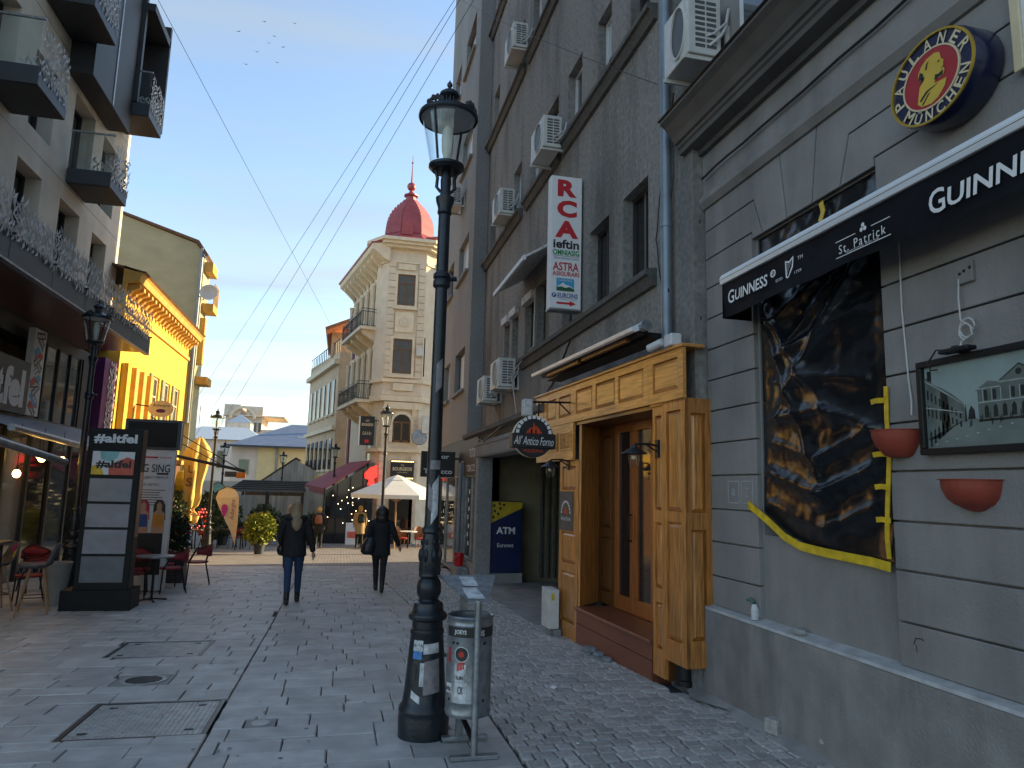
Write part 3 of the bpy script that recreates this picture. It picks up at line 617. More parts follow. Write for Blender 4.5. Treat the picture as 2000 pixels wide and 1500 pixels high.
MB().quad((3.372, y0+e, z0+e), (3.372, y1-e, z0+e), (3.372, y1-e, z1-e), (3.372, y0+e, z1-e)).build('glazing', 'glass_picture', t)
t = thing('picture_light', 'small black clip light on top of the framed photograph', 'lamp', (3.35, 3.28, 2.62))
mb = MB(); mb.box(3.29, 3.36, 3.16, 3.36, 2.625, 2.65); mb.box(3.3, 3.40, 3.24, 3.28, 2.62, 2.66); mb.build('head', 'black_metal', t, bevel=.006)
MB().tube([(3.33, 3.33, 2.65), (3.32, 3.40, 2.66), (3.32, 3.46, 2.60), (3.33, 3.46, 2.55), (3.34, 3.42, 2.55)], .005).build('cord', 'cable_black', t)
t = thing('wall_socket', 'dusty wall socket on dark pub wall with a looped white cable', 'socket', (3.42, 3.24, 3.05))
MB().box(3.395, 3.425, 3.19, 3.31, 3.03, 3.15).build('plate', 'pub_paint', t, bevel=.006)
mb = MB()
for yy, zz_ in ((3.275, 3.09), (3.245, 3.10), (3.205, 3.11)): mb.box(3.392, 3.396, yy-.008, yy+.008, zz_-.008, zz_+.008)
mb.build('hole', 'ink_black', t)
pts = [(3.39, 3.28, 3.06), (3.385, 3.285, 2.95), (3.385, 3.28, 2.82)]+[(3.38, 3.235+.05*math.cos(R(200-k*30)), 2.765+.055*math.sin(R(200-k*30))) for k in range(12)]+[(3.375, 3.245+.042*math.cos(R(190-k*40)), 2.745+.045*math.sin(R(190-k*40))) for k in range(9)]+[(3.37, 3.27, 2.69), (3.36, 3.27, 2.655)]
MB().tube(pts, .005, 6).build('cable', 'cable_white', t, smooth=True)
tag(MB().tube([(3.412, 3.735, 3.6), (3.412, 3.735, 3.3), (3.412, 3.74, 3.0), (3.412, 3.73, 2.8), (3.41, 3.715, 2.55), (3.40, 3.69, 2.4), (3.385, 3.68, 2.31)], .006, 6).build('wall_cable', 'cable_white', smooth=True), 'loose white cable hanging down the pub wall left of the picture', 'cable')
def planter(yc, zt, w, d, h, label, ribbed):
    t = thing('wall_planter', label, 'planter', (3.42, yc, zt-h), 'terracotta wall planters')
    prof = ((1, 0), (1.0, -.02), (.93, -.022), (.9, -.3), (.78, -.6), (.58, -.8), (.5, -.82), (.3, -.95), (.12, -1.0)) if ribbed else ((1, 0), (1, -.025), (.95, -.03), (.93, -.25), (.8, -.6), (.55, -.93), (.35, -1.0))
    rings = []
    for k, z in prof:
        rr = []
        for i in range(25):
            a = math.pi*i/24; rb = 1+(.02*math.cos(i*math.pi) if ribbed and -.9 < z < -.05 else 0)
            rr.append((3.419-d*k*math.sin(a)*rb, yc+w/2*k*math.cos(a), zt+z*h))
        rings.append(rr)
    mb = MB(); mb.loft(rings, caps=False, close=False); mb.quad(*rings[-1])
    mb.loft([[(3.419-d*k*math.sin(math.pi*i/24), yc+w/2*k*math.cos(math.pi*i/24), zt+z) for i in range(25)] for k, z in ((1, 0), (.93, 0), (.9, -.05))], caps=False, close=False)
    mb.build('bowl', 'terracotta', t, smooth=True, ang=50)
    MB().quad(*[(3.419-d*.9*math.sin(math.pi*i/24), yc+w/2*.9*math.cos(math.pi*i/24), zt-.05) for i in range(25)]).build('soil', 'joint', t)
planter(3.81, 2.225, .34, .19, .17, 'smooth terracotta half-bowl planter beside the taped window edge', False)
planter(3.285, 1.915, .36, .19, .175, 'ribbed terracotta wall planter under the framed photograph', True)
t = thing('wall_tap', 'stubby old green-tipped tap pipe above the pub ledge', 'tap', (3.40, 5.5, .79))
MB().tube([(3.39, 5.47, .78), (3.39, 5.47, .86), (3.39, 5.48, .90)], [.032, .035, .02], 10).build('wrapped_pipe', 'sticker', t, smooth=True)
mat('tap_green', (.1, .22, .15), .4, metal=.4, var=.3); MB().tube([(3.39, 5.48, .91), (3.385, 5.53, .935), (3.38, 5.57, .925)], [.015, .017, .015], 8).build('spout', 'tap_green', t, smooth=True)
def rock(name, c, s, label, cat, m_='rubble', seed=1, group=None):
    r_ = random.Random(seed); mb = MB(); mb.ball((0, 0, 0), 1, 9, 6)
    mb.v = [(c[0]+p[0]*s[0]*(1+.25*mnoise.noise((p[0]+seed, p[1], p[2]))), c[1]+p[1]*s[1]*(1+.25*mnoise.noise((p[0], p[1]+seed, p[2]))), c[2]+max(-.8, min(.75, p[2]*1.2))*s[2]) for p in mb.v]
    return tag(mb.build(name, m_), label, cat, group)
rock('ledge_stone', (3.385, 4.88, .80), (.035, .07, .03), 'brown stone lying on the pub ledge', 'stone', 'concrete', 2)
t_ = MB(); t_.box(3.27, 3.37, 5.07, 5.19, .0, .115, .35); o = t_.build('loose_sett', 'sett', bevel=.014); tag(o, 'single loose granite block standing against the pub plinth', 'stone')
# ------------------------------------------------------------------ grey apartment block
blk = thing('apartment_block', 'tall sooty grey apartment block with rough stucco behind the lamp post', 'building', (3.3, 14, 0))
ROWS = [(4.36, 5.5), (7.6, 8.66), (10.85, 11.95), (14.1, 15.2)]
COLS = {0: [(7.38, 8.15), (8.65, 9.45), (9.95, 10.75), (11.5, 12.3), (12.5, 13.2), (13.75, 14.3), (14.55, 15.05)],
        1: [(7.3, 7.92), (8.6, 9.17), (9.87, 10.6), (11.13, 11.9), (12.44, 13.1), (13.8, 14.5), (16.37, 17.05)]}
COLS[2] = COLS[1]; COLS[3] = COLS[1]
mainw = [(a, b, z0, z1) for r, (z0, z1) in enumerate(ROWS) for a, b in COLS[r]]
wingw = [(a, b, z0, z1) for z0, z1 in ROWS for a, b in ((18.25, 19.9), (20.9, 22.1))]
mb = MB(); holed(mb, fx(3.3), 6.285, 17.5, -.3, 20, mainw+[(6.85, 9.45, -.3, 2.7), (10.3, 16.24, -.3, 2.6)], .24)
mb.quad((3.3, 6.285, -.3), (3.9, 6.285, -.3), (3.9, 6.285, 20), (3.3, 6.285, 20))
mb.build('main_wall', 'stucco', blk)
mb = MB(); holed(mb, fx(2.95), 17.5, 23, 3.0, 20, wingw, .22)
mb.quad((2.95, 17.5, 3.0), (3.3, 17.5, 3.0), (3.3, 17.5, 20), (2.95, 17.5, 20)); mb.quad((2.95, 23, 3), (9, 23, 3), (9, 23, 20), (2.95, 23, 20))
mb.quad((2.95, 15.4, 3.0), (3.3, 15.4, 3.0), (3.3, 23, 3.0), (2.95, 23, 3.0))
mb.build('wing_wall', 'stucco_wing', blk)
mb = MB(); mb.box(3.8, 9, 6.3, 22.99, 2.75, 20.2); mb.box(3.8, 9, 6.3, 10.2, -.3, 2.75); mb.box(3.25, 9, 16.25, 22.99, -.6, 2.98); mb.box(3.3, 3.8, 17.55, 22.98, 5.6, 20.1); mb.build('core', 'stucco_dark', blk)
mb = MB(); mb.box(2.6, 9, 6.3, 23.2, 20.0, 20.3); mb.build('roof', 'stucco_dark', blk)
PLATE_RND = random.Random(5); mat('sky_tint_plate', (.5, .56, .6), .4, var=.12, scale=4, stretch=(1, 8, .5))
for i, (a, b, z0, z1) in enumerate(mainw+wingw):
    wing = i >= len(mainw); x = (2.95 if wing else 3.3)+.13; fm = 'window_white' if (wing or z0 > 7) and i % 3 != 1 else 'window_dark'
    mb = MB(); e = .055
    for p in ((a, b, z0, z0+e), (a, b, z1-e, z1), (a, a+e, z0+e, z1-e), (b-e, b, z0+e, z1-e), ((a+b)/2-.03, (a+b)/2+.03, z0+e, z1-e)): mb.box(x, x+.06, *p)
    if wing: mb.box(x, x+.06, a+e, (a+b)/2-.03, z1-.42, z1-.37)
    w = mb.build('window', fm, blk)
    MB().box(x+.03, x+.04, a+e*.9, b-e*.9, z0+e*.9, z1-e*.9).build('pane', 'glass_sky' if fm == 'window_white' else 'glass_dark', w)
    if not wing and z0 < 5 and i > 1:
        rings = []; n = 26
        for k in range(n): y = a+e+(b-a-2*e)*k/(n-1); xx = x+.022+.006*math.sin(k*1.9); rings.append([(xx, y, z0+e), (xx, y, z1-.2-.1*(i % 3))])
        MB().loft(rings, caps=False, close=False).build('curtain', 'curtain', w)
    if not wing and z0 > 7 and i % 2 == 0: MB().box(x+.024, x+.0285, a+e, b-e, z0+(z1-z0)*(.25+.3*PLATE_RND.random()), z1-e).build('sky_tint_plate', 'sky_tint_plate', w)  # pale plate, its colour stands in for sky reflected in the upper panes
    if wing: MB().box(x+.024, x+.0285, (a+b)/2+.03, b-e, z0+e, z1-e).build('curtain', 'sky_tint_plate', w)
    if wing: MB().box(2.86, 3.0, a-.1, b+.1, z0-.09, z0-.02).build('sill', 'stucco_wing', blk)
    elif z0 < 5 and 2 <= i <= 6 and i != 3:
        MB().box(3.22, 3.36, a-.02, b+.02, z1-.16, z1-.01).build('shutter_box', 'sticker', blk)
for y0, y1, z in ((7.15, 13.3, 4.24), (13.6, 15.2, 4.24), (7.1, 10.75, 7.47), (10.95, 13.25, 7.47), (13.6, 17.48, 7.47), (7.1, 13.3, 10.7), (13.6, 17.48, 10.7), (7.1, 17.48, 13.95)):
    MB().prism([(3.31, z-.16), (3.25, z-.15), (3.2, z-.04), (3.16, z-.03), (3.16, z+.035), (3.31, z+.06)], 'y', y0, y1).build('sill_band', 'stucco_dark', blk)
# small retracted awning over the middle windows
t = thing('shop_awning', 'small faded retracted awning left of the tall insurance sign', 'awning', (3.2, 12.3, 5.6))
MB().prism([(3.29, 5.98), (2.72, 5.62), (2.72, 5.58), (3.29, 5.92)], 'y', 11.0, 13.4).build('cloth', 'sticker', t); MB().box(2.69, 2.74, 10.98, 13.42, 5.54, 5.62).build('front_bar', 'window_white', t)
# downpipes
t = thing('drain_pipe', 'grey-blue zinc downpipe on the stucco beside the wooden shopfront', 'pipe', (3.22, 6.72, 3.3)); MB().tube([(3.21, 6.72, 3.25), (3.21, 6.72, 14)], .058, 14).build('pipe', 'zinc_pipe', t, smooth=True)
for z in (4.6, 5.75, 7.9): MB().tube([(3.21, 6.72, z), (3.21, 6.72, z+.06)], .066, 14).build('joint_collar', 'zinc_pipe', t, smooth=True)
t = thing('drain_pipe', 'slim black downpipe at the corner between the pub and the wooden shopfront', 'pipe', (3.37, 6.32, 2.7)); MB().tube([(3.37, 6.33, .1), (3.37, 6.33, 5.25)], .04, 12).build('pipe', 'black_metal', t, smooth=True)
for z in (3.5, 4.5): MB().tube([(3.37, 6.33, z), (3.37, 6.33, z+.04)], .047, 12).build('joint_collar', 'black_metal', t, smooth=True)

# air conditioners: prototype faces -x, base at origin
def make_ac():
    r = thing('air_conditioner', 'x', 'air conditioner', (0, 0, 0), 'air conditioners on the grey block')
    MB().box(-.16, .16, -.4, .4, .03, .58).build('case', 'ac_white', r, bevel=.012)
    mb = MB(); mb.lathe([(.24, 0), (.24, .02), (.225, .02), (.225, .005)], n=24); mb.xf(Matrix.Translation((-.16, -.1, .305)) @ Matrix.Rotation(R(-90), 4, 'Y')); mb.build('fan_ring', 'ac_white', r, smooth=True)
    mb = MB(); mb.lathe([(.222, 0), (.222, .004), (.01, .006)], n=24); mb.xf(Matrix.Translation((-.161, -.1, .305)) @ Matrix.Rotation(R(-90), 4, 'Y')); mb.build('fan', 'ac_grille', r)
    g = MB()
    for k in range(9):
        for yy in (-.09, .02): g.box(yy, yy+.095, -.4035, -.4, .09+k*.05, .12+k*.05)
    g.build('side_louvre', 'ac_grille', r)
    mb = MB(); mb.box(-.18, .26, -.36, -.32, -.01, .028); mb.box(-.18, .26, .32, .36, -.01, .028); mb.box(.22, .26, -.36, -.32, -.01, .35); mb.build('bracket', 'ac_white', r)
    mb = MB(); mb.tube([(.05, -.405, .12), (.08, -.46, .14), (.14, -.46, .2), (.2, -.42, .3), (.25, -.38, .5)], .014, 6); mb.tube([(.02, -.405, .2), (.08, -.45, .22), (.2, -.43, .34)], .01, 6); mb.build('hose', 'cable_white', r, smooth=True)
    return r
AC = make_ac()
spots = [((3.18, 6.05, 5.98), 'big air conditioner with louvred front at the end of the pub cornice', (1.1, .66, 1.15)), ((3.04, 13.5, 10.75), 'air conditioner highest on the grey wall, under the overhead cable', 1),
         ((3.04, 11.0, 7.35), 'air conditioner directly above the tall red and white insurance sign', 1), ((3.04, 14.35, 7.5), 'air conditioner left of the insurance sign at its upper half', 1),
         ((3.04, 13.95, 3.75), 'right one of the two air conditioners low over the passage', 1.05), ((3.04, 15.5, 3.65), 'left one of the two air conditioners low over the passage', 1.0), ((2.7, 19.6, 9.75), 'air conditioner on the wing wall right behind the lantern neck', 1)]
for i, (loc, lab, s) in enumerate(spots):
    if i == 0: AC.location = loc; AC['label'] = lab; AC.scale = s
    else: dup(AC, loc, 0, lab, s)

# ------------------------------------------------------------------ insurance blade sign
t = thing('blade_sign', 'tall white vertical blade sign with big red RCA letters', 'sign', (3.0, 9.8, 4.42))
MB().box(2.785, 3.265, 9.7, 9.88, 4.42, 6.46).build('case', 'ink_white', t, bevel=.01)
mb = MB(); mb.box(3.2, 3.32, 9.76, 9.82, 6.2, 6.24); mb.box(3.2, 3.32, 9.76, 9.82, 4.6, 4.64); mb.box(2.78, 3.27, 9.69, 9.89, 4.395, 4.419); mb.build('bracket', 'galv', t)
F_ = lambda z, x=3.025: (x, 9.696, z)
for s, z, w in (('R', 6.27, .30), ('C', 5.95, .31), ('A', 5.63, .36)): mb = MB(); text(mb, s, F_(z, 3.03), w, .265, EX, EZ, bold=.05); mb.build('big_letter', 'ink_red', t)
for lines, m_, nm in (([('ASTRA', 3.025, 5.055, .40, .13, .02), ('ASIGURARI', 3.025, 4.945, .41, .065, .02)], 'ink_red', 'red_lettering'),
                      ([('ieftin', 3.025, 5.40, .40, .14, .03)], 'ink_black', 'black_lettering'), ([('OMNIASIG', 3.025, 5.27, .41, .085, .03)], 'ink_green', 'green_lettering'), ([('EUROINS', 3.06, 4.615, .31, .075, .02), ('VIENNA INSURANCE GROUP', 3.03, 5.18, .39, .028, 0), ('a fairfax company', 3.07, 4.56, .26, .022, 0)], 'ink_blue', 'blue_lettering')):
    mb = MB()
    for s, x, z, w, h, bo in lines: text(mb, s, F_(z, x), w, h, EX, EZ, bold=bo)
    if m_ == 'ink_red':
        plate(mb, F_(4.50, 2.99), .2, .03, EX, EZ); shape(mb, [(0, .04), (.1, 0), (0, -.04)], F_(4.50, 3.09), EX, EZ)
    if m_ == 'ink_green': plate(mb, F_(5.215), .41, .006, EX, EZ)
    if m_ == 'ink_blue': shape(mb, [(.036*math.cos(k*math.pi/8), .036*math.sin(k*math.pi/8)) for k in range(16)], F_(4.615, 2.85), EX, EZ)
    mb.build(nm, m_, t)
mat('ink_cyan', (.05, .32, .55), .5, var=.1); mat('ink_darkgreen', (.02, .1, .05), .5, var=.2)
mb = MB(); plate(mb, F_(4.78, 3.02), .27, .19, EX, EZ); mb.build('emblem_sky', 'ink_cyan', t)
mb = MB(); shape(mb, [(-.13, -.04), (-.06, .01), (-.03, .035), (0, .0), (.05, -.005), (.13, -.05)], (3.02, 9.694, 4.78), EX, EZ); text(mb, 'CARPATICA', (3.02, 9.694, 4.845), .21, .03, EX, EZ); text(mb, 'F', (2.85, 9.693, 4.615), .03, .045, EX, EZ, bold=.03); mb.build('emblem_peak', 'ink_white', t)
mb = MB(); shape(mb, [(-.135, -.095), (-.135, -.045), (-.06, -.03), (0, -.05), (.06, -.03), (.135, -.06), (.135, -.095)], (3.02, 9.692, 4.78), EX, EZ); mb.build('emblem_forest', 'ink_darkgreen', t)

# ------------------------------------------------------------------ passage with cash machine
pas = thing('passage', 'dark covered passage with a cash machine left of the wooden shopfront', 'passage', (4, 13, 0))
mb = MB(); mb.quad((3.26, 16.24, -.6), (9, 16.24, -.6), (9, 16.24, 2.7), (3.26, 16.24, 2.7)); mb.build('side_wall', 'plaster_beige', pas)
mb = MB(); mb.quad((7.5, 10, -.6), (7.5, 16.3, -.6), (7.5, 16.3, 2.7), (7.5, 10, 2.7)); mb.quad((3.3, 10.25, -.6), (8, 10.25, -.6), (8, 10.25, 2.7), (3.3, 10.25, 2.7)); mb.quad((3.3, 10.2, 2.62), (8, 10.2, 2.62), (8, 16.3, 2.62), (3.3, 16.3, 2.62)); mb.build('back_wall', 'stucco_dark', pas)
mb = MB()
for k in range(5): mb.box(5.2, 5.32, 16.0, 16.2, 0, 0); 
mb = MB()
for k in range(4): mb.tube([(4.55+k*.16, 16.15, -.2), (4.55+k*.16, 16.15, 2.6)], .04, 8)
mb.build('riser_pipe', 'stucco_dark', pas, smooth=True)
mb = MB(); mb.add([(2.84, 10.4, gz(10.4)+.004), (8, 10.2, gz(10.4)+.03), (8, 16.24, gz(16)+.03), (2.84, 15.4, gz(15.4)+.004), (2.84, 10.4, -.5), (2.84, 15.4, -.6)], [(0, 1, 2, 3), (0, 3, 5, 4)]); fl = mb.build('passage_floor', 'concrete', kind='structure')
MB().prism([(3.31, 2.46), (2.90, 2.46), (2.88, 2.50), (2.88, 2.70), (2.86, 2.72), (2.86, 2.79), (3.31, 2.80)], 'y', 10.32, 15.9).build('lintel', 'stucco_wing', blk)
MB().prism([(3.31, 2.81), (2.98, 2.81), (2.94, 2.93), (2.84, 2.99), (2.84, 3.07), (3.31, 3.16)], 'y', 10.32, 17.48).build('lintel_moulding', 'stucco_dark', blk)
t = thing('cash_machine', 'dark blue and yellow ATM machine at the passage corner', 'cash machine', (3.5, 15.8, 0))
mat('atm_blue', (.008, .018, .075), .35, var=.25, scale=3, coat=.2); mat('atm_grey', (.16, .18, .21), .45, var=.15); mat('atm_yellow', (.48, .34, .02), .4, var=.2)
MB().box(3.2, 3.92, 15.5, 16.15, -.02, 1.52).build('cabinet', 'atm_blue', t, bevel=.01); MB().box(2.98, 3.2, 15.56, 16.15, -.02, 1.5).build('front_console', 'atm_grey', t, bevel=.02)
MB().box(2.975, 2.983, 15.65, 16.05, .95, 1.25).build('screen', 'glass_dark', t); MB().box(3.2, 3.95, 15.52, 16.2, -.3, -.03).build('base_step', 'concrete', t)
mb = MB(); shape(mb, [(-.36, .75), (.355, .75), (.355, .62), (-.36, .28)], (3.56, 15.497, .755), EX, EZ); mb.build('yellow_corner', 'atm_yellow', t)
mb = MB(); text(mb, 'ATM', (3.55, 15.496, .885), .42, .15, EX, EZ, bold=.03); text(mb, 'Euronet', (3.55, 15.496, .57), .36, .085, EX, EZ, bold=.005); mb.build('lettering', 'ink_white', t)
mb = MB()
for x, z in ((3.28, 1.42), (3.4, 1.46), (3.3, 1.3), (3.42, 1.36), (3.27, 1.17), (3.5, 1.44), (3.37, 1.24), (3.52, .74), (3.62, .73), (3.7, .75), (3.45, 1.02), (3.7, 1.06)): plate(mb, (x, 15.4945, z), .06, .05, EX, EZ, rot=x*9)
mb.build('icon', 'ink_black', t)

# ------------------------------------------------------------------ tobacco shop in the wing's ground floor
shop = thing('tobacco_shop', 'narrow glazed tobacco shop left of the passage', 'shop', (2.95, 18, -.3))
MB().box(2.88, 3.2, 15.42, 15.72, -.45, 2.45).build('pillar', 'stucco_wing', shop); MB().box(2.90, 3.2, 17.62, 17.95, -.5, 2.45).build('pillar', 'stucco_wing', shop); MB().box(2.9, 3.2, 22.7, 22.98, -.6, 2.98).build('pillar', 'stucco_wing', shop)
MB().box(2.92, 3.2, 15.73, 22.7, 2.1, 2.98).build('fascia', 'ink_black', shop)
mb = MB(); text(mb, 'TUTUN', (2.915, 16.4, 2.6), .8, .2, -EY, EZ); text(mb, 'TOBACCO', (2.915, 16.6, 2.25), 1.1, .16, -EY, EZ); mb.build('lettering', 'ink_white', shop)
MB().box(2.9, 3.2, 15.73, 17.61, -.45, .12).build('stall_riser', 'stucco_wing', shop)
for y0, y1 in ((15.75, 16.6), (16.65, 17.58), (18.0, 19.1), (19.15, 20.8), (20.85, 22.65)):
    mb = MB(); z0 = .14 if y0 < 17 else -.4; e = .05
    for p in ((y0, y1, z0, z0+e), (y0, y1, 2.05, 2.1), (y0, y0+e, z0+e, 2.05), (y1-e, y1, z0+e, 2.05)): mb.box(2.97, 3.04, *p)
    w = mb.build('shop_window', 'galv', shop); MB().box(3.0, 3.01, y0+e, y1-e, z0+e, 2.05).build('pane', 'glass_dark', w)
    mb = MB()
    for k in range(7): plate(mb, (2.966, y0+.25+.12*(k % 2), .5+k*.2), .16, .1, -EY, EZ, rot=.05*k)
    mb.build('sticker', 'sticker', w)
t = thing('blade_sign', 'black Liquor and Tobacco box sign behind the lamp post shaft', 'sign', (2.4, 18.5, 2.05))
MB().box(1.95, 2.83, 18.45, 18.6, 2.04, 2.70).build('case', 'ink_black', t, bevel=.01); MB().box(2.83, 2.96, 18.5, 18.55, 2.5, 2.55).build('bracket', 'black_metal', t)
mb = MB(); text(mb, 'Liquor', (2.39, 18.446, 2.555), .56, .15, EX, EZ, bold=.02); text(mb, '&', (2.39, 18.446, 2.37), .07, .09, EX, EZ); text(mb, 'Tobacco', (2.39, 18.446, 2.19), .74, .125, EX, EZ, bold=.02); mb.build('lettering', 'ink_white', t)
t = thing('pipe_row', 'thin vertical pipes on the shop pillar left of the cash machine', 'pipe', (2.86, 17.8, -.4))
for y in (17.68, 17.85): MB().tube([(2.865, y, -.4), (2.865, y, 2.4)], .035, 10).build('pipe', 'zinc_pipe', t, smooth=True)
t = thing('door_step', 'dark stone step block under the red bucket', 'step', (2.75, 16.7, gz(16.7))); MB().box(2.62, 2.89, 16.3, 17.2, gz(16.7)-.05, -.02).build('block', 'rubble', t, bevel=.015)
t = thing('bucket', 'bright red bucket on the shop step', 'bucket', (2.76, 16.9, -.02)); mat('red_plastic', (.55, .01, .015), .35, var=.15)
MB().lathe([(.1, -.019), (.125, .25), (.13, .25), (.13, .27), (.118, .27), (.095, 0)], (2.76, 16.9), 20).build('tub', 'red_plastic', t, smooth=True); MB().tube([(2.76, 16.77, .24), (2.68, 16.78, .2), (2.63, 16.9, .16), (2.68, 17.02, .2), (2.76, 17.03, .24)], .006, 6).build('handle', 'galv', t)

# ------------------------------------------------------------------ carved wooden shopfront (local axes: u along the street, n outwards, z up)
UA, UB = Vector((3.16, 6.2)), Vector((2.94, 10.3)); dv = (UB-UA).normalized(); WR = math.atan2(dv.y, dv.x)
wf = thing('wooden_shopfront', 'panelled golden oak bakery shopfront with frieze and recessed glass doors', 'shopfront', (3.16, 6.2, 0), rotz=WR)
def wl_(u, n, z=0): p = UA+dv*u+Vector((-dv.y, dv.x))*n; return (p.x, p.y, z)
def panelled(name, fnp, u0, u1, z0, z1, panels, m_, pm=None, thick=.035):
    """stiles and rails with sunk holes, each raised panel a child of its own"""
    mb = MB(); holed(mb, fnp, u0, u1, z0, z1, panels, .03)
    for a, b, c, d in ((u0, u0, z0, z1), (u1, u1, z0, z1)): mb.quad(fnp(a, c, 0), fnp(a, d, 0), fnp(a, d, thick), fnp(a, c, thick))
    mb.quad(fnp(u0, z0, 0), fnp(u1, z0, 0), fnp(u1, z0, thick), fnp(u0, z0, thick)); mb.quad(fnp(u0, z1, 0), fnp(u1, z1, 0), fnp(u1, z1, thick), fnp(u0, z1, thick))
    mb.quad(fnp(u0, z0, thick), fnp(u1, z0, thick), fnp(u1, z1, thick), fnp(u0, z1, thick))
    fr = mb.build(name, m_, wf)
    for a, b, c, d in panels:
        e, g = .012, min(.045, (b-a)*.22); R1 = [(a+.004, c+.004), (b-.004, c+.004), (b-.004, d-.004), (a+.004, d-.004)]; q = lambda k: [(a+k, c+k), (b-k, c+k), (b-k, d-k), (a+k, d-k)]
        p = MB(); p.loft([[fnp(x, y, .03) for x, y in q(.003)], [fnp(x, y, .024) for x, y in q(e)], [fnp(x, y, .004) for x, y in q(e+g*.75)], [fnp(x, y, .004) for x, y in q(e+g)]], caps=False); p.quad(*[fnp(x, y, .004) for x, y in q(e+g)])
        p.build('raised_panel', pm or m_, fr)
    return fr
FR = lambda n0: (lambda u, v, d: (u, n0-d, v))
mat('oak_front', (.46, .185, .042), .4, rnd=.16, var=.5, scale=5, stretch=(9, 9, .7), bump=.12, bscale=20, coat=.3, dirt=.35, dcol=(.22, .07, .014), dscale=2.6, dstretch=(4, 4, .5))
mat('oak_frieze', (.6, .27, .068), .4, rnd=.12, var=.35, scale=5, stretch=(.7, 9, 9), bump=.12, bscale=20, coat=.3, dirt=.3, dcol=(.4, .17, .035), dscale=2.2, dstretch=(.5, 4, 4))
panelled('frieze', FR(.035), 0, .715, 2.705, 3.2, [(.1, .62, 2.80, 3.12)], 'oak_frieze'); panelled('frieze', FR(.035), .72, 2.895, 2.705, 3.2, [(.83, 1.47, 2.80, 3.12), (1.56, 2.14, 2.80, 3.12), (2.24, 2.81, 2.80, 3.12)], 'oak_frieze')
panelled('frieze', FR(.035), 2.90, 4.5, 2.705, 3.2, [(3.0, 3.46, 2.80, 3.10), (3.57, 3.99, 2.80, 3.10), (4.1, 4.42, 2.80, 3.10)], 'oak_frieze')
MB().box(-.02, 4.52, -.2, .06, 3.202, 3.235).build('frieze_cap', 'oak_frieze', wf, bevel=.008)
fr = panelled('vent_band', FR(.03), 2.90, 4.45, 2.2, 2.70, [], 'oak_frieze')
for u0, u1 in ((2.97, 3.38), (3.5, 3.9)):
    mb = MB()
    for a, b, c, d in ((u0, u1, 2.34, 2.36), (u0, u1, 2.57, 2.59), (u0, u0+.02, 2.36, 2.57), (u1-.02, u1, 2.36, 2.57)): mb.box(a, b, .031, .045, c, d)
    v = mb.build('vent_frame', 'oak_frieze', fr); MB().box(u0+.02, u1-.02, .0312, .034, 2.36, 2.57).build('vent_gap', 'oak_dark', v)
    k = u0+.05
    while k < u1-.06: MB().box(k, k+.022, .0345, .05, 2.37, 2.56).build('vent_slat', 'oak_frieze', v); k += .055
panelled('corner_pilaster', FR(0), .44, .69, .02, 2.70, [(.50, .64, .28, .72), (.50, .64, .86, 1.5), (.50, .64, 1.62, 2.58)], 'oak_front')
panelled('corner_box_front', FR(.02), .0, .435, .22, 2.70, [(.08, .36, .42, 1.52), (.08, .36, 1.62, 2.60)], 'oak_front')
panelled('corner_box_side', lambda u, v, d: (.0+d, .018-u, v), 0, .28, .22, 2.70, [(.06, .22, .46, 1.46), (.06, .22, 1.62, 2.56)], 'oak_dark' if False else 'oak_front')
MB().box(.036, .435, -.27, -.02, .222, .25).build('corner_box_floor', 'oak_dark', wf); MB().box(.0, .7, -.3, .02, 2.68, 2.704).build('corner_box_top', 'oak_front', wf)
MB().lathe([(.1, 0), (.1, .05), (.085, .06), (.085, .22)], (.3, -.13), 16).build('pipe_stub', 'black_metal', wf, smooth=True)
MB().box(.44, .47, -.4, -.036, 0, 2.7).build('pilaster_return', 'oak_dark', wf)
panelled('pilaster', FR(0), 2.76, 3.46, -.14, 2.2, [(2.86, 3.36, .08, .72), (2.86, 3.36, .84, 1.24), (2.86, 3.36, 1.80, 2.12)], 'oak_front')
panelled('pilaster_end', lambda u, v, d: (3.46-d, -u, v), .036, .3, -.14, 2.2, [], 'oak_front')
def jamb(u, v, d): t_ = u; return (2.76+.40*t_-d*.75, -.0-.45*t_-d*.66, v)
panelled('door_jamb', jamb, .02, 1, .33, 2.70, [(.25, .8, .45, 1.0), (.25, .8, 1.1, 1.85), (.25, .8, 1.95, 2.6)], 'oak_front')
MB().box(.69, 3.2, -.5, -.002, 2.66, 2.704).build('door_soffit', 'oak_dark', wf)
st = MB().box(.70, 2.755, -.5, -.005, -.15, .29).build('step', 'redwood', wf); MB().box(.70, 2.755, -.48, .04, .29, .335).build('tread', 'redwood', wf, bevel=.01); MB().box(.70, 2.755, -.004, .012, -.14, .13).build('riser_board', 'redwood', wf); MB().box(.70, 2.755, -.004, .008, .137, .287).build('riser_board', 'redwood', wf)
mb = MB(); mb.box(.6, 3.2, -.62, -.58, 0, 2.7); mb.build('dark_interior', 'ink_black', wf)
mat('oak_door', (.32, .1, .026), .35, var=.3, scale=5, stretch=(9, 9, .7), bump=.1, bscale=20, coat=.3)
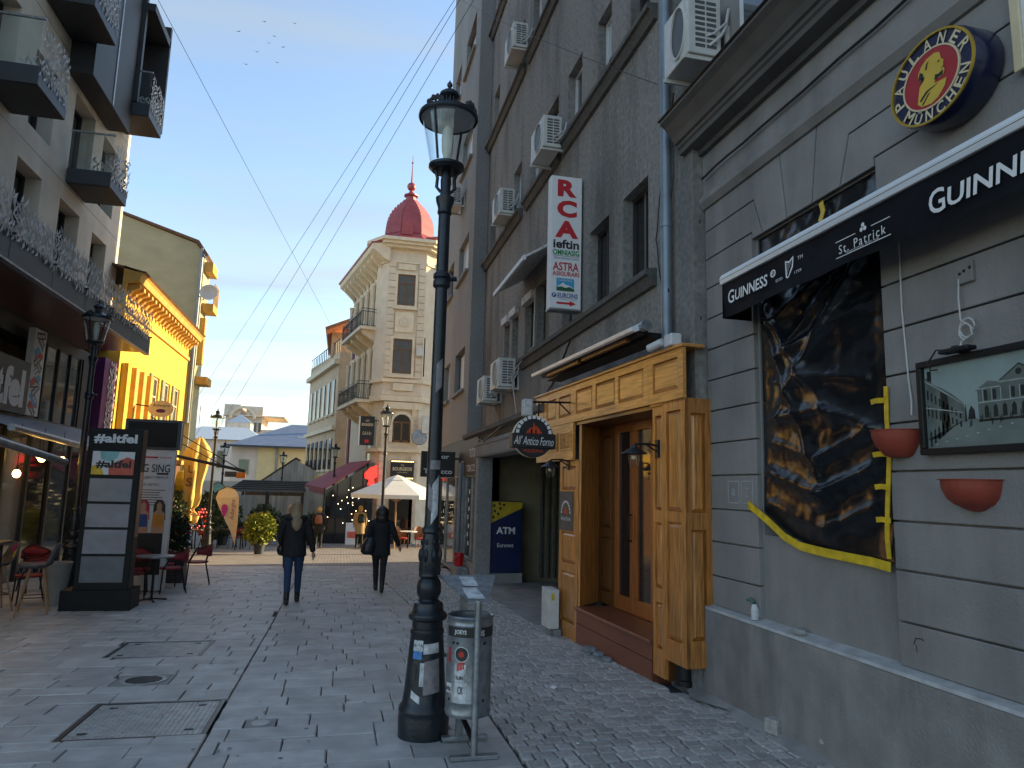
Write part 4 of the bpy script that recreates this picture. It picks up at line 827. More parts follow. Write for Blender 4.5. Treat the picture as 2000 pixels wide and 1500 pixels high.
for i, (u0, u1) in enumerate(((2.6, 3.15), (2.05, 2.595), (1.5, 2.045), (.95, 1.495))):
    mb = MB(); e = .1
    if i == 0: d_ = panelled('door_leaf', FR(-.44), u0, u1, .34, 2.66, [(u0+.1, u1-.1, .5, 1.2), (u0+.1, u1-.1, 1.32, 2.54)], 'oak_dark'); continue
    for a, b, c, d in ((u0, u1, .34, .52), (u0, u1, 2.55, 2.66), (u0, u0+e, .52, 2.55), (u1-e, u1, .52, 2.55)): mb.box(a, b, -.5, -.44, c, d)
    d_ = mb.build('door_leaf', 'oak_door', wf, bevel=.006); MB().box(u0+e, u1-e, -.48, -.47, .52, 2.55).build('pane', 'glass_mirror' if 'glass_mirror' in MATS else 'glass_dark', d_)
MB().tube([(2.08, -.43, 1.2), (2.08, -.39, 1.22), (2.08, -.39, 1.5), (2.08, -.43, 1.52)], .012, 8).build('door_handle', 'black_metal', wf, smooth=True)
mat('slate', (.11, .095, .08), .7, var=.25, scale=8)
pq = MB().box(2.93, 3.42, .001, .014, 1.26, 1.78).build('menu_plaque', 'slate', wf)
def arch_sign(mbw, mbr, c, xd, up, s, off):
    for k in range(11):
        a = R(8+164*k/10); a0, a1 = a-R(6), a+R(6); shape(mbw, [(s*.78*math.cos(a0), s*.78*math.sin(a0)), (s*.95*math.cos(a0), s*.95*math.sin(a0)), (s*.95*math.cos(a1), s*.95*math.sin(a1)), (s*.78*math.cos(a1), s*.78*math.sin(a1))], c, xd, up, off)
    for dx, w, h in ((0, .16, .6), (-.2, .12, .36), (.2, .12, .4), (-.34, .06, .18), (.36, .06, .2)): shape(mbr, [(s*(dx-w), 0), (s*(dx-w*1.1), s*h*.45), (s*(dx-w*.3), s*h*.6), (s*(dx-w*.2), s*h), (s*(dx+w*.5), s*h*.6), (s*(dx+w), s*h*.7), (s*(dx+w*.9), 0)], c, xd, up, off)
a_, b_ = MB(), MB(); arch_sign(a_, b_, (3.175, .016, 1.48), -EX, EZ, .19, .001); c_ = MB(); text(c_, "Antico Forno", (3.175, .0165, 1.42), .36, .06, -EX, EZ, shear=.25); c_.build('plaque_lettering', 'ink_white', pq)
a_.build('plaque_arch', 'ink_white', pq); mat('flame', (.55, .05, .01), .5, var=.3, scale=20); b_.build('plaque_flame', 'flame', pq)
# awning roller above the shopfront
t = thing('roller_awning', 'slim silver retracted awning roller above the wooden frieze', 'awning', (3.16, 6.2, 3.4), rotz=WR)
mb = MB(); mb.prism([(.12, .10), (.30, .02), (.33, .03), (.34, .07), (.15, .17), (.12, .16)], 'x', .5, 3.85); mb.build('cover', 'alu', t, bevel=.006)
MB().tube([(.55, .16, .055), (3.8, .16, .055)], .04, 10).build('roller', 'black_metal', t, smooth=True); mb = MB(); mb.box(2.2, 3.4, .2, .25, -.02, .03); mb.box(.8, 2.1, .2, .25, -.015, .03); mb.build('folding_arm', 'oak_dark', t); MB().tube([(.42, .2, .09), (.5, .2, .09)], .06, 12).build('end_cap', 'galv', t)
mb = MB(); mb.box(.52, 3.8, -.12, .12, -.02, .04); mb.build('back_rail', 'black_metal', t)
# barn lamps on the shopfront
def barn_lamp(u, z, lab):
    t = thing('wall_lantern', lab, 'wall lamp', (*wl_(u, 0)[:2], z), 'barn lanterns on the shopfront', rotz=WR)
    MB().box(-.035, .035, .0, .02, -.09, .09).build('mount', 'black_metal', t); mb = MB(); mb.tube([(0, .015, .03), (0, .1, .045), (0, .26, .04), (0, .27, .0)], .011, 8); mb.tube([(0, .015, -.03), (0, .14, .04)], .008, 6); mb.build('arm', 'black_metal', t, smooth=True)
    MB().lathe([(.02, .03), (.035, .02), (.04, -.0), (.13, -.055), (.132, -.062), (.04, -.012), (.03, -.03)], (0, .27), 20).build('shade', 'iron_lamp', t, smooth=True)
    MB().lathe([(.042, -.03), (.055, -.06), (.055, -.14), (.035, -.185), (.005, -.2)], (0, .27), 16, caps=False).build('jar', 'glass_clear', t, smooth=True); MB().ball((0, .27, -.1), .025).build('bulb', 'sign_cream', t, smooth=True)
barn_lamp(.57, 2.24, 'barn-style lantern on the right pilaster beside the glass door'); barn_lamp(3.12, 2.16, 'barn-style lantern at the left end of the wooden shopfront')
# round hanging sign
t = thing('hanging_sign', 'round black bakery sign with flames and white stones on an iron arm', 'sign', (2.44, 9.2, 2.2))
mb = MB(); mb.tube([(2.99, 9.2, 2.98), (2.3, 9.2, 2.955)], .014, 8); mb.tube([(2.36, 9.2, 2.955), (2.36, 9.2, 2.72)], .01, 6); mb.tube([(2.52, 9.2, 2.96), (2.52, 9.2, 2.72)], .01, 6); mb.tube([(2.99, 9.2, 2.8), (2.8, 9.2, 2.97)], .01, 6); mb.build('arm', 'black_metal', t)
def disc(r0, y0, y1, cz, n=40): mb = MB(); mb.loft([[(2.44+r*math.cos(2*math.pi*k/n), y, cz+r*math.sin(2*math.pi*k/n)) for k in range(n)] for y, r in ((y0, r0-.008), (y0+.006, r0), (y1, r0))]); return mb
disc(.27, 9.13, 9.27, 2.485).build('case', 'ink_black', t, smooth=True); disc(.274, 9.16, 9.24, 2.485).build('edge', 'sign_cream', t, smooth=True)
MB().box(2.145, 2.735, 9.115, 9.28, 2.335, 2.53).build('name_board', 'ink_black', t, bevel=.01)
a_, b_ = MB(), MB(); arch_sign(a_, b_, (2.44, 9.128, 2.525), EX, EZ, .26, 0); text(a_, "All' Antico Forno", (2.44, 9.112, 2.432), .54, .115, EX, EZ, shear=.3, rot=-.03); a_.build('white_stones', 'ink_white', t)
text(b_, "PIZZERIA", (2.44, 9.128, 2.30), .27, .035, EX, EZ); b_.build('flames', 'flame', t)
t = thing('junction_box', 'small wrapped white lamp housing above the round hanging sign', 'junction box', (2.36, 9.2, 2.76)); MB().box(2.29, 2.42, 9.12, 9.26, 2.76, 2.99).build('housing', 'sticker', t, bevel=.02)
t = thing('security_camera', 'white security camera on top of the wooden frieze corner', 'camera', wl_(.2, .05, 3.24))
p = wl_(.2, .03, 3.24); MB().box(p[0]-.06, p[0]+.06, p[1]-.08, p[1]+.08, 3.236, 3.36).build('junction', 'window_white', t, bevel=.015); MB().tube([(p[0]-.06, p[1]+.1, 3.3), (p[0]-.13, p[1]+.28, 3.26)], .04, 12).build('camera_body', 'window_white', t, smooth=True)
t = thing('meter_box', 'small white electric meter box at the foot of the left wooden pilaster', 'meter box', (2.86, 9.6, -.1))
mb = MB(); mb.box(2.78, 2.93, 9.45, 9.8, -.04, .47); mb.build('cabinet', 'ac_white', t, bevel=.01); MB().box(2.82, 2.86, 9.447, 9.45, .33, .42).build('warning_sticker', 'tape_yellow', t); MB().box(2.85, 2.95, 9.42, 9.6, -.16, -.045).build('foot_block', 'rubble', t)
for i, (x, y, s) in enumerate(((3.10, 8.35, .11), (3.13, 8.12, .08), (3.02, 8.2, .05), (3.12, 7.85, .07), (3.06, 7.98, .045))):
    rock('rubble_stone', (x-.12, y, gz(y)+s*.25), (s*.9, s*1.2, s*.42), ('largest slab-like chunk of rubble at the red step', 'second chunk of rubble at the red step', 'small rubble bit in front of the big chunk', 'rubble chunk nearest the corner pilaster', 'tiny rubble chip beside the corner chunk')[i], 'stone', seed=i+3, group='rubble by the step')

# loose cables on the grey wall
def cable(pts, lab, r=.008, m_='cable_black', name='wall_cable', grp=None):
    P = []
    for a, b in zip(pts, pts[1:]):
        for k in range(5): P.append(Vector(a).lerp(Vector(b), k/5)+Vector((0, random.uniform(-.01, .01), random.uniform(-.01, .01))))
    P.append(Vector(pts[-1])); tag(MB().tube(P, r, 5).build(name, m_), lab, 'cable', grp)
cable([(3.26, 6.62, 6.1), (3.27, 6.95, 5.3), (3.27, 7.1, 4.6), (3.27, 6.95, 3.9), (3.25, 6.85, 3.5)], 'black cable sagging down beside the zinc pipe')
cable([(3.2, 6.6, 5.9), (3.24, 6.6, 5.2), (3.26, 6.9, 4.2), (3.2, 6.65, 3.9), (3.25, 6.9, 3.6)], 'second black cable looping round the zinc pipe')
cable([(3.29, 10.1, 4.2), (3.28, 11.0, 3.6), (3.26, 12.0, 3.2), (2.9, 13.0, 3.0), (2.8, 14.5, 2.75), (2.82, 15.6, 2.9)], 'bundle of cables drooping along the passage lintel', .016)
cable([(3.28, 12.4, 5.5), (3.27, 12.4, 4.4), (3.1, 13.4, 4.0), (3.2, 13.3, 3.2)], 'white cable running down to the low air conditioners', .012, 'cable_white')
cable([(3.36, 6.2, 4.95), (3.38, 5.0, 4.98), (3.38, 3.0, 5.02), (3.38, 0, 5.05)], 'thin black cable under the pub cornice', .012)
# ------------------------------------------------------------------ cast-iron street lamp (prototype at the origin)
mat('lamp_glass_dim', (.5, .52, .5), .5, var=.1); mat('reflector', (.5, .52, .55), .5, var=.08)
def make_lamp():
    r = thing('street_lamp', 'x', 'street lamp', (0, 0, 0), 'cast-iron street lamps')
    MB().lathe([(.185, -.05), (.19, .13), (.185, .15), (.19, .165), (.188, .19), (.165, .22), (.155, .30), (.142, .45), (.130, .62), (.122, .70), (.128, .715), (.125, .74), (.115, .75), (.115, .80), (.142, .815), (.146, .83), (.142, .85), (.12, .87), (.112, .90), (.108, .93), (.082, .945)], n=32).build('pedestal', 'iron_lamp', r, smooth=True)
    MB().lathe([(.082, .945), (.072, .96), (.092, 1.0), (.094, 1.05), (.085, 1.09), (.07, 1.11), (.084, 1.13), (.08, 1.15), (.086, 1.17), (.075, 1.28), (.066, 1.40), (.06, 1.44), (.074, 1.455), (.072, 1.48), (.058, 1.50)], n=28).build('vase', 'iron_lamp', r, smooth=True)
    mb = MB()
    for k in range(8):
        a = k*math.pi/4+.2; c = Vector((math.cos(a), math.sin(a), 0)); mb.ball(tuple(c*.076+EZ*1.28), .02, 6, 4, (1, 1, 2.8)); mb.ball(tuple(c*.07+EZ*1.38), .014, 6, 4, (1, 1, 1.6))
    mb.build('leaf_ornament', 'iron_lamp', r, smooth=True, kind='stuff')
    MB().lathe([(.056, 1.50), (.053, 2.3), (.050, 3.40), (.048, 4.02)], n=20, caps=False).build('shaft', 'iron_lamp', r, smooth=True)
    MB().lathe([(.05, 3.38), (.07, 3.40), (.07, 3.44), (.06, 3.46), (.072, 3.47), (.068, 3.50), (.05, 3.52)], n=20).build('collar', 'iron_lamp', r, smooth=True)
    MB().tube([(.0, 0, 3.46), (.12, -.02, 3.47)], [.018, .022], 8).build('ladder_stub', 'iron_lamp', r, smooth=True)
    MB().lathe([(.048, 4.0), (.06, 4.02), (.055, 4.06), (.075, 4.12), (.078, 4.15), (.05, 4.16), (.04, 4.2), (.045, 4.3), (.035, 4.38)], n=20).build('capital', 'iron_lamp', r, smooth=True)
    mb = MB()
    for s in (-1, 1): mb.tube([(s*.04, 0, 4.2), (s*.075, 0, 4.24), (s*.07, 0, 4.32), (s*.09, 0, 4.385)], .014, 8)
    mb.build('fork', 'iron_lamp', r, smooth=True)
    la = MB().lathe([(.03, 4.375), (.12, 4.385), (.148, 4.41), (.148, 4.43), (.12, 4.445), (.0, 4.45)], n=32).build('lantern', 'iron_lamp', r, smooth=True)
    MB().lathe([(.135, 4.44), (.218, 4.845)], n=36, caps=False).build('glass', 'glass_clear', la, smooth=True)
    mb = MB()
    for s in (0, math.pi): mb.tube([(.142*math.cos(s+.9), .142*math.sin(s+.9), 4.44), (.226*math.cos(s+.9), .226*math.sin(s+.9), 4.85)], .012, 6)
    mb.build('frame_rod', 'iron_lamp', la)
    ro = MB().lathe([(.24, 4.83), (.25, 4.85), (.245, 4.88), (.2, 4.90), (.11, 4.945), (.07, 4.965), (.062, 4.97)], n=36, caps=False).build('roof', 'iron_lamp', la, smooth=True)
    MB().lathe([(.225, 4.84), (.19, 4.865), (.1, 4.91), (.0, 4.93)], n=32).build('reflector', 'reflector', la, smooth=True)
    mb = MB()
    for k in range(12): a = k*math.pi/6; mb.tube([(.058*math.cos(a), .058*math.sin(a), 4.965), (.058*math.cos(a), .058*math.sin(a), 5.03)], .007, 5)
    mb.lathe([(.045, 4.96), (.045, 5.035)], n=14); mb.build('chimney', 'iron_lamp', la)
    MB().lathe([(.065, 5.03), (.085, 5.05), (.08, 5.075), (.05, 5.1), (.018, 5.115), (.014, 5.13), (.024, 5.15), (.022, 5.165), (.008, 5.185), (.002, 5.2)], n=20).build('finial', 'iron_lamp', la, smooth=True)
    for k in range(4):
        a = .9+k*math.pi/2; c = Vector((math.cos(a)*.215, math.sin(a)*.215, 4.90)); tx = Vector((-math.sin(a), math.cos(a), 0)); mb = MB()
        for q in range(-3, 4): mb.ball(tuple(c+tx*q*.021+EZ*(.025-.0035*q*q+.012*(q % 2))), .018, 6, 5, (1, 1, 1.5))
        mb.build('cresting', 'iron_lamp', la, smooth=True)
    MB().lathe([(.03, 4.45), (.03, 4.5), (.045, 4.56), (.05, 4.66), (.045, 4.74), (.02, 4.78)], n=16).build('bulb', 'lamp_glass_dim', la, smooth=True)
    return r
LAMP = make_lamp()
LAMPS = [((.69, 5.57, 0), 1, 'nearest street lamp, its pedestal plastered with stickers beside the metal bin'), ((-4.45, 13.9, gz(13.9)), 1, 'street lamp at the left in front of the leaf-screen canopy'), ((-4.5, 27.3, gz(27.3)), .98, 'sunlit street lamp right of the folded yellow parasol'),
         ((-.42, 38, gz(38)), .97, 'street lamp in front of the beige building with the burgundy awning'), ((1.5, 27, gz(27)), 1.06, 'street lamp in front of the corner tower with the red dome'), ((-6.1, 40, gz(40)), .98, 'far street lamp just behind the sunlit one'), ((-3.6, 46, gz(46)), .97, 'far street lamp in front of the grey marquee tent')]
for i, (loc, s, lab) in enumerate(LAMPS):
    if i == 0: LAMP.location = loc; LAMP['label'] = lab; WLOC[LAMP.name] = Vector((0, 0, 0))
    else: dup(LAMP, loc, i*.4, lab, s)
# stickers follow the round surface
def patch(name, c, rf, a0, a1, z0, z1, m_, parent, tilt_=0., eps=.002):
    mb = MB(); n = 8; V = []
    for j in range(5):
        for i in range(n+1):
            a = R(a0+(a1-a0)*i/n); z = z0+(z1-z0)*j/4+tilt_*(i/n-.5); rr = rf(z)+eps; V.append((c[0]+rr*math.cos(a), c[1]+rr*math.sin(a), c[2]+z))
    mb.add(V, [(j*(n+1)+i, j*(n+1)+i+1, (j+1)*(n+1)+i+1, (j+1)*(n+1)+i) for j in range(4) for i in range(n)]); o = mb.build(name, m_)
    o.parent = parent; o.matrix_parent_inverse = parent.matrix_world.inverted() if False else Matrix.Translation(-Vector(parent.location)); return o
def prof_r(z): 
    P = [(.22, .166), (.30, .157), (.45, .144), (.62, .132), (.70, .124)]
    for (a, ra), (b, rb) in zip(P, P[1:]):
        if z <= b: return ra+(rb-ra)*(z-a)/(b-a)
    return .124
lc = (.69, 5.57, 0)
mat('sticker_blue', (.05, .2, .5), .5, var=.3, scale=30); mat('sticker_black', (.02, .02, .02), .5, var=.3); mat('sticker_grey', (.22, .2, .2), .7, var=.25, scale=25); mat('sticker_red', (.45, .03, .02), .5, var=.2)
patch('sticker', lc, prof_r, 218, 252, .60, .675, 'sticker', LAMP); patch('sticker', lc, prof_r, 254, 305, .585, .655, 'sticker', LAMP, .01, .003); patch('sticker', lc, prof_r, 220, 250, .545, .60, 'sticker_blue', LAMP, 0, .003)
patch('sticker', lc, prof_r, 246, 262, .36, .52, 'sticker', LAMP); patch('torn_poster', lc, prof_r, 258, 305, .31, .54, 'sticker_grey', LAMP, .02, .004); patch('sticker', lc, prof_r, 214, 234, .40, .50, 'sticker_black', LAMP); patch('sticker', lc, prof_r, 224, 250, .26, .31, 'sticker', LAMP, -.04)
patch('shaft_sticker', lc, lambda z: .056, 235, 320, 1.93, 2.0, 'sticker_grey', LAMP, 0, .003); patch('peeled_paint', lc, lambda z: .055, 250, 300, 2.55, 2.78, 'sticker_grey', LAMP, .05); patch('peeled_paint', lc, lambda z: .056, 255, 310, 1.55, 1.85, 'sticker', LAMP, .08)
patch('torn_poster', lc, lambda z: .056, 225, 262, 1.62, 1.80, 'sticker_grey', LAMP, -.05)
mb = MB()
text(mb, 'ALFA', (.69-.075, 5.57-.109, .64), .075, .025, Vector((.82, -.57, 0)), EZ)
mbt = mb.build('sticker_print', 'ink_black', None); mbt.parent = LAMP; mbt.matrix_parent_inverse = Matrix.Translation(-Vector(LAMP.location))

# ------------------------------------------------------------------ galvanised litter bin
bn = thing('litter_bin', 'galvanised steel litter bin with stickers and a tilted lid plate', 'litter bin', (.95, 5.15, 0))
bc = (.945, 5.17)
mb = MB(); mb.lathe([(.155, .245), (.16, .26), (.162, .27), (.158, .28), (.158, .34), (.161, .345), (.158, .352), (.158, .84), (.163, .85), (.158, .86), (.160, .89), (.167, .90), (.160, .91), (.150, .90), (.150, .30), (.0, .29)], bc, 40); body = mb.build('can', 'galv', bn, smooth=True)
MB().lathe([(.149, .5), (.0, .5)], bc, 24).build('bin_bag', 'ink_black', bn)
def on_can(a0, a1, z0, z1, m_, nm='sticker', tl=0.):
    mb = MB(); n = 8; V = [(bc[0]+.1605*math.cos(R(a0+(a1-a0)*i/n)), bc[1]+.1605*math.sin(R(a0+(a1-a0)*i/n)), z0+(z1-z0)*j/2+tl*(i/n-.5)) for j in range(3) for i in range(n+1)]
    mb.add(V, [(j*(n+1)+i, j*(n+1)+i+1, (j+1)*(n+1)+i+1, (j+1)*(n+1)+i) for j in range(2) for i in range(n)]); return mb.build(nm, m_, body)
on_can(192, 350, .775, .842, 'sticker_black'); on_can(196, 206, .60, .70, 'sticker_red'); on_can(222, 252, .53, .60, 'sticker'); on_can(224, 248, .485, .535, 'sticker'); on_can(190, 214, .40, .465, 'sticker'); on_can(224, 256, .35, .48, 'sticker'); on_can(228, 248, .56, .61, 'sticker_red', tl=.02)
def can_text(s, a, z, w, h, m_):
    mb = MB(); a = R(a); c = Vector((bc[0]+.162*math.cos(a), bc[1]+.162*math.sin(a), z)); text(mb, s, c, w, h, Vector((-math.sin(a), math.cos(a), 0)), EZ, bold=.02); mb.build('sticker_print', m_, body)
can_text('JOEYS', 236, .808, .09, .035, 'ink_white'); can_text('OMS', 285, .805, .07, .04, 'ink_white'); can_text('ocha', 201, .432, .06, .03, 'ink_black'); can_text('KUIRS', 237, .51, .055, .024, 'ink_black'); can_text('CK', 240, .43, .04, .05, 'ink_black')
for rr, m_, e in ((.052, 'sticker', 0), (.046, 'sticker_black', .001), (.02, 'sticker_red', .002)):
    mb = MB(); V = [(0, 0)]+[(rr*math.cos(k*math.pi/10), rr*math.sin(k*math.pi/10)) for k in range(20)]; am = R(240)
    mb.add([(bc[0]+(.1612+e)*math.cos(am+x/.16), bc[1]+(.1612+e)*math.sin(am+x/.16), .665+z) for x, z in V], [(0, k+1, (k+1) % 20+1) for k in range(20)]); mb.build('round_sticker', m_, body)
mb = MB()
for a, z in ((215, .735), (300, .735), (228, .735), (300, .36), (205, .36)): a = R(a); mb.ball((bc[0]+.158*math.cos(a), bc[1]+.158*math.sin(a), z), .011, 8, 6)
mb.build('drain_hole', 'ink_black', body)
MB().tube([(.965, 4.985, .01), (.965, 4.985, 1.03)], .024, 16).build('front_post', 'galv', bn, smooth=True); MB().box(.90, .95, 5.345, 5.395, .0, 1.1).build('rear_post', 'galv', bn); MB().box(.80, 1.13, 4.955, 5.015, .003, .03).build('foot_bar', 'galv', bn, bevel=.004); MB().box(.80, 1.13, 5.34, 5.4, .003, .03).build('foot_bar', 'galv', bn, bevel=.004); mb = MB(); mb.tube([(.965, 4.985, .1), (.925, 5.36, .2)], .02, 8); mb.build('brace', 'black_metal', bn)
mb = MB(); q = [(.73, 5.42, 1.15), (1.17, 5.42, 1.15), (1.03, 4.965, 1.02), (.90, 4.965, 1.02)]; mb.add(q+[(a, b, c-.006) for a, b, c in q], [(0, 1, 2, 3), (7, 6, 5, 4), (0, 4, 5, 1), (1, 5, 6, 2), (2, 6, 7, 3), (3, 7, 4, 0)]); lid = mb.build('lid_plate', 'galv', bn)
q2 = lambda u, v, e=.003: tuple(Vector(q[3]).lerp(Vector(q[2]), u).lerp(Vector(q[0]).lerp(Vector(q[1]), u), v)+EZ*e)
mb = MB(); mb.quad(q2(.1, .12), q2(.85, .1), q2(.6, .5), q2(.22, .5)); mb.quad(q2(.3, .56, .004), q2(.66, .55, .004), q2(.6, .9, .004), q2(.34, .92, .004)); mb.build('sticker', 'sticker', lid)

# ------------------------------------------------------------------ hotel at the left
mat('hotel_plaster', (.62, .57, .48), .85, var=.1, scale=2, bump=.25, bscale=60, dirt=.3, dcol=(.45, .41, .35), dscale=.6, dstretch=(1, 1, .4)); mat('anthracite', (.045, .055, .065), .5, var=.15, scale=3, metal=.1); mat('anthracite_dark', (.022, .026, .032), .55, var=.2, scale=3)
mat('leaf_steel', (.5, .5, .49), .5, var=.15, metal=.1, rnd=.25, island=True); mat('soffit_wood', (.13, .05, .035), .35, var=.4, scale=3, stretch=(.6, 6, 6), coat=.2); mat('purple', (.11, .015, .12), .4, var=.2)
hot = thing('hotel_building', 'modern beige hotel with deep windows and dark balcony boxes at the left', 'building', (-6.3, 14, 0))
HW = [(14.48, 15.6, 6.4, 7.77), (16.57, 17.75, 6.4, 7.79), (18.63, 19.7, 6.4, 7.75), (12.3, 13.5, 6.4, 7.77), (14.68, 15.77, 8.55, 10.1), (16.75, 18.05, 8.55, 10.35), (18.7, 19.85, 8.5, 10.3), (12.4, 13.9, 8.6, 10.4), (14.8, 16.0, 11.5, 13.3), (16.8, 18.3, 11.5, 13.3), (18.9, 20.1, 11.4, 13.2), (12.6, 13.8, 11.5, 13.2)]
fl_ = lambda u, v, d: (-6.3-d, u, v)
mb = MB(); holed(mb, fl_, 6, 20.7, 5.2, 17, HW, .38); mb.quad((-6.3, 20.7, 5.2), (-6.3, 20.7, 17), (-14, 20.7, 17), (-14, 20.7, 5.2)); mb.build('wall', 'hotel_plaster', hot)
mb = MB(); mb.box(-14, -6.9, 6, 20.6, -.5, 17); mb.build('core', 'anthracite_dark', hot)
for a, b, c, d in HW:
    mb = MB(); e = .06
    for p in ((a, b, c, c+e), (a, b, d-e, d), (a, a+e, c+e, d-e), (b-e, b, c+e, d-e), (a+(b-a)*.45, a+(b-a)*.45+e, c+e, d-e)): mb.box(-6.68, -6.6, *p)
    w = mb.build('window', 'anthracite_dark', hot); MB().box(-6.66, -6.65, a+e, b-e, c+e, d-e).build('pane', 'glass_dark', w)
for z in (8.15, 10.9): MB().box(-6.305, -6.298, 6, 20.7, z, z+.012).build('render_joint', 'anthracite', hot)
def leaf(mb, c, xd, up, n, L_, W_, ang, tip=0.):
    d = xd*math.cos(ang)+up*math.sin(ang); s = xd*-math.sin(ang)+up*math.cos(ang); c = Vector(c)
    mb.add([c-d*L_*.5, c+s*W_*.5-d*L_*.05+n*.01, c+d*L_*.5+n*tip, c-s*W_*.5-d*L_*.05+n*.01], [(0, 1, 2, 3)])
def leaf_screen(mb, o, xd, up, w, h, per, size=.17, ragged=0.):
    n = xd.cross(up); sx_, sy_ = .5*size, .62*size; cells = [(i, j) for i in range(int(w/sx_)) for j in range(int(h/sy_))]
    for i, j in cells:
        u, v = (i+.5+random.uniform(-.3, .3))*sx_, (j+.5*(i % 2)+.3+random.uniform(-.2, .2))*sy_
        if ragged and v > h-ragged*random.random() or random.random() < .1: continue
        leaf(mb, Vector(o)+xd*u+up*v+n*random.uniform(-.006, .006), xd, up, n, size*random.uniform(.75, 1.25), size*random.uniform(.3, .4), math.pi/2+(.55 if (i+j) % 2 else -.55)+random.gauss(0, .22), random.uniform(-.008, .008))
can = thing('canopy', 'long dark steel canopy with a cut-leaf metal parapet on the hotel', 'canopy', (-5.5, 13, 4.8))
MB().box(-4.86, -4.8, 6, 18.8, 4.83, 5.25).build('fascia', 'anthracite', can); MB().box(-6.3, -4.8, 18.74, 18.8, 4.83, 5.25).build('end_fascia', 'anthracite', can) if False else None
MB().box(-6.29, -4.861, 6, 18.79, 4.86, 5.2).build('deck', 'soffit_wood', can); MB().box(-4.9, -4.79, 6, 18.81, 4.80, 4.83).build('edge_trim', 'galv', can)
for y in np.arange(6.5, 18.8, 1.55): MB().box(-4.799, -4.797, float(y), float(y)+.012, 4.84, 5.24).build('panel_joint', 'anthracite_dark', can)
mb = MB(); leaf_screen(mb, (-4.78, 6, 5.14), EY, EZ, 12.75, .74, 170, .17, .16); leaf_screen(mb, (-4.84, 6, 5.14), EY, EZ, 12.75, .7, 60, .17, .16); mb.build('leaf_parapet', 'leaf_steel', can, kind='stuff')
mb = MB()
for y in np.arange(6.6, 18.8, 1.5): mb.box(-4.83, -4.72, float(y), float(y)+.03, 5.2, 5.23)
mb.build('clamp', 'anthracite_dark', can)
def balcony(y0, y1, z, lab, glass_=True):
    t = thing('balcony', lab, 'balcony', (-5.85, y0, z), 'hotel balconies'); x0, x1 = -6.29, -5.4
    MB().box(x0, x1, y0, y1, z, z+.34).build('slab', 'anthracite', t, bevel=.01); MB().box(x0+.03, x1-.03, y0+.03, y1-.03, z-.012, z-.001).build('soffit', 'anthracite_dark', t)
    mb = MB(); leaf_screen(mb, (x1+.01, y0, z+.2), EY, EZ, y1-y0, 1.0, 130, .17, .15); mb.build('leaf_screen', 'leaf_steel', t, kind='stuff')
    MB().box(x0, x1-.03, y0+.02, y0+.03, z+.34, z+1.2).build('glass_guard', 'glass_clear', t); MB().box(x0, x1, y0+.005, y0+.045, z+1.2, z+1.235).build('handrail', 'galv', t)
    mb = MB(); leaf_screen(mb, (x0, y1-.02, z+.3), EX, EZ, x1-x0, .9, 90, .17); mb.build('rear_leaf_screen', 'leaf_steel', t, kind='stuff')
balcony(12.75, 14.0, 8.35, 'lowest left balcony with glass guard and leaf screen, cut by the left edge'); balcony(16.7, 17.9, 8.2, 'balcony above the middle of the leaf parapet'); balcony(14.7, 16.1, 11.2, 'balcony at the top edge left of the tall dark box'); balcony(18.9, 20.15, 11.05, 'highest right balcony at the hotel corner')
t = thing('bay_box', 'tall dark bay box framing the upper windows of the hotel', 'bay', (-6, 17.4, 10.35)); MB().box(-6.29, -5.8, 16.15, 18.85, 10.5, 17).build('frame', 'anthracite_dark', t); MB().box(-5.799, -5.78, 17.45, 17.52, 10.52, 17).build('trim', 'galv', t)
t = thing('bay_box', 'dark bay box beside the highest balcony at the hotel corner', 'bay', (-6, 19.8, 11.4)); mb = MB(); mb.box(-6.29, -5.7, 18.86, 19.0, 11.4, 17); mb.box(-6.29, -5.5, 20.5, 20.62, 11.4, 14.6); mb.box(-6.29, -5.5, 18.9, 20.6, 14.0, 14.2); mb.build('frame', 'anthracite_dark', t)

# shop level of the hotel
sh = thing('hotel_bar', 'glazed bar under the hotel canopy with dark mullions', 'bar', (-6.2, 14, 0))
MB().box(-6.85, -6.3, 6, 20.7, 4.5, 4.86).build('head_beam', 'anthracite_dark', sh)
mat('warm_interior', (.35, .24, .12), .8, var=.5, scale=1.2); MB().box(-6.86, -6.84, 6, 20.5, -.5, 4.5).build('interior_wall', 'warm_interior', sh)
for i, y in enumerate((16.15, 16.75, 17.45, 18.15, 18.8)):
    MB().box(-6.33, -6.25, y-.03, y+.03, 2.95, 4.6).build('mullion', 'anthracite_dark', sh)
    if i < 4: MB().box(-6.3, -6.29, y+.03, (16.75, 17.45, 18.15, 18.8)[i]-.03, 2.98, 4.55).build('pane', 'glass_mirror' if 'glass_mirror' in MATS else 'glass_sky', sh)
MB().box(-6.35, -6.2, 6, 19.6, 2.86, 2.97).build('transom', 'anthracite', sh); MB().box(-6.4, -6.22, 18.85, 19.6, -.4, 4.6).build('dark_pier', 'anthracite_dark', sh)
for y in (9.6, 10.7, 11.8, 12.9, 14.0, 15.1, 16.2, 17.3, 18.4): 
    MB().box(-6.2, -6.12, y-.04, y+.04, -.3, 2.86).build('door_post', 'anthracite_dark', sh); MB().box(-6.17, -6.165, y+.04, y+1.05, -.25, 2.8).build('door_pane', 'glass_sky' if int(y) % 2 else 'glass_dark', sh)
mb = MB()
for i, ch in enumerate('SING SING'):
    if ch != ' ': text(mb, ch, (-6.11, 14.55, 2.25-i*.24), .1, .16, EY, EZ, bold=.02)
mb.build('lettering', 'ink_white', sh)
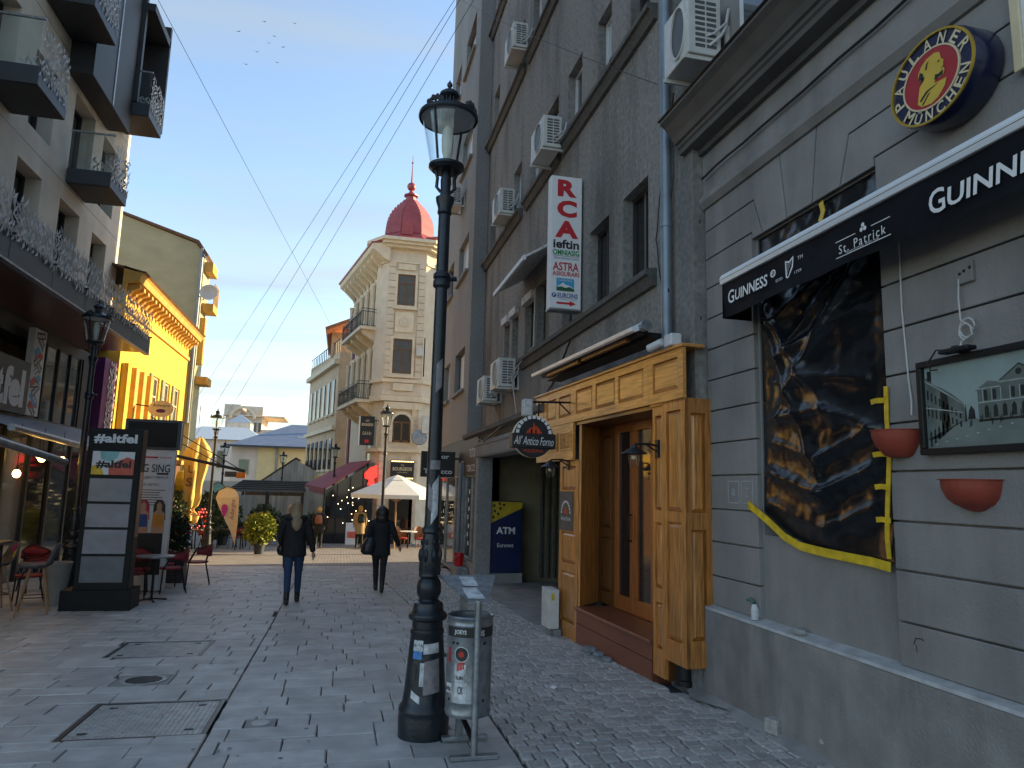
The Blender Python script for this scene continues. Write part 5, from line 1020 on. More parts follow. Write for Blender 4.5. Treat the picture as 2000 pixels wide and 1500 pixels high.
col_ = MB().box(-6.35, -6.02, 19.7, 20.05, -.4, 4.83).build('purple_pier', 'purple', sh); mb = MB(); leaf_screen(mb, (-6.01, 20.06, -.3), EY, EZ, .6, 5.1, 140, .17); mb.build('pier_leaf_panel', 'leaf_steel', sh, kind='stuff'); MB().box(-6.4, -6.03, 20.05, 20.69, -.4, 4.83).build('pier_backing', 'purple', sh)
t = thing('letter_board', 'big grey board with a white letter at the left edge above the awning', 'sign', (-6.0, 15, 3)); MB().box(-6.1, -5.98, 13.2, 15.35, 2.95, 3.95).build('board', 'anthracite', t); mb = MB(); text(mb, 'altfel', (-5.975, 14.3, 3.42), 1.75, .72, EY, EZ, bold=.05); mb.build('lettering', 'ink_white', t)
# sticker-covered banner columns
def banner(x, y0, y1, z0, z1, lab):
    t = thing('sticker_column', lab, 'banner', (x, y0, z0)); MB().box(x-.12, x, y0, y1, z0, z1).build('panel', 'window_white', t); r_ = random.Random(int(z1*10))
    for k in range(16):
        z = z0+.12+(z1-z0-.24)*k/15; m_ = ('ink_black', 'sticker_red', 'ink_cyan', 'ink_white', 'anthracite')[k % 5]; mb = MB(); an = r_.choice((.6, -.6, .15)); c = Vector((x+.001+.0005*k, (y0+y1)/2+r_.uniform(-.06, .06), z)); w = (y1-y0)*.7
        plate(mb, c, w, .14, EY, EZ, rot=an); mb.build('sticker', m_, t)
        if k % 5 in (0, 3, 4): mb = MB(); text(mb, '#altfel', c+EX*.0004, w*.85, .085, EY, EZ, rot=an, bold=.02); mb.build('sticker_print', 'ink_white' if k % 5 != 3 else 'ink_black', t)
banner(-6.05, 15.55, 16.1, 2.98, 4.7, 'upper sticker-covered column beside the mirrored bar windows'); banner(-5.7, 12.35, 12.95, -.15, 2.3, 'lower sticker-covered column behind the bar stool')
# awnings over the terrace
mat('awning_grey', (.30, .33, .37), .7, var=.12, scale=2, stretch=(1, 12, 1))
def bar_awning(lab, w0, w1, f0, f1):
    t = thing('terrace_awning', lab, 'awning', f0, 'grey terrace awnings'); mb = MB(); n = 9; T = []
    for j in range(2):
        for i in range(n+1): a, b = Vector(w0).lerp(Vector(w1), i/n), Vector(f0).lerp(Vector(f1), i/n); T.append(tuple(a if j == 0 else b))
    mb.add(T, [(i, i+1, n+2+i, n+1+i) for i in range(n)]); mb.build('cloth', 'awning_grey', t)
    MB().tube([f0, f1], .055, 12).build('front_bar', 'galv', t, smooth=True)
    mb = MB(); a, b = Vector(f0).lerp(Vector(f1), .15), Vector(w0).lerp(Vector(w1), .5); mb.tube([a-EZ*.04, a.lerp(b, .5)-EZ*.12, b-EZ*.1], .025, 8); mb.build('arm', 'anthracite', t)
bar_awning('grey terrace awning nearest the left edge, its bar dipping to the right', (-6.15, 8.6, 2.85), (-6.15, 13.2, 2.75), (-4.05, 9.0, 2.27), (-4.1, 12.1, 2.02)); bar_awning('grey terrace awning behind, ending at the street lamp', (-6.15, 12.8, 2.93), (-6.15, 19.2, 2.93), (-4.75, 11.8, 2.5), (-4.9, 16.2, 2.35))
# glowing bulbs under the awning; last three are extra, added to brighten the terrace
mat('bulb_glow', (1, .75, .3), .4, emit=16, ecol=(1, .55, .12), var=.02)
for i, (x, y, z, lab) in enumerate(((-5.0, 12.0, 1.78, 'leftmost glowing bulb under the terrace awning'), (-5.0, 12.8, 1.83, 'second glowing bulb from the left under the awning'), (-5.0, 13.7, 2.1, 'glowing bulb left of the street lamp shaft'), (-5.0, 14.6, 2.1, 'glowing bulb between the lamp shaft and the menu stand'), (-5.75, 13.4, 2.2, 'added fill bulb deeper inside, above the second bar stool'), (-5.75, 15.6, 2.2, 'added fill bulb deeper inside, beside the lettered door'), (-5.6, 10.9, 2.05, 'added fill bulb at the very left edge under the awning'))):
    t = thing('pendant_bulb', lab, 'bulb', (x, y, z), 'glowing pendant bulbs'); MB().ball((x, y, z), .055, 14, 10, (1, 1, 1.15)).build('globe', 'bulb_glow', t, smooth=True); MB().tube([(x, y, z+.05), (x, y, z+.13)], .02, 8).build('socket', 'black_metal', t); MB().tube([(x, y, z+.13), (x, y, 2.62)], .005, 5).build('cord', 'cable_black', t)

# ------------------------------------------------------------------ menu stand
mat('gloss_black', (.006, .006, .007), .5, var=.2, spec=.25); mat('paper_grey', (.25, .25, .275), .45, var=.15, scale=4, bump=.6, bscale=3); mat('paper_dark', (.12, .13, .15), .4, var=.15, scale=4, bump=.6, bscale=3); mat('teal', (.25, .5, .5), .5); mat('coral', (.55, .1, .06), .5)
ms = thing('menu_stand', 'tall black #altfel menu stand with four blank sheets on a black plinth', 'menu stand', (-3.5, 12.4, -.2))
Y0 = 12.3
MB().box(-3.87, -3.1, Y0, Y0+.28, .1, 2.57).build('case', 'gloss_black', ms, bevel=.01); MB().box(-4.02, -3.04, Y0-.05, Y0+.5, -.25, .11).build('plinth', 'gloss_black', ms, bevel=.012); MB().box(-3.099, -3.095, Y0+.04, Y0+.24, .9, 1.9).build('side_strip', 'soffit_wood', ms)
mb = MB(); text(mb, '#altfel', (-3.485, Y0-.004, 2.41), .62, .155, EX, EZ, bold=.04); mb.build('lettering', 'ink_white', ms)
pp = MB(); plate(pp, (-3.49, Y0-.003, 2.03), .60, .36, EX, EZ); pp = pp.build('poster', 'ink_white', ms)
for m_, pts, e in (('coral', [(-.05, -.18), (.3, -.18), (.3, .06), (.2, .1), (.12, .06), (.05, .03), (-.06, -.05)], .004), ('teal', [(-.2, .18), (-.18, .06), (-.05, .02), (.05, .08), (.08, .18)], .0042), ('tape_yellow', [(-.3, -.18), (-.3, -.05), (-.22, -.03), (-.15, -.1), (-.12, -.18)], .0044)):
    mb = MB(); shape(mb, pts, (-3.49, Y0-e, 2.03), EX, EZ); mb.build('poster_colour', m_, pp)
mb = MB(); text(mb, '#altfel', (-3.48, Y0-.006, 2.01), .50, .13, EX, EZ, bold=.04); mb.build('poster_lettering', 'ink_black', pp)
for z0, z1, m_ in ((1.44, 1.79, 'paper_grey'), (1.05, 1.40, 'paper_grey'), (.65, 1.01, 'paper_grey'), (.22, .61, 'paper_dark')):
    mb = MB(); n = 12; r_ = random.Random(int(z0*100)); V = [(-3.79+.60*i/n, Y0-.006-.012*abs(mnoise.noise((i*.5, j*.45, z0*7)))-.006*(j < 3)*mnoise.noise((i*.8, 1, z0)), z0+(z1-z0)*j/8) for j in range(9) for i in range(n+1)]
    mb.add(V, [(j*(n+1)+i, j*(n+1)+i+1, (j+1)*(n+1)+i+1, (j+1)*(n+1)+i) for j in range(8) for i in range(n)]); mb.build('blank_sheet', m_, ms, smooth=True, ang=20)
# screen and poster board
t = thing('poster_board', 'white karaoke poster board under a black screen behind the menu stand', 'sign', (-3.45, 14.5, -.2)); MB().box(-3.86, -3.06, 14.46, 14.6, -.2, 2.34).build('board', 'window_white', t)
F2 = lambda x, z, e=.004: (x, 14.46-e, z)
mb = MB(); text(mb, 'SING SING', F2(-3.47, 2.0), .68, .15, EX, EZ, bold=.01); text(mb, 'THE CELEBRITY PREMIUM', F2(-3.45, 1.83), .6, .05, EX, EZ); text(mb, 'KARAOKE BISTRO', F2(-3.52, 1.70), .45, .045, EX, EZ)
for k in range(7): plate(mb, F2(-3.45-.05*(k % 3), 1.6-k*.045), .55-.08*(k % 2), .012, EX, EZ)
plate(mb, F2(-3.25, 1.9), .2, .035, EX, EZ); mb.build('lettering', 'ink_black', t)
mb = MB(); plate(mb, F2(-3.5, 2.2), .3, .03, EX, EZ); shape(mb, [(0, .05), (-.1, 0), (0, -.05)], F2(-3.63, 2.2), EX, EZ)
for k in range(5): plate(mb, F2(-3.3+k*.04, 2.2), .02, .03, EX, EZ)
mb.build('red_arrow', 'ink_red', t)
mat('skin_print', (.5, .28, .18), .5); mat('magenta', (.4, .03, .1), .5, var=.3); mat('print_orange', (.6, .25, .03), .5)
for x, hm, bm in ((-3.78, 'ink_black', 'coral'), (-3.52, 'magenta', 'ink_blue'), (-3.25, 'photo_dark', 'print_orange')):
    for m_, pts, e in ((hm, [(-.1, -.12), (-.1, .15), (-.05, .24), (.05, .24), (.1, .15), (.12, -.12)], .004), ('skin_print', [(-.04, .05), (-.045, .16), (0, .21), (.045, .16), (.04, .05), (.1, -.0), (.11, -.35), (-.11, -.35), (-.1, .0)], .0045), (bm, [(-.09, -.25), (-.08, -.02), (.08, -.02), (.09, -.25)], .005), ('skin_print', [(-.1, -.36), (-.08, -.25), (.08, -.25), (.1, -.36)], .0052)):
        mb = MB(); shape(mb, pts, F2(x, 1.18, e), EX, EZ); mb.build('printed_figure', m_, t)
mb = MB(); plate(mb, F2(-3.4, .45, .005), .5, .75, EX, EZ); mb.build('dark_panel', 'ink_black', t)
t = thing('outdoor_screen', 'switched-off black screen in a grey frame above the poster board', 'screen', (-3.5, 14.5, 2.35)); MB().box(-3.96, -3.0, 14.42, 14.6, 2.345, 2.9).build('frame', 'anthracite', t, bevel=.01); MB().box(-3.9, -3.05, 14.412, 14.419, 2.39, 2.85).build('display', 'gloss_black', t)
MB().box(-3.01, -2.985, 14.45, 14.6, 2.36, 2.88).build('side_rim', 'galv', t)
# bar table, stools, planter bin
t = thing('bar_table', 'tall narrow bar table at the left edge of the picture', 'table', (-5.0, 11.8, -.19)); mat('table_top', (.14, .11, .09), .4, var=.3, scale=4, stretch=(8, 1, 1))
MB().box(-5.7, -4.62, 11.5, 12.0, .82, .87).build('top', 'table_top', t, bevel=.01)
for x in (-5.6, -4.75):
    for y in (11.56, 11.94): MB().box(x-.025, x+.025, y-.025, y+.025, -.19, .82).build('leg', 'black_metal', t)
MB().box(-5.6, -4.75, 11.74, 11.77, .05, .08).build('stretcher', 'black_metal', t)
mat('stool_fabric', (.1, .09, .1), .8, var=.5, scale=9); mat('fabric_pink', (.4, .03, .25), .8, var=.3, scale=20); mat('fabric_yellow', (.5, .5, .05), .8, var=.3, scale=20); mat('beech', (.36, .2, .1), .5, var=.25, scale=6, stretch=(8, 8, .6))
def make_stool():
    r = thing('bar_stool', 'x', 'bar stool', (0, 0, 0), 'patterned bar stools')
    rings = []
    for j, (y, z, w) in enumerate(((-.22, .70, .17), (-.2, .68, .2), (-.05, .665, .215), (.1, .675, .215), (.17, .72, .21), (.2, .82, .2), (.235, .93, .17), (.25, 1.0, .11))):
        rings.append([(w*x, y-.05*abs(x)**2*(1 if j > 3 else 0), z+.05*abs(x)**2.5*(1 if j < 5 else 0)) for x in (-1, -.7, -.35, 0, .35, .7, 1)])
    mb = MB(); mb.loft(rings, caps=False, close=False); st_ = mb.build('seat_shell', 'stool_fabric', r, smooth=True, ang=180); st_.modifiers.new('thick', 'SOLIDIFY').thickness = .02
    for nm, pts, m_ in (('pink_patch', [(-.14, .86), (-.02, .83), (.02, .95), (-.08, .99)], 'fabric_pink'), ('yellow_patch', [(.02, .78), (.14, .78), (.12, .9), (.03, .88)], 'fabric_yellow')):
        mb = MB(); mb.quad(*[(x, .185+(z-.8)*.27, z) for x, z in pts]); mb.build(nm, m_, st_)
    for sx in (-1, 1):
        for sy in (-1, 1): MB().tube([(sx*.08, sy*.08, .67), (sx*.21, sy*.2, 0)], [.017, .012], 8).build('leg', 'beech', r, smooth=True)
    mb = MB(); a = .157; mb.tube([(-a, -.15, .25), (a, -.15, .25)], .008, 6); mb.tube([(-a, .15, .25), (a, .15, .25)], .008, 6); mb.tube([(-a, -.15, .25), (-a, .15, .25)], .008, 6); mb.tube([(a, -.15, .25), (a, .15, .25)], .008, 6); mb.build('foot_rail', 'black_metal', r)
    return r
S = make_stool(); S.location = (-4.28, 12.05, -.19); S.rotation_euler = (0, 0, R(-75)); S['label'] = 'bar stool with colourful patches and beech legs in front of the bar table'
dup(S, (-4.95, 12.4, -.2), R(-50), 'bar stool half hidden behind the bar table')
dup(S, (-5.3, 11.2, -.17), R(100), 'bar stool at the left edge on the near side of the bar table')
t = thing('tapered_planter', 'grey tapered planter between the bar stool and the menu stand', 'planter', (-4.28, 12.9, -.2)); MB().lathe([(.13, -.2), (.2, .42), (.21, .42), (.21, .46), (.18, .46), (.17, .3), (0, .3)], (-4.3, 12.9), 20).build('pot', 'concrete', t, smooth=True)
# red terrace chairs and table
mat('rattan_red', (.22, .012, .02), .55, var=.3, scale=40, bump=.4, bscale=90)
def make_chair():
    r = thing('terrace_chair', 'x', 'chair', (0, 0, 0), 'red terrace chairs')
    MB().lathe([(.21, .42), (.225, .435), (.22, .45), (.0, .455)], n=20, sy=.95).build('seat', 'rattan_red', r, smooth=True)
    rings = []
    for i in range(11): a = R(-10+200*i/10); h = .80-.12*abs(math.cos(a))**1.5; rings.append([(.235*math.cos(a), .02+.23*math.sin(a)*1.02, z) for z in (h-.24*max(.35, math.sin(a)), h)])
    mb = MB(); mb.loft(rings, caps=False, close=False); b = mb.build('backrest', 'rattan_red', r, smooth=True, ang=180); b.modifiers.new('thick', 'SOLIDIFY').thickness = .018
    MB().tube([(.235*math.cos(R(-12+204*i/12)), .02+.235*math.sin(R(-12+204*i/12)), .805-.12*abs(math.cos(R(-12+204*i/12)))**1.5) for i in range(13)], .012, 6).build('top_rail', 'black_metal', r, smooth=True)
    for sx in (-1, 1): MB().tube([(sx*.19, -.17, 0), (sx*.185, -.15, .43), (sx*.235, -.03, .68)], .013, 7).build('leg', 'black_metal', r, smooth=True); MB().tube([(sx*.19, .26, 0), (sx*.16, .16, .43), (sx*.14, .2, .6)], .013, 7).build('leg', 'black_metal', r, smooth=True)
    return r
CH = make_chair(); CH.location = (-2.92, 14.35, gz(14.35)); CH.rotation_euler = (0, 0, R(-75)); CH['label'] = 'red chair right of the small round table, nearest the walkway'
dup(CH, (-2.72, 15.6, gz(15.6)), R(-80), 'red chair standing alone farther off, right of the others'); dup(CH, (-3.45, 14.1, gz(14.1)), R(10), 'red chair behind the small round table'); dup(CH, (-3.25, 15.1, gz(15.1)), R(160), 'red chair behind the others, in front of the poster board'); dup(CH, (-3.35, 13.35, gz(13.35)), R(75), 'red chair half hidden by the menu stand')
dup(CH, (-4.75, 13.1, gz(13.1)), R(-60), 'red chair behind the patterned bar stool'); dup(CH, (-5.2, 14.6, gz(14.6)), R(40), 'red chair deep under the awning beside the street lamp')
t = thing('bistro_table', 'small round bistro table with a black pedestal beside the menu stand', 'table', (-2.98, 13.3, gz(13.3))); g = gz(13.3)
MB().lathe([(.3, g+.71), (.305, g+.72), (.305, g+.735), (.0, g+.735)], (-2.98, 13.3), 28).build('top', 'galv', t, smooth=True); MB().tube([(-2.98, 13.3, g+.02), (-2.98, 13.3, g+.71)], .022, 10).build('pedestal', 'black_metal', t, smooth=True); mb = MB()
for k in range(4): a = k*math.pi/2+.4; mb.tube([(-2.98, 13.3, g+.04), (-2.98+.24*math.cos(a), 13.3+.24*math.sin(a), g+.012)], .014, 6)
mb.build('foot', 'black_metal', t)
t = thing('planter_box', 'black planter trough with evergreens behind the red chairs', 'planter', (-3.5, 15.9, gz(15.9))); MB().box(-4.3, -3.0, 15.75, 16.15, -.3, .35).build('trough', 'anthracite_dark', t)
# ------------------------------------------------------------------ yellow house
mat('yellow_plaster', (.66, .43, .05), .8, var=.1, scale=1.5, bump=.2, bscale=40, dirt=.25, dcol=(.45, .24, .03), dscale=.7); mat('ochre_trim', (.55, .33, .08), .8, var=.15, scale=4, dirt=.3, dcol=(.25, .13, .04)); mat('green_plaster', (.44, .44, .29), .9, var=.12, scale=1.2, bump=.4, bscale=20, dirt=.4, dcol=(.33, .33, .22), dscale=.5, stretch=(1, 1, 2)); mat('shutter_green', (.2, .24, .17), .6, var=.15); mat('brown_wood', (.14, .07, .03), .6, var=.3, scale=5)
yel = thing('yellow_house', 'sunlit yellow house with bracketed cornice beside the hotel', 'building', (-6, 24.5, -.5))
YW = [(24.1, 25.1, 3.2, 5.05), (25.6, 26.6, 3.2, 5.05), (27.1, 28.1, 3.2, 5.05)]
mb = MB(); holed(mb, lambda u, v, d: (-6-d, u, v), 20.75, 28.9, -1, 7.0, YW, .2); mb.quad((-6, 20.75, -1), (-6, 20.75, 7.0), (-12, 20.75, 7.0), (-12, 20.75, -1)); mb.quad((-6, 28.9, -1), (-6, 28.9, 7.0), (-12, 28.9, 7.0), (-12, 28.9, -1)); mb.build('wall', 'yellow_plaster', yel); MB().box(-12, -6.25, 20.8, 28.85, -1, 6.95).build('core', 'brown_wood', yel)
MB().prism([(-6.0, 6.75), (-5.92, 6.78), (-5.9, 6.98), (-5.6, 7.05), (-5.55, 7.2), (-5.5, 7.25), (-6.0, 7.45)], 'y', 20.3, 28.95).build('cornice', 'ochre_trim', yel); MB().prism([(-5.5, 7.26), (-12, 8.6), (-12, 8.66), (-5.45, 7.31)], 'y', 20.3, 29.0).build('roof', 'brown_wood', yel); MB().box(-5.995, -5.93, 20.78, 28.9, 6.3, 6.42).build('architrave', 'ochre_trim', yel)
y = 20.5
while y < 28.7: MB().prism([(-5.9, 6.97), (-5.62, 6.99), (-5.62, 6.9), (-5.8, 6.82), (-5.9, 6.68)], 'y', y, y+.16).build('bracket', 'ochre_trim', yel); y += .42
for y in (20.95, 21.75, 22.55, 23.35): MB().box(-5.995, -5.82, y, y+.32, 2.6, 4.9).build('pilaster', 'ochre_trim' if y > 21 else 'yellow_plaster', yel)
for a, b, c, d in YW:
    mb = MB(); e = .07
    for p in ((a, b, c, c+e), (a, b, d-e, d), (a, a+e, c+e, d-e), (b-e, b, c+e, d-e), ((a+b)/2-.03, (a+b)/2+.03, c+e, d-e), (a+e, (a+b)/2-.03, c+1.2, c+1.25), ((a+b)/2+.03, b-e, c+1.2, c+1.25)): mb.box(-6.12, -6.06, *p)
    w = mb.build('window', 'sign_cream', yel); MB().box(-6.1, -6.09, a+e, b-e, c+e, d-e).build('pane', 'glass_sky', w); MB().box(-5.995, -5.94, a-.3, a-.03, c, d).build('shutter', 'shutter_green', yel)
MB().box(-5.995, -5.75, 20.8, 28.9, 2.35, 2.5).build('shop_cornice', 'ochre_trim', yel); MB().box(-5.995, -5.9, 20.8, 28.8, -.8, 2.34).build('shop_panelling', 'brown_wood', yel)
grn = thing('green_gable_house', 'tall house with a bare yellow-green gable wall behind the yellow house', 'building', (-8, 30, -1))
MB().prism([(-15, -1), (-5.95, -1), (-5.95, 10.8), (-6.3, 11.3), (-9.1, 12.2), (-15, 13.8)], 'y', 30, 31.3).build('gable_wall', 'green_plaster', grn); MB().prism([(-5.9, 10.75), (-6.28, 11.32), (-9.1, 12.22), (-15, 13.82), (-15, 13.92), (-9.1, 12.32), (-6.2, 11.42), (-5.8, 10.85)], 'y', 29.9, 31.4).build('roof_edge', 'brown_wood', grn); MB().tube([(-6.05, 29.93, 4.0), (-6.05, 29.93, 11.1)], .07, 8).build('downpipe', 'zinc_pipe', grn); MB().prism([(-15, -1), (-8.5, -1), (-8.5, 10.5), (-15, 12)], 'y', 31.3, 42).build('rear_wing', 'green_plaster', grn)
for z in (5.6, 8.6): MB().box(-5.94, -5.5, 30.2, 31.2, z, z+.3).build('balcony_slab', 'ochre_trim', grn)
for k in range(5): MB().box(-5.53, -5.5, 30.25+k*.22, 30.29+k*.22, 8.9, 9.75).build('baluster', 'ochre_trim', grn)
MB().box(-5.94, -5.62, 30.1, 31.2, 10.2, 10.6).build('cornice', 'ochre_trim', grn); MB().box(-5.949, -5.75, 30.2, 30.5, 6.4, 8.3).build('bay', 'ochre_trim', grn)
t = thing('satellite_dish', 'white satellite dish on the edge of the green gable house', 'satellite dish', (-5.7, 30, 9.2)); mb = MB(); mb.lathe([(.0, 0), (.2, .03), (.33, .1), (.34, .1), (.2, .04), (0, .01)], n=18); mb.xf(Matrix.Translation((-5.65, 29.9, 9.25)) @ Matrix.Rotation(R(80), 4, 'X')); mb.build('dish', 'ac_white', t, smooth=True); MB().tube([(-5.65, 29.9, 9.25), (-5.9, 30.1, 9.0)], .025, 6).build('arm', 'galv', t)
t = thing('hanging_sign', 'cream oval restaurant sign with a purple aubergine on the yellow house', 'sign', (-5.15, 22, 3.5)); n = 28
MB().loft([[(-5.15+.34*math.cos(2*math.pi*k/n), y, 3.79+.235*math.sin(2*math.pi*k/n)) for k in range(n)] for y in (21.97, 22.03)]).build('panel', 'sign_cream', t); mb = MB(); shape(mb, [(.13*math.cos(k*math.pi/8), .055*math.sin(k*math.pi/8)) for k in range(16)], (-5.15, 21.966, 3.73), EX, EZ); mb.build('aubergine', 'purple', t); mb = MB(); text(mb, 'Aubergine', (-5.15, 21.966, 3.88), .46, .1, EX, EZ, shear=.3); mb.build('lettering', 'ink_black', t); MB().tube([(-5.95, 22, 3.9), (-5.48, 22, 3.85)], .02, 6).build('arm', 'black_metal', t)
t = thing('awning_frame', 'dark folded awning arm with thin stays reaching out from the yellow house', 'awning', (-5.9, 24, 2.5))
mb = MB(); mb.box(-5.95, -3.0, 23.95, 24.05, 0, 0); MB().tube([(-5.8, 24, 2.68), (-2.99, 24, 2.12)], .055, 6).build('boom', 'black_metal', t); MB().tube([(-5.95, 24, 3.75), (-3.2, 24, 2.2)], .016, 6).build('stay', 'black_metal', t); MB().tube([(-5.95, 23.6, 3.45), (-3.75, 23.9, 2.33)], .016, 6).build('stay', 'black_metal', t); MB().box(-3.6, -3.25, 23.98, 24.02, 1.93, 2.1).build('valance', 'anthracite', t); mat('orange_cloth', (.6, .2, .02), .7); MB().box(-3.25, -2.98, 23.98, 24.02, 1.9, 2.08).build('orange_valance', 'orange_cloth', t)

# ------------------------------------------------------------------ corner tower house with red dome
mat('cream_stone', (.66, .57, .44), .82, var=.1, scale=2.5, bump=.2, bscale=30, dirt=.35, dcol=(.52, .41, .28), dscale=.7); mat('cream_trim', (.7, .6, .44), .8, var=.1, scale=4); mat('red_tin', (.33, .065, .07), .42, var=.2, scale=3, metal=.1, bump=.1); mat('wine_red', (.17, .018, .03), .6, var=.2); mat('beige_stone', (.6, .46, .31), .85, var=.12, scale=2, dirt=.3, dcol=(.28, .22, .16), dscale=.8); mat('sky_orange_glass', (.1, .08, .06), .05, spec=.9)
B0 = gz(36)-.3
tw = thing('tower_house', 'ornate cream corner house with a bay tower and red scaled dome', 'building', (2.6, 36, B0))
POLY = [(1.72, 36), (3.64, 36), (4.35, 36.75), (4.35, 44), (1.2, 44), (1.2, 36.9)]
def foot(k, e=0.): c = Vector((2.7, 37.5)); return [tuple(Vector(p)+(Vector(p)-c).normalized()*e) for p in POLY]
MB().prism(POLY, 'z', 6.1, 14.0).build('upper_shaft', 'cream_stone', tw); MB().prism(foot(0, -.12), 'z', B0, 6.1).build('lower_shaft', 'cream_stone', tw); MB().box(4.3, 20, 37, 46, B0, 14).build('rear_block', 'cream_stone', tw)
for z0, z1, e, m_ in ((6.0, 6.28, .12, 'cream_trim'), (6.3, 6.5, .05, 'cream_stone'), (6.95, 7.12, .14, 'cream_trim'), (3.45, 3.62, .1, 'cream_trim'), (13.2, 13.3, .08, 'cream_trim'), (13.95, 14.1, .35, 'cream_trim'), (14.1, 14.25, .55, 'cream_trim'), (14.25, 14.42, .7, 'cream_trim')): MB().prism(foot(0, e), 'z', z0, z1).build('moulding', m_, tw)
MB().prism([(1.75, 5.6), (3.6, 5.6), (3.5, 5.95), (1.85, 5.95)], 'y', 35.9, 36.1).build('bay_corbel', 'cream_trim', tw)
for x in (1.95, 3.35): MB().prism([(36.05, 5.1), (35.95, 5.5), (35.85, 5.95), (36.05, 5.95)], 'x', x-.12, x+.12).build('corbel', 'cream_trim', tw)
for x0, x1 in ((1.74, 2.08), (3.28, 3.62)):
    z = 7.2
    while z < 13.0: MB().box(x0, x1, 35.93, 36.02, z, z+.33).build('quoin', 'cream_stone', tw); z += .36
    z = B0
    while z < 3.3: MB().box(x0, x1, 36.0, 36.2, z, z+.33).build('quoin', 'cream_stone', tw); z += .36
def window(x0, x1, z0, z1, y, parent, m_='glass_sky', fm='brown_wood', cross=.68, sur=.12):
    mb = MB()
    for p in ((x0-sur, x1+sur, z0-sur, z0), (x0-sur, x1+sur, z1, z1+sur), (x0-sur, x0, z0, z1), (x1, x1+sur, z0, z1)): mb.box(p[0], p[1], y-.06, y+.02, p[2], p[3])
    mb.build('surround', 'cream_trim', parent); mb = MB(); e = .07; zc = z0+(z1-z0)*cross
    for p in ((x0, x1, z0, z0+e), (x0, x1, z1-e, z1), (x0, x0+e, z0+e, z1-e), (x1-e, x1, z0+e, z1-e), (x0+e, x1-e, zc, zc+e), ((x0+x1)/2-.04, (x0+x1)/2+.04, z0+e, zc)): mb.box(p[0], p[1], y-.03, y+.02, p[2], p[3])
    w = mb.build('window', fm, parent); MB().box(x0+e*.5, x1-e*.5, y-.012, y-.004, z0+e*.5, z1-e*.5).build('pane', m_, w); MB().box(x0-.2, x1+.2, y-.14, y, z0-sur-.09, z0-sur-.005).build('sill', 'cream_trim', parent)
window(2.2, 3.1, 10.95, 12.6, 35.98, tw); window(2.12, 3.08, 7.4, 9.2, 35.98, tw)
MB().box(2.2, 3.1, 35.92, 35.99, 12.85, 13.15).build('carved_panel', 'cream_trim', tw); MB().box(2.15, 3.1, 35.93, 35.99, 9.55, 10.6).build('carved_panel', 'cream_trim', tw)
mb = MB(); mb.lathe([(.26, 0), (.26, .04), (.2, .04), (.18, .02), (.0, .03)], n=20); mb.xf(Matrix.Translation((2.63, 35.93, 10.07)) @ Matrix.Rotation(R(90), 4, 'X')); mb.build('roundel', 'cream_stone', tw)
MB().box(2.2, 3.2, 35.86, 35.93, 6.53, 6.9).build('parapet_panel', 'cream_trim', tw)
def arched(x0, x1, z0, z1, y, parent):
    cx, r = (x0+x1)/2, (x1-x0)/2; A = [(cx+r*math.cos(R(180-k*15)), z1-r+r*math.sin(R(180-k*15))) for k in range(13)]; B = [(cx+(r+.16)*math.cos(R(180-k*15)), z1-r+(r+.16)*math.sin(R(180-k*15))) for k in range(13)]
    mb = MB(); rings = [[(a[0], y, a[1]), (a[0], y-.1, a[1]), (b[0], y-.1, b[1]), (b[0], y, b[1])] for a, b in zip([(x0, z0)]+A+[(x1, z0)], [(x0-.16, z0)]+B+[(x1+.16, z0)])]; mb.loft(rings, caps=False); mb.build('arch_surround', 'cream_trim', parent)
    mb = MB(); mb.quad(*[(p[0], y-.02, p[1]) for p in [(x0, z0)]+A+[(x1, z0)]]); w = mb.build('arched_pane', 'glass_dark', parent); mb = MB(); mb.box(cx-.04, cx+.04, y-.05, y-.021, z0, z1-r); mb.box(x0, x1, y-.05, y-.021, z1-r, z1-r+.08); mb.box(x0, x0+.08, y-.05, y-.021, z0, z1-r); mb.box(x1-.08, x1, y-.05, y-.021, z0, z1-r); mb.box(x0, x1, y-.05, y-.021, z0, z0+.08); mb.build('window_bar', 'brown_wood', w)
arched(2.3, 3.2, 3.95, 5.35, 36.08, tw)
t = thing('restaurant_sign', 'black and gold restaurant sign board over the white parasol', 'sign', (2.85, 36, 2.1)); MB().box(2.3, 3.45, 35.92, 36.05, 2.1, 3.05).build('board', 'ink_black', t)
mb = MB(); text(mb, 'les', (2.88, 35.914, 2.82), .14, .09, EX, EZ); text(mb, 'BOURGEOIS', (2.88, 35.914, 2.62), .95, .17, EX, EZ, bold=.02); text(mb, 'FOOD & DRINKS', (2.88, 35.914, 2.45), .5, .05, EX, EZ); mb.build('lettering', 'sign_cream', t)
mat('gold_bulb', (1, .8, .35), .4, emit=2.2, ecol=(1, .7, .25)); mb = MB()
for k in range(15):
    for z in (2.99, 2.16): plate(mb, (2.36+k*.074, 35.913, z), .045, .05, EX, EZ)
mb.build('light_row', 'gold_bulb', t, kind='stuff')
MB().box(2.3, 3.45, 36.0, 36.3, B0, 1.9).build('entrance', 'glass_dark', tw)
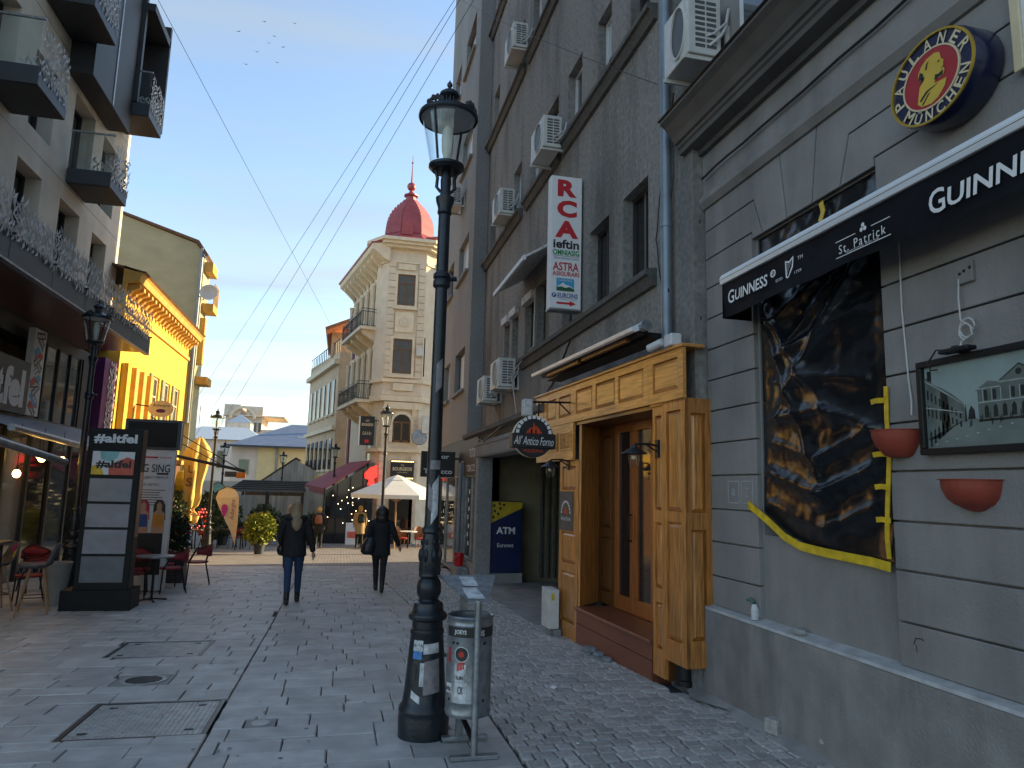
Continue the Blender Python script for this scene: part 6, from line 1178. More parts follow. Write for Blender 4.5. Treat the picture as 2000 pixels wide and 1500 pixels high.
# dome
dm = MB(); D8 = [(1.75, 14.42), (1.68, 14.5), (1.42, 14.66), (1.24, 14.9), (1.2, 15.2), (1.18, 15.5), (1.1, 15.85), (.92, 16.25), (.66, 16.6), (.42, 16.85), (.36, 16.95)]
dm.lathe(D8, (2.75, 37.2), 8, R(22.5), sx=1.12); dome = dm.build('dome', 'red_tin', tw)
mb = MB(); c = (2.75, 37.2); n = 8
for k in range(8):      # overlapping scales on every facet
    a0, a1 = R(22.5)+2*math.pi*k/n, R(22.5)+2*math.pi*(k+1)/n
    for j in range(26):
        t0 = j/26*(len(D8)-4)+3
        if t0 >= len(D8)-1.01: continue
        i0 = int(t0); f = t0-i0; r0 = D8[i0][0]+(D8[i0+1][0]-D8[i0][0])*f; z0 = D8[i0][1]+(D8[i0+1][1]-D8[i0][1])*f; m_ = max(2, int(r0*7))
        for q in range(m_):
            u0, u1 = (q+.06+.5*(j % 2))/m_, (q+.94+.5*(j % 2))/m_
            if u1 > 1: continue
            def pt(u, r, z): return (c[0]+1.12*r*((1-u)*math.cos(a0)+u*math.cos(a1)), c[1]+r*((1-u)*math.sin(a0)+u*math.sin(a1)), z)
            mb.add([pt(u0, r0+.005, z0+.17), pt(u1, r0+.005, z0+.17), pt(u1, r0+.03, z0+.05), pt((u0+u1)/2, r0+.035, z0), pt(u0, r0+.03, z0+.05)], [(0, 1, 2, 3, 4)])
mb.build('scale', 'red_tin', dome, kind='stuff')
MB().lathe([(.4, 16.93), (.44, 17.0), (.3, 17.06), (.28, 17.3), (.4, 17.36), (.4, 17.42), (.2, 17.5), (.12, 17.6), (.1, 17.7)], (2.75, 37.2), 8, R(22.5)).build('lantern_base', 'red_tin', dome); MB().ball((2.75, 37.2, 17.92), .24, 16, 12).build('ball', 'red_tin', dome, smooth=True); MB().tube([(2.75, 37.2, 18.1), (2.75, 37.2, 18.9), (2.75, 37.2, 19.7)], [.05, .025, .012], 8).build('spike', 'red_tin', dome); MB().ball((2.75, 37.2, 19.3), .06, 8, 6).build('spike_knob', 'red_tin', dome)
mb = MB(); mb.loft([[(2.55+.3*math.cos(R(180-k*15)), y, 15.15+.3*math.sin(R(180-k*15))) for k in range(13)]+[(2.85, y, 14.75), (2.25, y, 14.75)] for y in (35.9, 36.2)]); mb.build('dormer', 'red_tin', dome)
# left wing of the tower house, local axes: s along the facade, n outwards
WA, WB = Vector((1.62, 36.4)), Vector((.1, 44.2)); wd = (WB-WA).normalized(); wn_ = Vector((-wd.y, wd.x))
lw = thing('wing_house', 'cream side wing with iron balconies left of the corner tower', 'building', (WA.x, WA.y, B0), rotz=math.atan2(wd.y, wd.x))
LWZ = -B0   # local z of world zero
def lz(z): return z-B0
MB().box(0, 8, -8, 0, 0, lz(13.6)).build('wall', 'cream_stone', lw); MB().prism([(0, lz(13.2)), (.25, lz(13.3)), (.9, lz(13.75)), (.95, lz(14.0)), (.0, lz(14.2))], 'x', -.6, 8).build('cornice', 'cream_trim', lw); MB().prism([(1.0, lz(14.0)), (1.02, lz(14.08)), (-6, lz(15.8)), (-6, lz(15.7))], 'x', -.6, 8.1).build('roof', 'red_tin', lw)
for k in range(9): MB().prism([(.05, lz(12.7)), (.2, lz(13.0)), (.75, lz(13.5)), (.75, lz(13.66)), (.05, lz(13.3))], 'x', .2+k*.9, .42+k*.9).build('cornice_bracket', 'cream_trim', lw)
for zb, zt in ((10.1, 12.4), (6.3, 8.8)):
    for s in (.9, 2.3, 3.7, 5.1, 6.5): 
        MB().box(s, s+.7, -.02, .03, lz(zb), lz(zt)).build('window', 'glass_dark', lw); MB().box(s-.16, s, .0, .1, lz(zb), lz(zt+.15)).build('surround', 'cream_trim', lw); MB().box(s+.7, s+.86, .0, .1, lz(zb), lz(zt+.15)).build('surround', 'cream_trim', lw); MB().box(s-.2, s+.9, .0, .14, lz(zt+.15), lz(zt+.35)).build('window_head', 'cream_trim', lw)
        MB().lathe([(.14, lz(zb)), (.11, lz(zb+.2)), (.1, lz(zt-.3)), (.15, lz(zt+.1))], (s+1.05, .2), 10).build('half_column', 'cream_stone', lw, smooth=True)
for zf in (9.75, 5.95):
    b = MB().box(.5, 5.6, .0, 1.1, lz(zf), lz(zf+.16)).build('balcony_slab', 'cream_trim', lw)
    for s in (.7, 2.1, 3.5, 4.9): MB().prism([(0, lz(zf-.75)), (.3, lz(zf-.55)), (.85, lz(zf-.2)), (.95, lz(zf-.005)), (0, lz(zf-.005))], 'x', s, s+.32).build('balcony_corbel', 'cream_trim', b)
    mb = MB()
    for z in (.22, .95, 1.1): mb.tube([(.52, .02, lz(zf+z)), (.52, 1.06, lz(zf+z)), (5.58, 1.06, lz(zf+z)), (5.58, .02, lz(zf+z))], .018, 5)
    for k in range(44): s = .55+k*.115; mb.tube([(s, 1.06, lz(zf+.2)), (s+.05*math.sin(k*2.2), 1.08, lz(zf+.6)), (s, 1.06, lz(zf+1.0))], .012, 4)
    for k in range(9): s = .06+k*.115; mb.tube([(.52, s, lz(zf+.2)), (.5, s+.03*math.sin(k*2.2), lz(zf+.6)), (.52, s, lz(zf+1.0))], .012, 4)
    mb.build('iron_railing', 'black_metal', b, kind='stuff')
MB().box(6.9, 7.4, .0, .08, 0, lz(13.2)).build('red_strip', 'wine_red', lw)
z = 0.2
while z < lz(5.2): MB().box(.0, .55, .0, .09, z, z+.36).build('quoin', 'cream_stone', lw); MB().box(2.2, 2.9, .0, .07, z, z+.36).build('quoin', 'cream_stone', lw); z += .4
MB().box(.8, 2.0, -.02, .03, lz(2.6), lz(5.0)).build('ground_window', 'glass_dark', lw)
t = thing('blade_sign', 'black vertical restaurant sign hanging at the tower house wing', 'sign', (1.1, 36.4, 3.6)); MB().box(.72, 1.42, 36.3, 36.45, 3.75, 5.2).build('case', 'ink_black', t); MB().box(.66, .715, 36.3, 36.45, 3.75, 5.2).build('white_edge', 'ink_white', t)
mb = MB(); text(mb, 'LES', (1.07, 36.296, 4.98), .18, .1, EX, EZ); text(mb, 'BOURGEOIS', (1.07, 36.296, 4.78), .55, .13, EX, EZ, bold=.02); text(mb, 'Café & Bar', (1.07, 36.296, 4.35), .45, .16, EX, EZ, shear=.3); mb.build('lettering', 'sign_cream', t); mb = MB(); plate(mb, (1.07, 36.296, 3.95), .2, .16, EX, EZ); mb.build('red_mark', 'ink_red', t); MB().tube([(1.42, 36.4, 5.0), (1.7, 36.4, 5.0)], .03, 6).build('bracket', 'black_metal', t)
t = thing('air_conditioner', 'air conditioner on the tower house right of the arched window', 'air conditioner', (4.0, 35.7, 4.6)); MB().box(3.72, 4.25, 35.5, 35.9, 4.4, 5.3).build('case', 'ac_white', t); mb = MB(); mb.lathe([(.4, 0), (.38, .06), (0, .1)], n=18); mb.xf(Matrix.Translation((3.62, 35.6, 4.2)) @ Matrix.Rotation(R(80), 4, 'X')); mb.build('dish', 'galv', t, smooth=True)
t = thing('wall_lamp', 'small lamp bracket with wires on the tower right of the upper window', 'wall lamp', (3.5, 35.8, 8)); MB().box(3.28, 3.62, 35.72, 35.95, 8.35, 8.75).build('box', 'ac_white', t); MB().tube([(3.7, 35.8, 7.3), (3.7, 35.8, 9.3)], .03, 6).build('mast', 'black_metal', t)
# beige neighbour
bh = thing('beige_house', 'beige three-storey house with a blank side wall left of the tower house', 'building', (-.5, 46, B0))
mb = MB(); mb.add([(-.6, 45, B0), (.45, 45, B0), (.45, 45, 9.9), (-.6, 45, 10.0), (-2.75, 55, B0), (-2.75, 55, 10.3), (.45, 55, B0), (.45, 55, 10)], [(0, 1, 2, 3), (0, 3, 5, 4), (3, 2, 7, 5), (4, 5, 7, 6)]); mb.build('wall', 'beige_stone', bh)
fb = lambda f, e, z: (-.6-2.15*f-e, 45+10*f-e*.2, z)
def fbox(f0, f1, e, z0, z1, nm, m_): mb = MB(); mb.loft([[fb(f0, 0, z0), fb(f0, e, z0), fb(f1, e, z0), fb(f1, 0, z0)], [fb(f0, 0, z1), fb(f0, e, z1), fb(f1, e, z1), fb(f1, 0, z1)]]); mb.build(nm, m_, bh)
fbox(-.01, 1, .3, 9.2, 9.5, 'cornice', 'cream_trim'); fbox(-.01, 1, .22, 5.1, 5.35, 'string_course', 'cream_trim'); fbox(-.01, 1, .18, 2.0, 2.3, 'shop_cornice', 'ochre_trim')
for z0, z1 in ((6.2, 8.3), (2.7, 4.6)):
    for k in range(6): f = .07+k*.155; fbox(f, f+.07, .06, z0, z1, 'window', 'glass_dark'); fbox(f-.02, f+.09, .14, z0-.15, z0-.02, 'sill', 'cream_trim')
MB().box(-1.2, .5, 47, 54, 10, 11.6).build('attic', 'beige_stone', bh); mat('orange_soffit', (.4, .13, .04), .7); MB().prism([(-1.5, 11.4), (.6, 12.4), (.6, 12.6), (-1.6, 11.6)], 'y', 45.6, 55).build('attic_roof', 'orange_soffit', bh)
mb = MB()
for k in range(16): f = k/16; mb.tube([fb(f, 0, 10), fb(f, 0, 10.8)], .03, 4)
mb.tube([fb(0, 0, 10.8), fb(1, 0, 10.9)], .04, 4); mb.build('roof_railing', 'anthracite', bh)
# burgundy awning and glazed terrace
mat('burgundy', (.27, .02, .035), .7, var=.15, scale=3)
t = thing('burgundy_awning', 'burgundy sloping awning over the glazed terrace by the tower house', 'awning', (0, 37, 1.5)); q = [(-.82, 36, 1.55), (1.35, 36, 3.0), (.35, 42, 3.05), (-2.0, 41.5, 1.75)]
mb = MB(); mb.add(q+[(a, b, c-.03) for a, b, c in q], [(0, 1, 2, 3), (7, 6, 5, 4), (0, 4, 5, 1), (1, 5, 6, 2), (2, 6, 7, 3), (3, 7, 4, 0)]); mb.build('cloth', 'burgundy', t); mb = MB(); rings = []
for k in range(25): p = Vector(q[0]).lerp(Vector(q[3]), k/24); rings.append([p, p-EZ*(.25+.05*abs(math.sin(k*1.57)))])
mb.loft(rings, caps=False, close=False); mb.build('valance', 'burgundy', t)
for x, y in ((-.8, 36.05), (-1.95, 41.4)): MB().tube([(x, y, -1.3), (x, y, 1.6)], .04, 6).build('post', 'black_metal', t)
t = thing('glazed_terrace', 'dark glazed terrace under the burgundy awning with fairy lights', 'terrace', (0, 37, -1)); mb = MB(); mb.add([(-.75, 36.1, -1.1), (1.5, 36.1, -1.1), (1.5, 36.1, 2.9), (-.75, 36.1, 1.5)], [(0, 1, 2, 3)]); mb.build('front_pane', 'glass_dark', t); mb = MB(); mb.add([(-.76, 36.1, -1.1), (-2.0, 41.4, -1.2), (-2.0, 41.4, 1.6), (-.76, 36.1, 1.45)], [(0, 1, 2, 3)]); mat('clear_vinyl', (.38, .37, .35), .25, var=.3, scale=2, stretch=(3, 3, .3)); mb.build('vinyl_wall', 'clear_vinyl', t)
for x in (-.2, .4, 1.0): MB().box(x-.03, x+.03, 36.05, 36.09, -1.1, 1.5+x*.6+.4).build('mullion', 'black_metal', t)
mat('fairy_light', (1, .85, .5), .4, emit=5, ecol=(1, .75, .35)); mb = MB()
for k in range(26): f = random.random(); x = -.7+2.1*f; mb.ball((x, 36.0, random.uniform(-.2, 1.3+.6*f)), .018, 6, 4)
mb.build('fairy_lights', 'fairy_light', t, kind='stuff')
mat('neon_red', (.7, .02, .02), .4, emit=1.1, ecol=(1, .03, .02))
t = thing('red_sign', 'glowing red shape sign at the terrace corner', 'sign', (1.35, 35.8, 1.8)); mb = MB(); mb.prism([(1.05, 2.35), (1.28, 2.62), (1.62, 2.75), (1.66, 2.2), (1.5, 2.1), (1.55, 1.78), (1.2, 1.78), (1.28, 2.05), (1.08, 2.1)], 'y', 35.74, 35.84); mb.build('panel', 'neon_red', t)
# white parasol and wicker seats
mat('parasol_white', (.7, .7, .64), .8, var=.06); t = thing('white_parasol', 'large white square parasol in front of the tower house', 'parasol', (2.3, 31.2, gz(31.2))); cx, cy = 2.3, 31.2
mb = MB(); mb.lathe([(2.05, 1.26), (2.05, 1.42), (1.0, 1.85), (.35, 2.1)], (cx, cy), 8, R(22.5), caps=False); mb.build('canopy', 'parasol_white', t); mb = MB(); mb.lathe([(.6, 2.02), (.3, 2.16), (.02, 2.25)], (cx, cy), 8, R(22.5)); mb.build('top_cap', 'parasol_white', t); MB().tube([(cx, cy, gz(cy)), (cx, cy, 2.1)], .04, 8).build('pole', 'beech', t); mb = MB()
for k in range(8): a = R(22.5)+k*math.pi/4; mb.tube([(cx, cy, 1.1), (cx+1.2*math.cos(a), cy+1.2*math.sin(a), 1.7)], .018, 4)
mb.build('strut', 'beech', t)
mat('wicker', (.3, .13, .05), .6, var=.35, scale=30); mat('cushion_red', (.35, .02, .03), .8)
def make_wicker():
    r = thing('wicker_armchair', 'x', 'armchair', (0, 0, 0), 'wicker armchairs at the far cafe'); mb = MB()
    rings = [[(.28*math.cos(R(-20+220*i/12)), .05+.28*math.sin(R(-20+220*i/12)), z) for z in (.35, .55, .62+.3*max(0, math.sin(R(-20+220*i/12))))] for i in range(13)]
    mb.loft(rings, caps=False, close=False); mb.build('backrest', 'wicker', r); MB().lathe([(.26, .36), (.27, .42), (0, .46)], n=16).build('cushion', 'cushion_red', r)
    for a in (45, 135, 225, 315): MB().tube([(.22*math.cos(R(a)), .22*math.sin(R(a)), 0), (.24*math.cos(R(a)), .24*math.sin(R(a)), .4)], .018, 6).build('leg', 'wicker', r)
    return r
W_ = make_wicker(); W_.location = (3.5, 31.8, gz(31.8)); W_.rotation_euler = (0, 0, R(20)); W_['label'] = 'wicker armchair with red cushion under the right end of the white parasol'; dup(W_, (2.75, 32.4, gz(32.4)), R(60), 'wicker armchair left of the red-cushioned one under the parasol')
t = thing('cafe_table', 'small white-topped cafe table under the white parasol', 'table', (3.0, 31.5, gz(31.5))); g = gz(31.5); MB().lathe([(.38, g+.7), (.38, g+.73), (0, g+.735)], (2.9, 31.4), 20).build('top', 'ink_white', t); MB().tube([(2.9, 31.4, g), (2.9, 31.4, g+.7)], .03, 6).build('leg', 'black_metal', t)
t = thing('sandwich_board', 'white A-frame board behind the woman in the beige coat', 'A-board', (.55, 35.2, gz(35.2))); g = gz(35.2); mb = MB(); mb.add([(.3, 35.0, g), (.85, 35.0, g), (.85, 35.3, g+1.0), (.3, 35.3, g+1.0), (.3, 35.6, g), (.85, 35.6, g)], [(0, 1, 2, 3), (3, 2, 5, 4)]); mb.build('panel', 'window_white', t); mb = MB(); plate(mb, (.575, 35.12, g+.45), .4, .3, EX, Vector((0, .3, 1))); mb.build('picture', 'coral', t)

# ------------------------------------------------------------------ square beyond: far houses, tents, terraces
mat('pale_yellow', (.66, .55, .3), .85, var=.1, scale=.8, dirt=.3, dcol=(.4, .33, .2)); mat('pale_beige', (.6, .53, .46), .85, var=.1, scale=.8); mat('blue_roof', (.13, .17, .24), .5, var=.15, scale=1.5, metal=.2); mat('light_roof', (.33, .40, .46), .5, var=.15); mat('tent_grey', (.16, .165, .17), .8, var=.15); mat('far_stone', (.62, .53, .42), .85, var=.15, scale=1.5)
fh = thing('far_yellow_house', 'low pale yellow house with a blue-grey hipped roof across the square', 'building', (-5.5, 64, -1.5))
MB().box(-6.95, 3, 62.5, 74, -1.6, 4.75).build('yellow_wall', 'pale_yellow', fh); MB().box(-9.0, -6.951, 62.6, 74, -1.6, 4.75).build('beige_wall', 'pale_beige', fh)
mb = MB(); mb.add([(-9.4, 62, 4.75), (3.4, 62, 4.75), (3.4, 75, 4.75), (-9.4, 75, 4.75), (-4.8, 68.5, 7.1), (1, 68.5, 7.1)], [(0, 1, 5, 4), (1, 2, 5), (2, 3, 4, 5), (3, 0, 4)]); mb.build('roof', 'blue_roof', fh); MB().box(-9.45, 3.45, 61.9, 62.05, 4.62, 4.78).build('gutter', 'anthracite', fh); MB().tube([(-5.4, 62.4, -1), (-5.4, 62.4, 4.7)], .09, 6).build('downpipe', 'galv', fh); MB().box(-8.35, -7.6, 62.52, 62.58, 2.4, 3.6).build('window', 'shutter_green', fh); MB().box(-4.6, -3.4, 62.4, 62.5, 2.1, 3.3).build('window', 'glass_dark', fh); MB().box(-2.2, -1.9, 66, 66.4, 6, 8.0).build('chimney', 'galv', fh); MB().box(-4.0, -3.2, 64.6, 65.2, 5.62, 5.78).build('skylight', 'window_white', fh)
MB().box(-9.0, -7.6, 62.3, 62.58, -.6, 1.3).build('teal_shopfront', 'teal', fh)
fr2 = thing('far_classical_block', 'large pale classical block with an arched gable on the skyline', 'building', (-14, 115, 0)); MB().box(-17.5, -12.3, 113, 122, -1.5, 11.6).build('wall', 'far_stone', fr2); MB().box(-17.7, -15.4, 112.6, 122, 11.6, 13.2).build('left_attic', 'far_stone', fr2); MB().box(-14.6, -12.2, 112.6, 122, 11.6, 13.0).build('right_attic', 'far_stone', fr2); MB().box(-12.3, -9.0, 113, 122, -1.5, 9.6).build('side_wing', 'far_stone', fr2)
mb = MB(); rings = [[(-15+r*math.cos(R(180-k*15)), y, 11.1+r*math.sin(R(180-k*15))) for k in range(13)] for r, y in ((1.9, 112.5), (1.9, 112.2), (1.5, 112.2), (1.5, 112.5))]; mb.loft(rings, caps=False, close=False); mb.build('arch', 'cream_trim', fr2)
for k in range(8): MB().box(-17.1+k*.62, -16.75+k*.62, 112.9, 112.99, 9.2, 10.6).build('window', 'glass_dark', fr2)
for k in range(4): MB().box(-11.9+k*.75, -11.5+k*.75, 112.9, 112.99, 7.8, 9.0).build('window', 'glass_dark', fr2)
mb = MB(); mb.box(-17.8, -9, 112.5, 122, 11.5, 11.65); mb.build('cornice', 'cream_trim', fr2)
fr3 = thing('far_roofs_house', 'house with light blue metal roofs behind the sunlit street lamp', 'building', (-14, 84, -1.5)); MB().box(-18, -8.8, 82, 94, -1.5, 6.2).build('wall', 'pale_beige', fr3); mb = MB(); mb.add([(-18.5, 81.5, 6.2), (-8.4, 81.5, 6.2), (-8.4, 94, 6.2), (-18.5, 94, 6.2), (-16, 88, 8.0), (-11, 88, 8.0)], [(0, 1, 5, 4), (1, 2, 5), (2, 3, 4, 5), (3, 0, 4)]); mb.build('roof', 'light_roof', fr3); MB().box(-14.6, -11.8, 96, 99, 6, 9.2).build('roof_pavilion', 'far_stone', fr3); mb = MB(); mb.lathe([(2.2, 9.2), (.02, 10.4)], (-13.2, 97.5), 4, R(45)); mb.build('pavilion_roof', 'light_roof', fr3)
for k in range(5): MB().box(-16.4+k*1.6, -15.7+k*1.6, 81.9, 81.99, 3.2, 5.0).build('window', 'glass_dark', fr3)
t = thing('antenna_mast', 'thin lattice antenna mast on the skyline left of the sunlit lamp', 'mast', (-19, 100, 5)); MB().tube([(-18.6, 100, 5), (-18.6, 100, 11.5)], .12, 5).build('mast', 'galv', t)
mar = thing('marquee_tent', 'grey pitched marquee tent over the terraces in the square', 'tent', (-3, 50, -1.4)); mb = MB(); mb.add([(-6.2, 50, 1.2), (-3.1, 50, 3.5), (.2, 50, 1.6), (-6.2, 57, 1.2), (-3.1, 57, 3.5), (.2, 57, 1.6)], [(0, 1, 4, 3), (1, 2, 5, 4)]); mb.build('roof', 'tent_grey', mar); mb = MB(); mb.add([(-6.0, 50.05, 1.2), (-3.1, 50.05, 3.35), (0, 50.05, 1.6)], [(0, 1, 2)]); mb.build('gable', 'clear_vinyl', mar)
for x in (-6, -3, 0): MB().tube([(x, 50.1, -1.4), (x, 50.1, 1.5)], .05, 6).build('post', 'black_metal', mar)
per = thing('pergola', 'dark slatted pergola roof over the terrace left of the burgundy awning', 'pergola', (-4, 42, -1.2))
for k in range(11): y = 40+k*.55; MB().box(-5.8, -1.9, y, y+.14, 1.28+k*.05, 1.40+k*.05).build('slat', 'anthracite_dark' if k % 2 else 'tent_grey', per)
for x, y in ((-5.7, 40), (-3.8, 40), (-2.0, 40), (-5.7, 45.5), (-2, 45.5)): MB().box(x-.06, x+.06, y-.06, y+.06, -1.3, 1.3).build('post', 'anthracite_dark', per)
for a, b in ((-5.6, -3.9), (-3.7, -2.1)): MB().box(a, b, 40.1, 40.14, -.3, 1.1).build('vinyl_panel', 'clear_vinyl', per)
for k in range(7): x = -5.4+k*.52; MB().box(x, x+.4, 41.5+(k % 3)*.4, 41.9+(k % 3)*.4, -1.2, -.35).build('terrace_seat', 'anthracite_dark', per)
MB().box(-5.9, -1.8, 47.9, 48.1, -1.4, 1.6).build('back_screen', 'brown_wood', per)
MB().box(-9, -6.4, 50, 52, -1.5, 1.8).build('kiosk', 'pale_beige', fh)
# street-side terrace tables in the square
def dark_set(x, y, lab):
    t = thing('terrace_table', lab, 'table', (x, y, gz(y)), 'terrace tables in the square'); g = gz(y); MB().box(x-.35, x+.35, y-.35, y+.35, g+.7, g+.74).build('top', 'brown_wood', t)
    for sx in (-1, 1):
        for sy in (-1, 1): MB().box(x+sx*.3-.02, x+sx*.3+.02, y+sy*.3-.02, y+sy*.3+.02, g, g+.7).build('leg', 'black_metal', t)
dark_set(-3.4, 30.2, 'terrace table right of the cream teardrop flag'); dark_set(-4.4, 31.2, 'terrace table behind the cream teardrop flag'); dark_set(-5.0, 29.3, 'terrace table left of the sunlit street lamp')
mat('chair_brown', (.08, .045, .03), .6, var=.3)
for i, (x, y, a, lab) in enumerate(((-3.05, 29.6, 30, 'chair at the table right of the cream flag'), (-3.9, 30.0, -40, 'chair just behind the cream flag pole'), (-4.75, 28.6, 100, 'red chair left of the sunlit street lamp'), (-5.3, 27.8, 60, 'red chair behind the folded parasol pole'), (-3.9, 31.6, 10, 'chair farthest back among the terrace tables'))): dup(CH, (x, y, gz(y)), R(a), lab)

# ------------------------------------------------------------------ greenery
mat('leaf_dark', (.035, .06, .02), .6, var=.4, scale=6, rnd=.4, island=True); mat('leaf_lime', (.2, .23, .02), .55, var=.3, scale=6, rnd=.35, island=True); mat('leaf_fir', (.02, .04, .022), .7, var=.4, scale=6, rnd=.35, island=True); mat('bark', (.08, .055, .035), .9, var=.3, scale=12, bump=.5)
def crown(mb, c, rx, ry, rz2, n, size, droop=0.):
    for k in range(n):
        while True:
            p = Vector((random.uniform(-1, 1), random.uniform(-1, 1), random.uniform(-1, 1)))
            if .25 < p.length < 1.0+.22*mnoise.noise(p*3+Vector(c)): break
        q_ = Vector((c[0]+p.x*rx, c[1]+p.y*ry, c[2]+p.z*rz2)); d = (p+Vector((random.uniform(-1, 1), random.uniform(-1, 1), random.uniform(-.5, 1)))).normalized(); s = d.cross(Vector((random.uniform(-1, 1), random.uniform(-1, 1), random.uniform(-1, 1)))).normalized(); L_ = size*random.uniform(.6, 1.3); w = L_*.32
        mb.add([q_, q_+d*L_*.5+s*w, q_+d*L_, q_+d*L_*.5-s*w], [(0, 1, 2, 3)])
def plant(name, lab, x, y, pot, rx, rz2, zc, n, size, lm, pm='terracotta', cat='plant', grp=None):
    g = gz(y); t = thing(name, lab, cat, (x, y, g), grp); 
    if pot: MB().lathe([(pot*.75, g), (pot, g+pot*1.7), (pot*1.08, g+pot*1.7), (pot*1.08, g+pot*1.9), (pot*.9, g+pot*1.9), (pot*.8, g+pot*1.6), (0, g+pot*1.6)], (x, y), 18).build('pot', pm, t, smooth=True)
    mb = MB()
    for k in range(6): a = k*1.05; mb.tube([(x, y, g+(pot*1.5 if pot else 0)), (x+.3*rx*math.cos(a), y+.3*rx*math.sin(a), g+zc*.8), (x+.75*rx*math.cos(a), y+.75*rx*math.sin(a), g+zc+.4*rz2)], [.018, .012, .005], 5)
    mb.build('stem', 'bark', t); mb = MB(); crown(mb, (x, y, g+zc), rx, rx, rz2, n, size); mb.build('foliage', lm, t); return t
plant('potted_shrub', 'sunlit lime-green shrub in a dark pot beside the walking woman', -2.67, 26.6, .2, .5, .48, .85, 1500, .15, 'leaf_lime', 'anthracite')
for i, (x, y, r_, z, lab) in enumerate(((-5.9, 27.6, .6, 1.35, 'dark leafy bush right of the poster board'), (-5.1, 31.0, .7, 1.3, 'dark bush behind the folded parasol'), (-4.9, 33.5, .7, 1.2, 'dark bush behind the sunlit street lamp'), (-3.3, 34.5, .7, .9, 'low dark bush behind the cream flag'), (-1.2, 34.0, .5, .75, 'low dark bush by the terrace left of the backpack walker'))): plant('terrace_bush', lab, x, y, .26, r_, r_*1.2, z, 1300, .16, 'leaf_dark', 'anthracite_dark', 'bush', 'bushes round the terraces')
for i, (x, lab) in enumerate(((-4.05, 'left evergreen in the black planter trough'), (-3.65, 'middle evergreen in the black planter trough'), (-3.25, 'right evergreen in the black planter trough'))):
    t = thing('evergreen', lab, 'plant', (x, 15.95, .3), 'evergreens behind the red chairs'); mb = MB(); crown(mb, (x, 15.95, .68), .26, .22, .42, 900, .1); mb.build('foliage', 'leaf_fir', t); MB().tube([(x, 15.95, .3), (x, 15.95, .9)], .012, 5).build('stem', 'bark', t)
mb = MB()
for k in range(30): mb.ball((-4.9+random.uniform(-.5, .3), 28.0+random.uniform(-.4, .4), gz(28)+random.uniform(.8, 1.5)), .05, 6, 4)
tag(mb.build('red_flowers', 'ink_red', kind='stuff'), 'red flowers among the terrace bushes', 'flowers')
# folded parasol, flags
mat('parasol_yellow', (.58, .40, .10), .75, var=.15, scale=3); mat('parasol_cream', (.5, .42, .26), .8, var=.15)
px, py = -5.3, 27.9; g = gz(py); t = thing('folded_parasol', 'tall folded yellow parasol beside the poster board', 'parasol', (px, py, g)); rings = []
for z, r_ in ((.95, .14), (1.05, .27), (1.25, .3), (1.42, .16), (1.5, .13), (1.62, .24), (1.9, .3), (2.4, .27), (2.9, .33), (3.3, .36), (3.45, .42), (3.75, .28), (4.02, .1), (4.08, .03)): rings.append([(px+.18*(z-1)/3+r_*(1+.28*math.cos(6*2*math.pi*k/36+z))*math.cos(2*math.pi*k/36), py+r_*(1+.28*math.cos(6*2*math.pi*k/36+z))*math.sin(2*math.pi*k/36), g+z) for k in range(36)])
mb = MB(); mb.loft(rings); mb.build('folded_cloth', 'parasol_yellow', t, smooth=True, ang=60); MB().tube([(px-.06, py, g), (px+.0, py, g+1.1), (px+.2, py, g+4.1)], .04, 8).build('pole', 'beech', t); mb = MB(); text(mb, 'S', (px+.0, py-.37, g+2.45), .2, .32, EX, EZ, bold=.03); text(mb, 'U', (px+.04, py-.38, g+2.9), .2, .28, EX, EZ, bold=.03); mb.build('lettering', 'brown_wood', t); MB().lathe([(.4, g), (.4, g+.06), (.05, g+.08)], (px-.05, py), 16).build('base', 'concrete', t)
t = thing('yellow_dish', 'round yellow lamp shade half behind the folded parasol', 'lamp', (-5.75, 28.5, 1.8)); mb = MB(); mb.lathe([(.1, .25), (.3, .2), (.45, .0), (.42, -.02), (.28, .12), (.12, .1), (.1, .0)], n=24); mb.xf(Matrix.Translation((-5.75, 28.5, 1.75)) @ Matrix.Rotation(R(60), 4, 'X')); mat('shade_yellow', (.65, .5, .03), .4, var=.1); mb.build('shade', 'shade_yellow', t, smooth=True); MB().tube([(-5.75, 28.6, 1.9), (-5.75, 28.7, 3.0)], .02, 6).build('stem', 'black_metal', t)
def flag(x, y, h, w, m_, lab, txt=None):
    g = gz(y); t = thing('teardrop_flag', lab, 'flag', (x, y, g)); P = [(.0, .12), (w*.15, .1)]; 
    pts = [(w*.15, .08*h), (w*.1, .45*h), (0, .8*h), (-w*.0, .9*h)]
    out = [(.0, .06*h), (-w*.25, .3*h), (-w*.8, .68*h), (-w*.95, .82*h), (-w*.85, .93*h), (-w*.5, 1.0*h), (-w*.15, .95*h), (0, .84*h), (.02, .5*h)]
    mb = MB(); mb.loft([[(x+a, yy+.05*math.sin(b*3), g+b) for a, b in out] for yy in (y, y+.008)]); mb.build('cloth', m_, t); MB().tube([(x, y+.02, g), (x+.02, y+.02, g+.5*h), (x, y+.02, g+.84*h), (x-w*.15, y+.02, g+.955*h), (x-w*.5, y+.02, g+1.005*h), (x-w*.85, y+.02, g+.935*h)], .014, 5).build('pole', 'black_metal', t)
    if txt: mb = MB(); text(mb, txt, (x-w*.2, y-.06, g+.64*h), .75, .2, EZ, -EX, shear=.2); mb.build('lettering', 'purple', t); mb = MB(); shape(mb, [(.1*math.cos(k*math.pi/8)+.03*math.sin(k*math.pi/4), .24*math.sin(k*math.pi/8)) for k in range(16)], (x-w*.55, y-.062, g+.62*h), EX, EZ); mb.build('aubergine', 'fabric_pink', t)
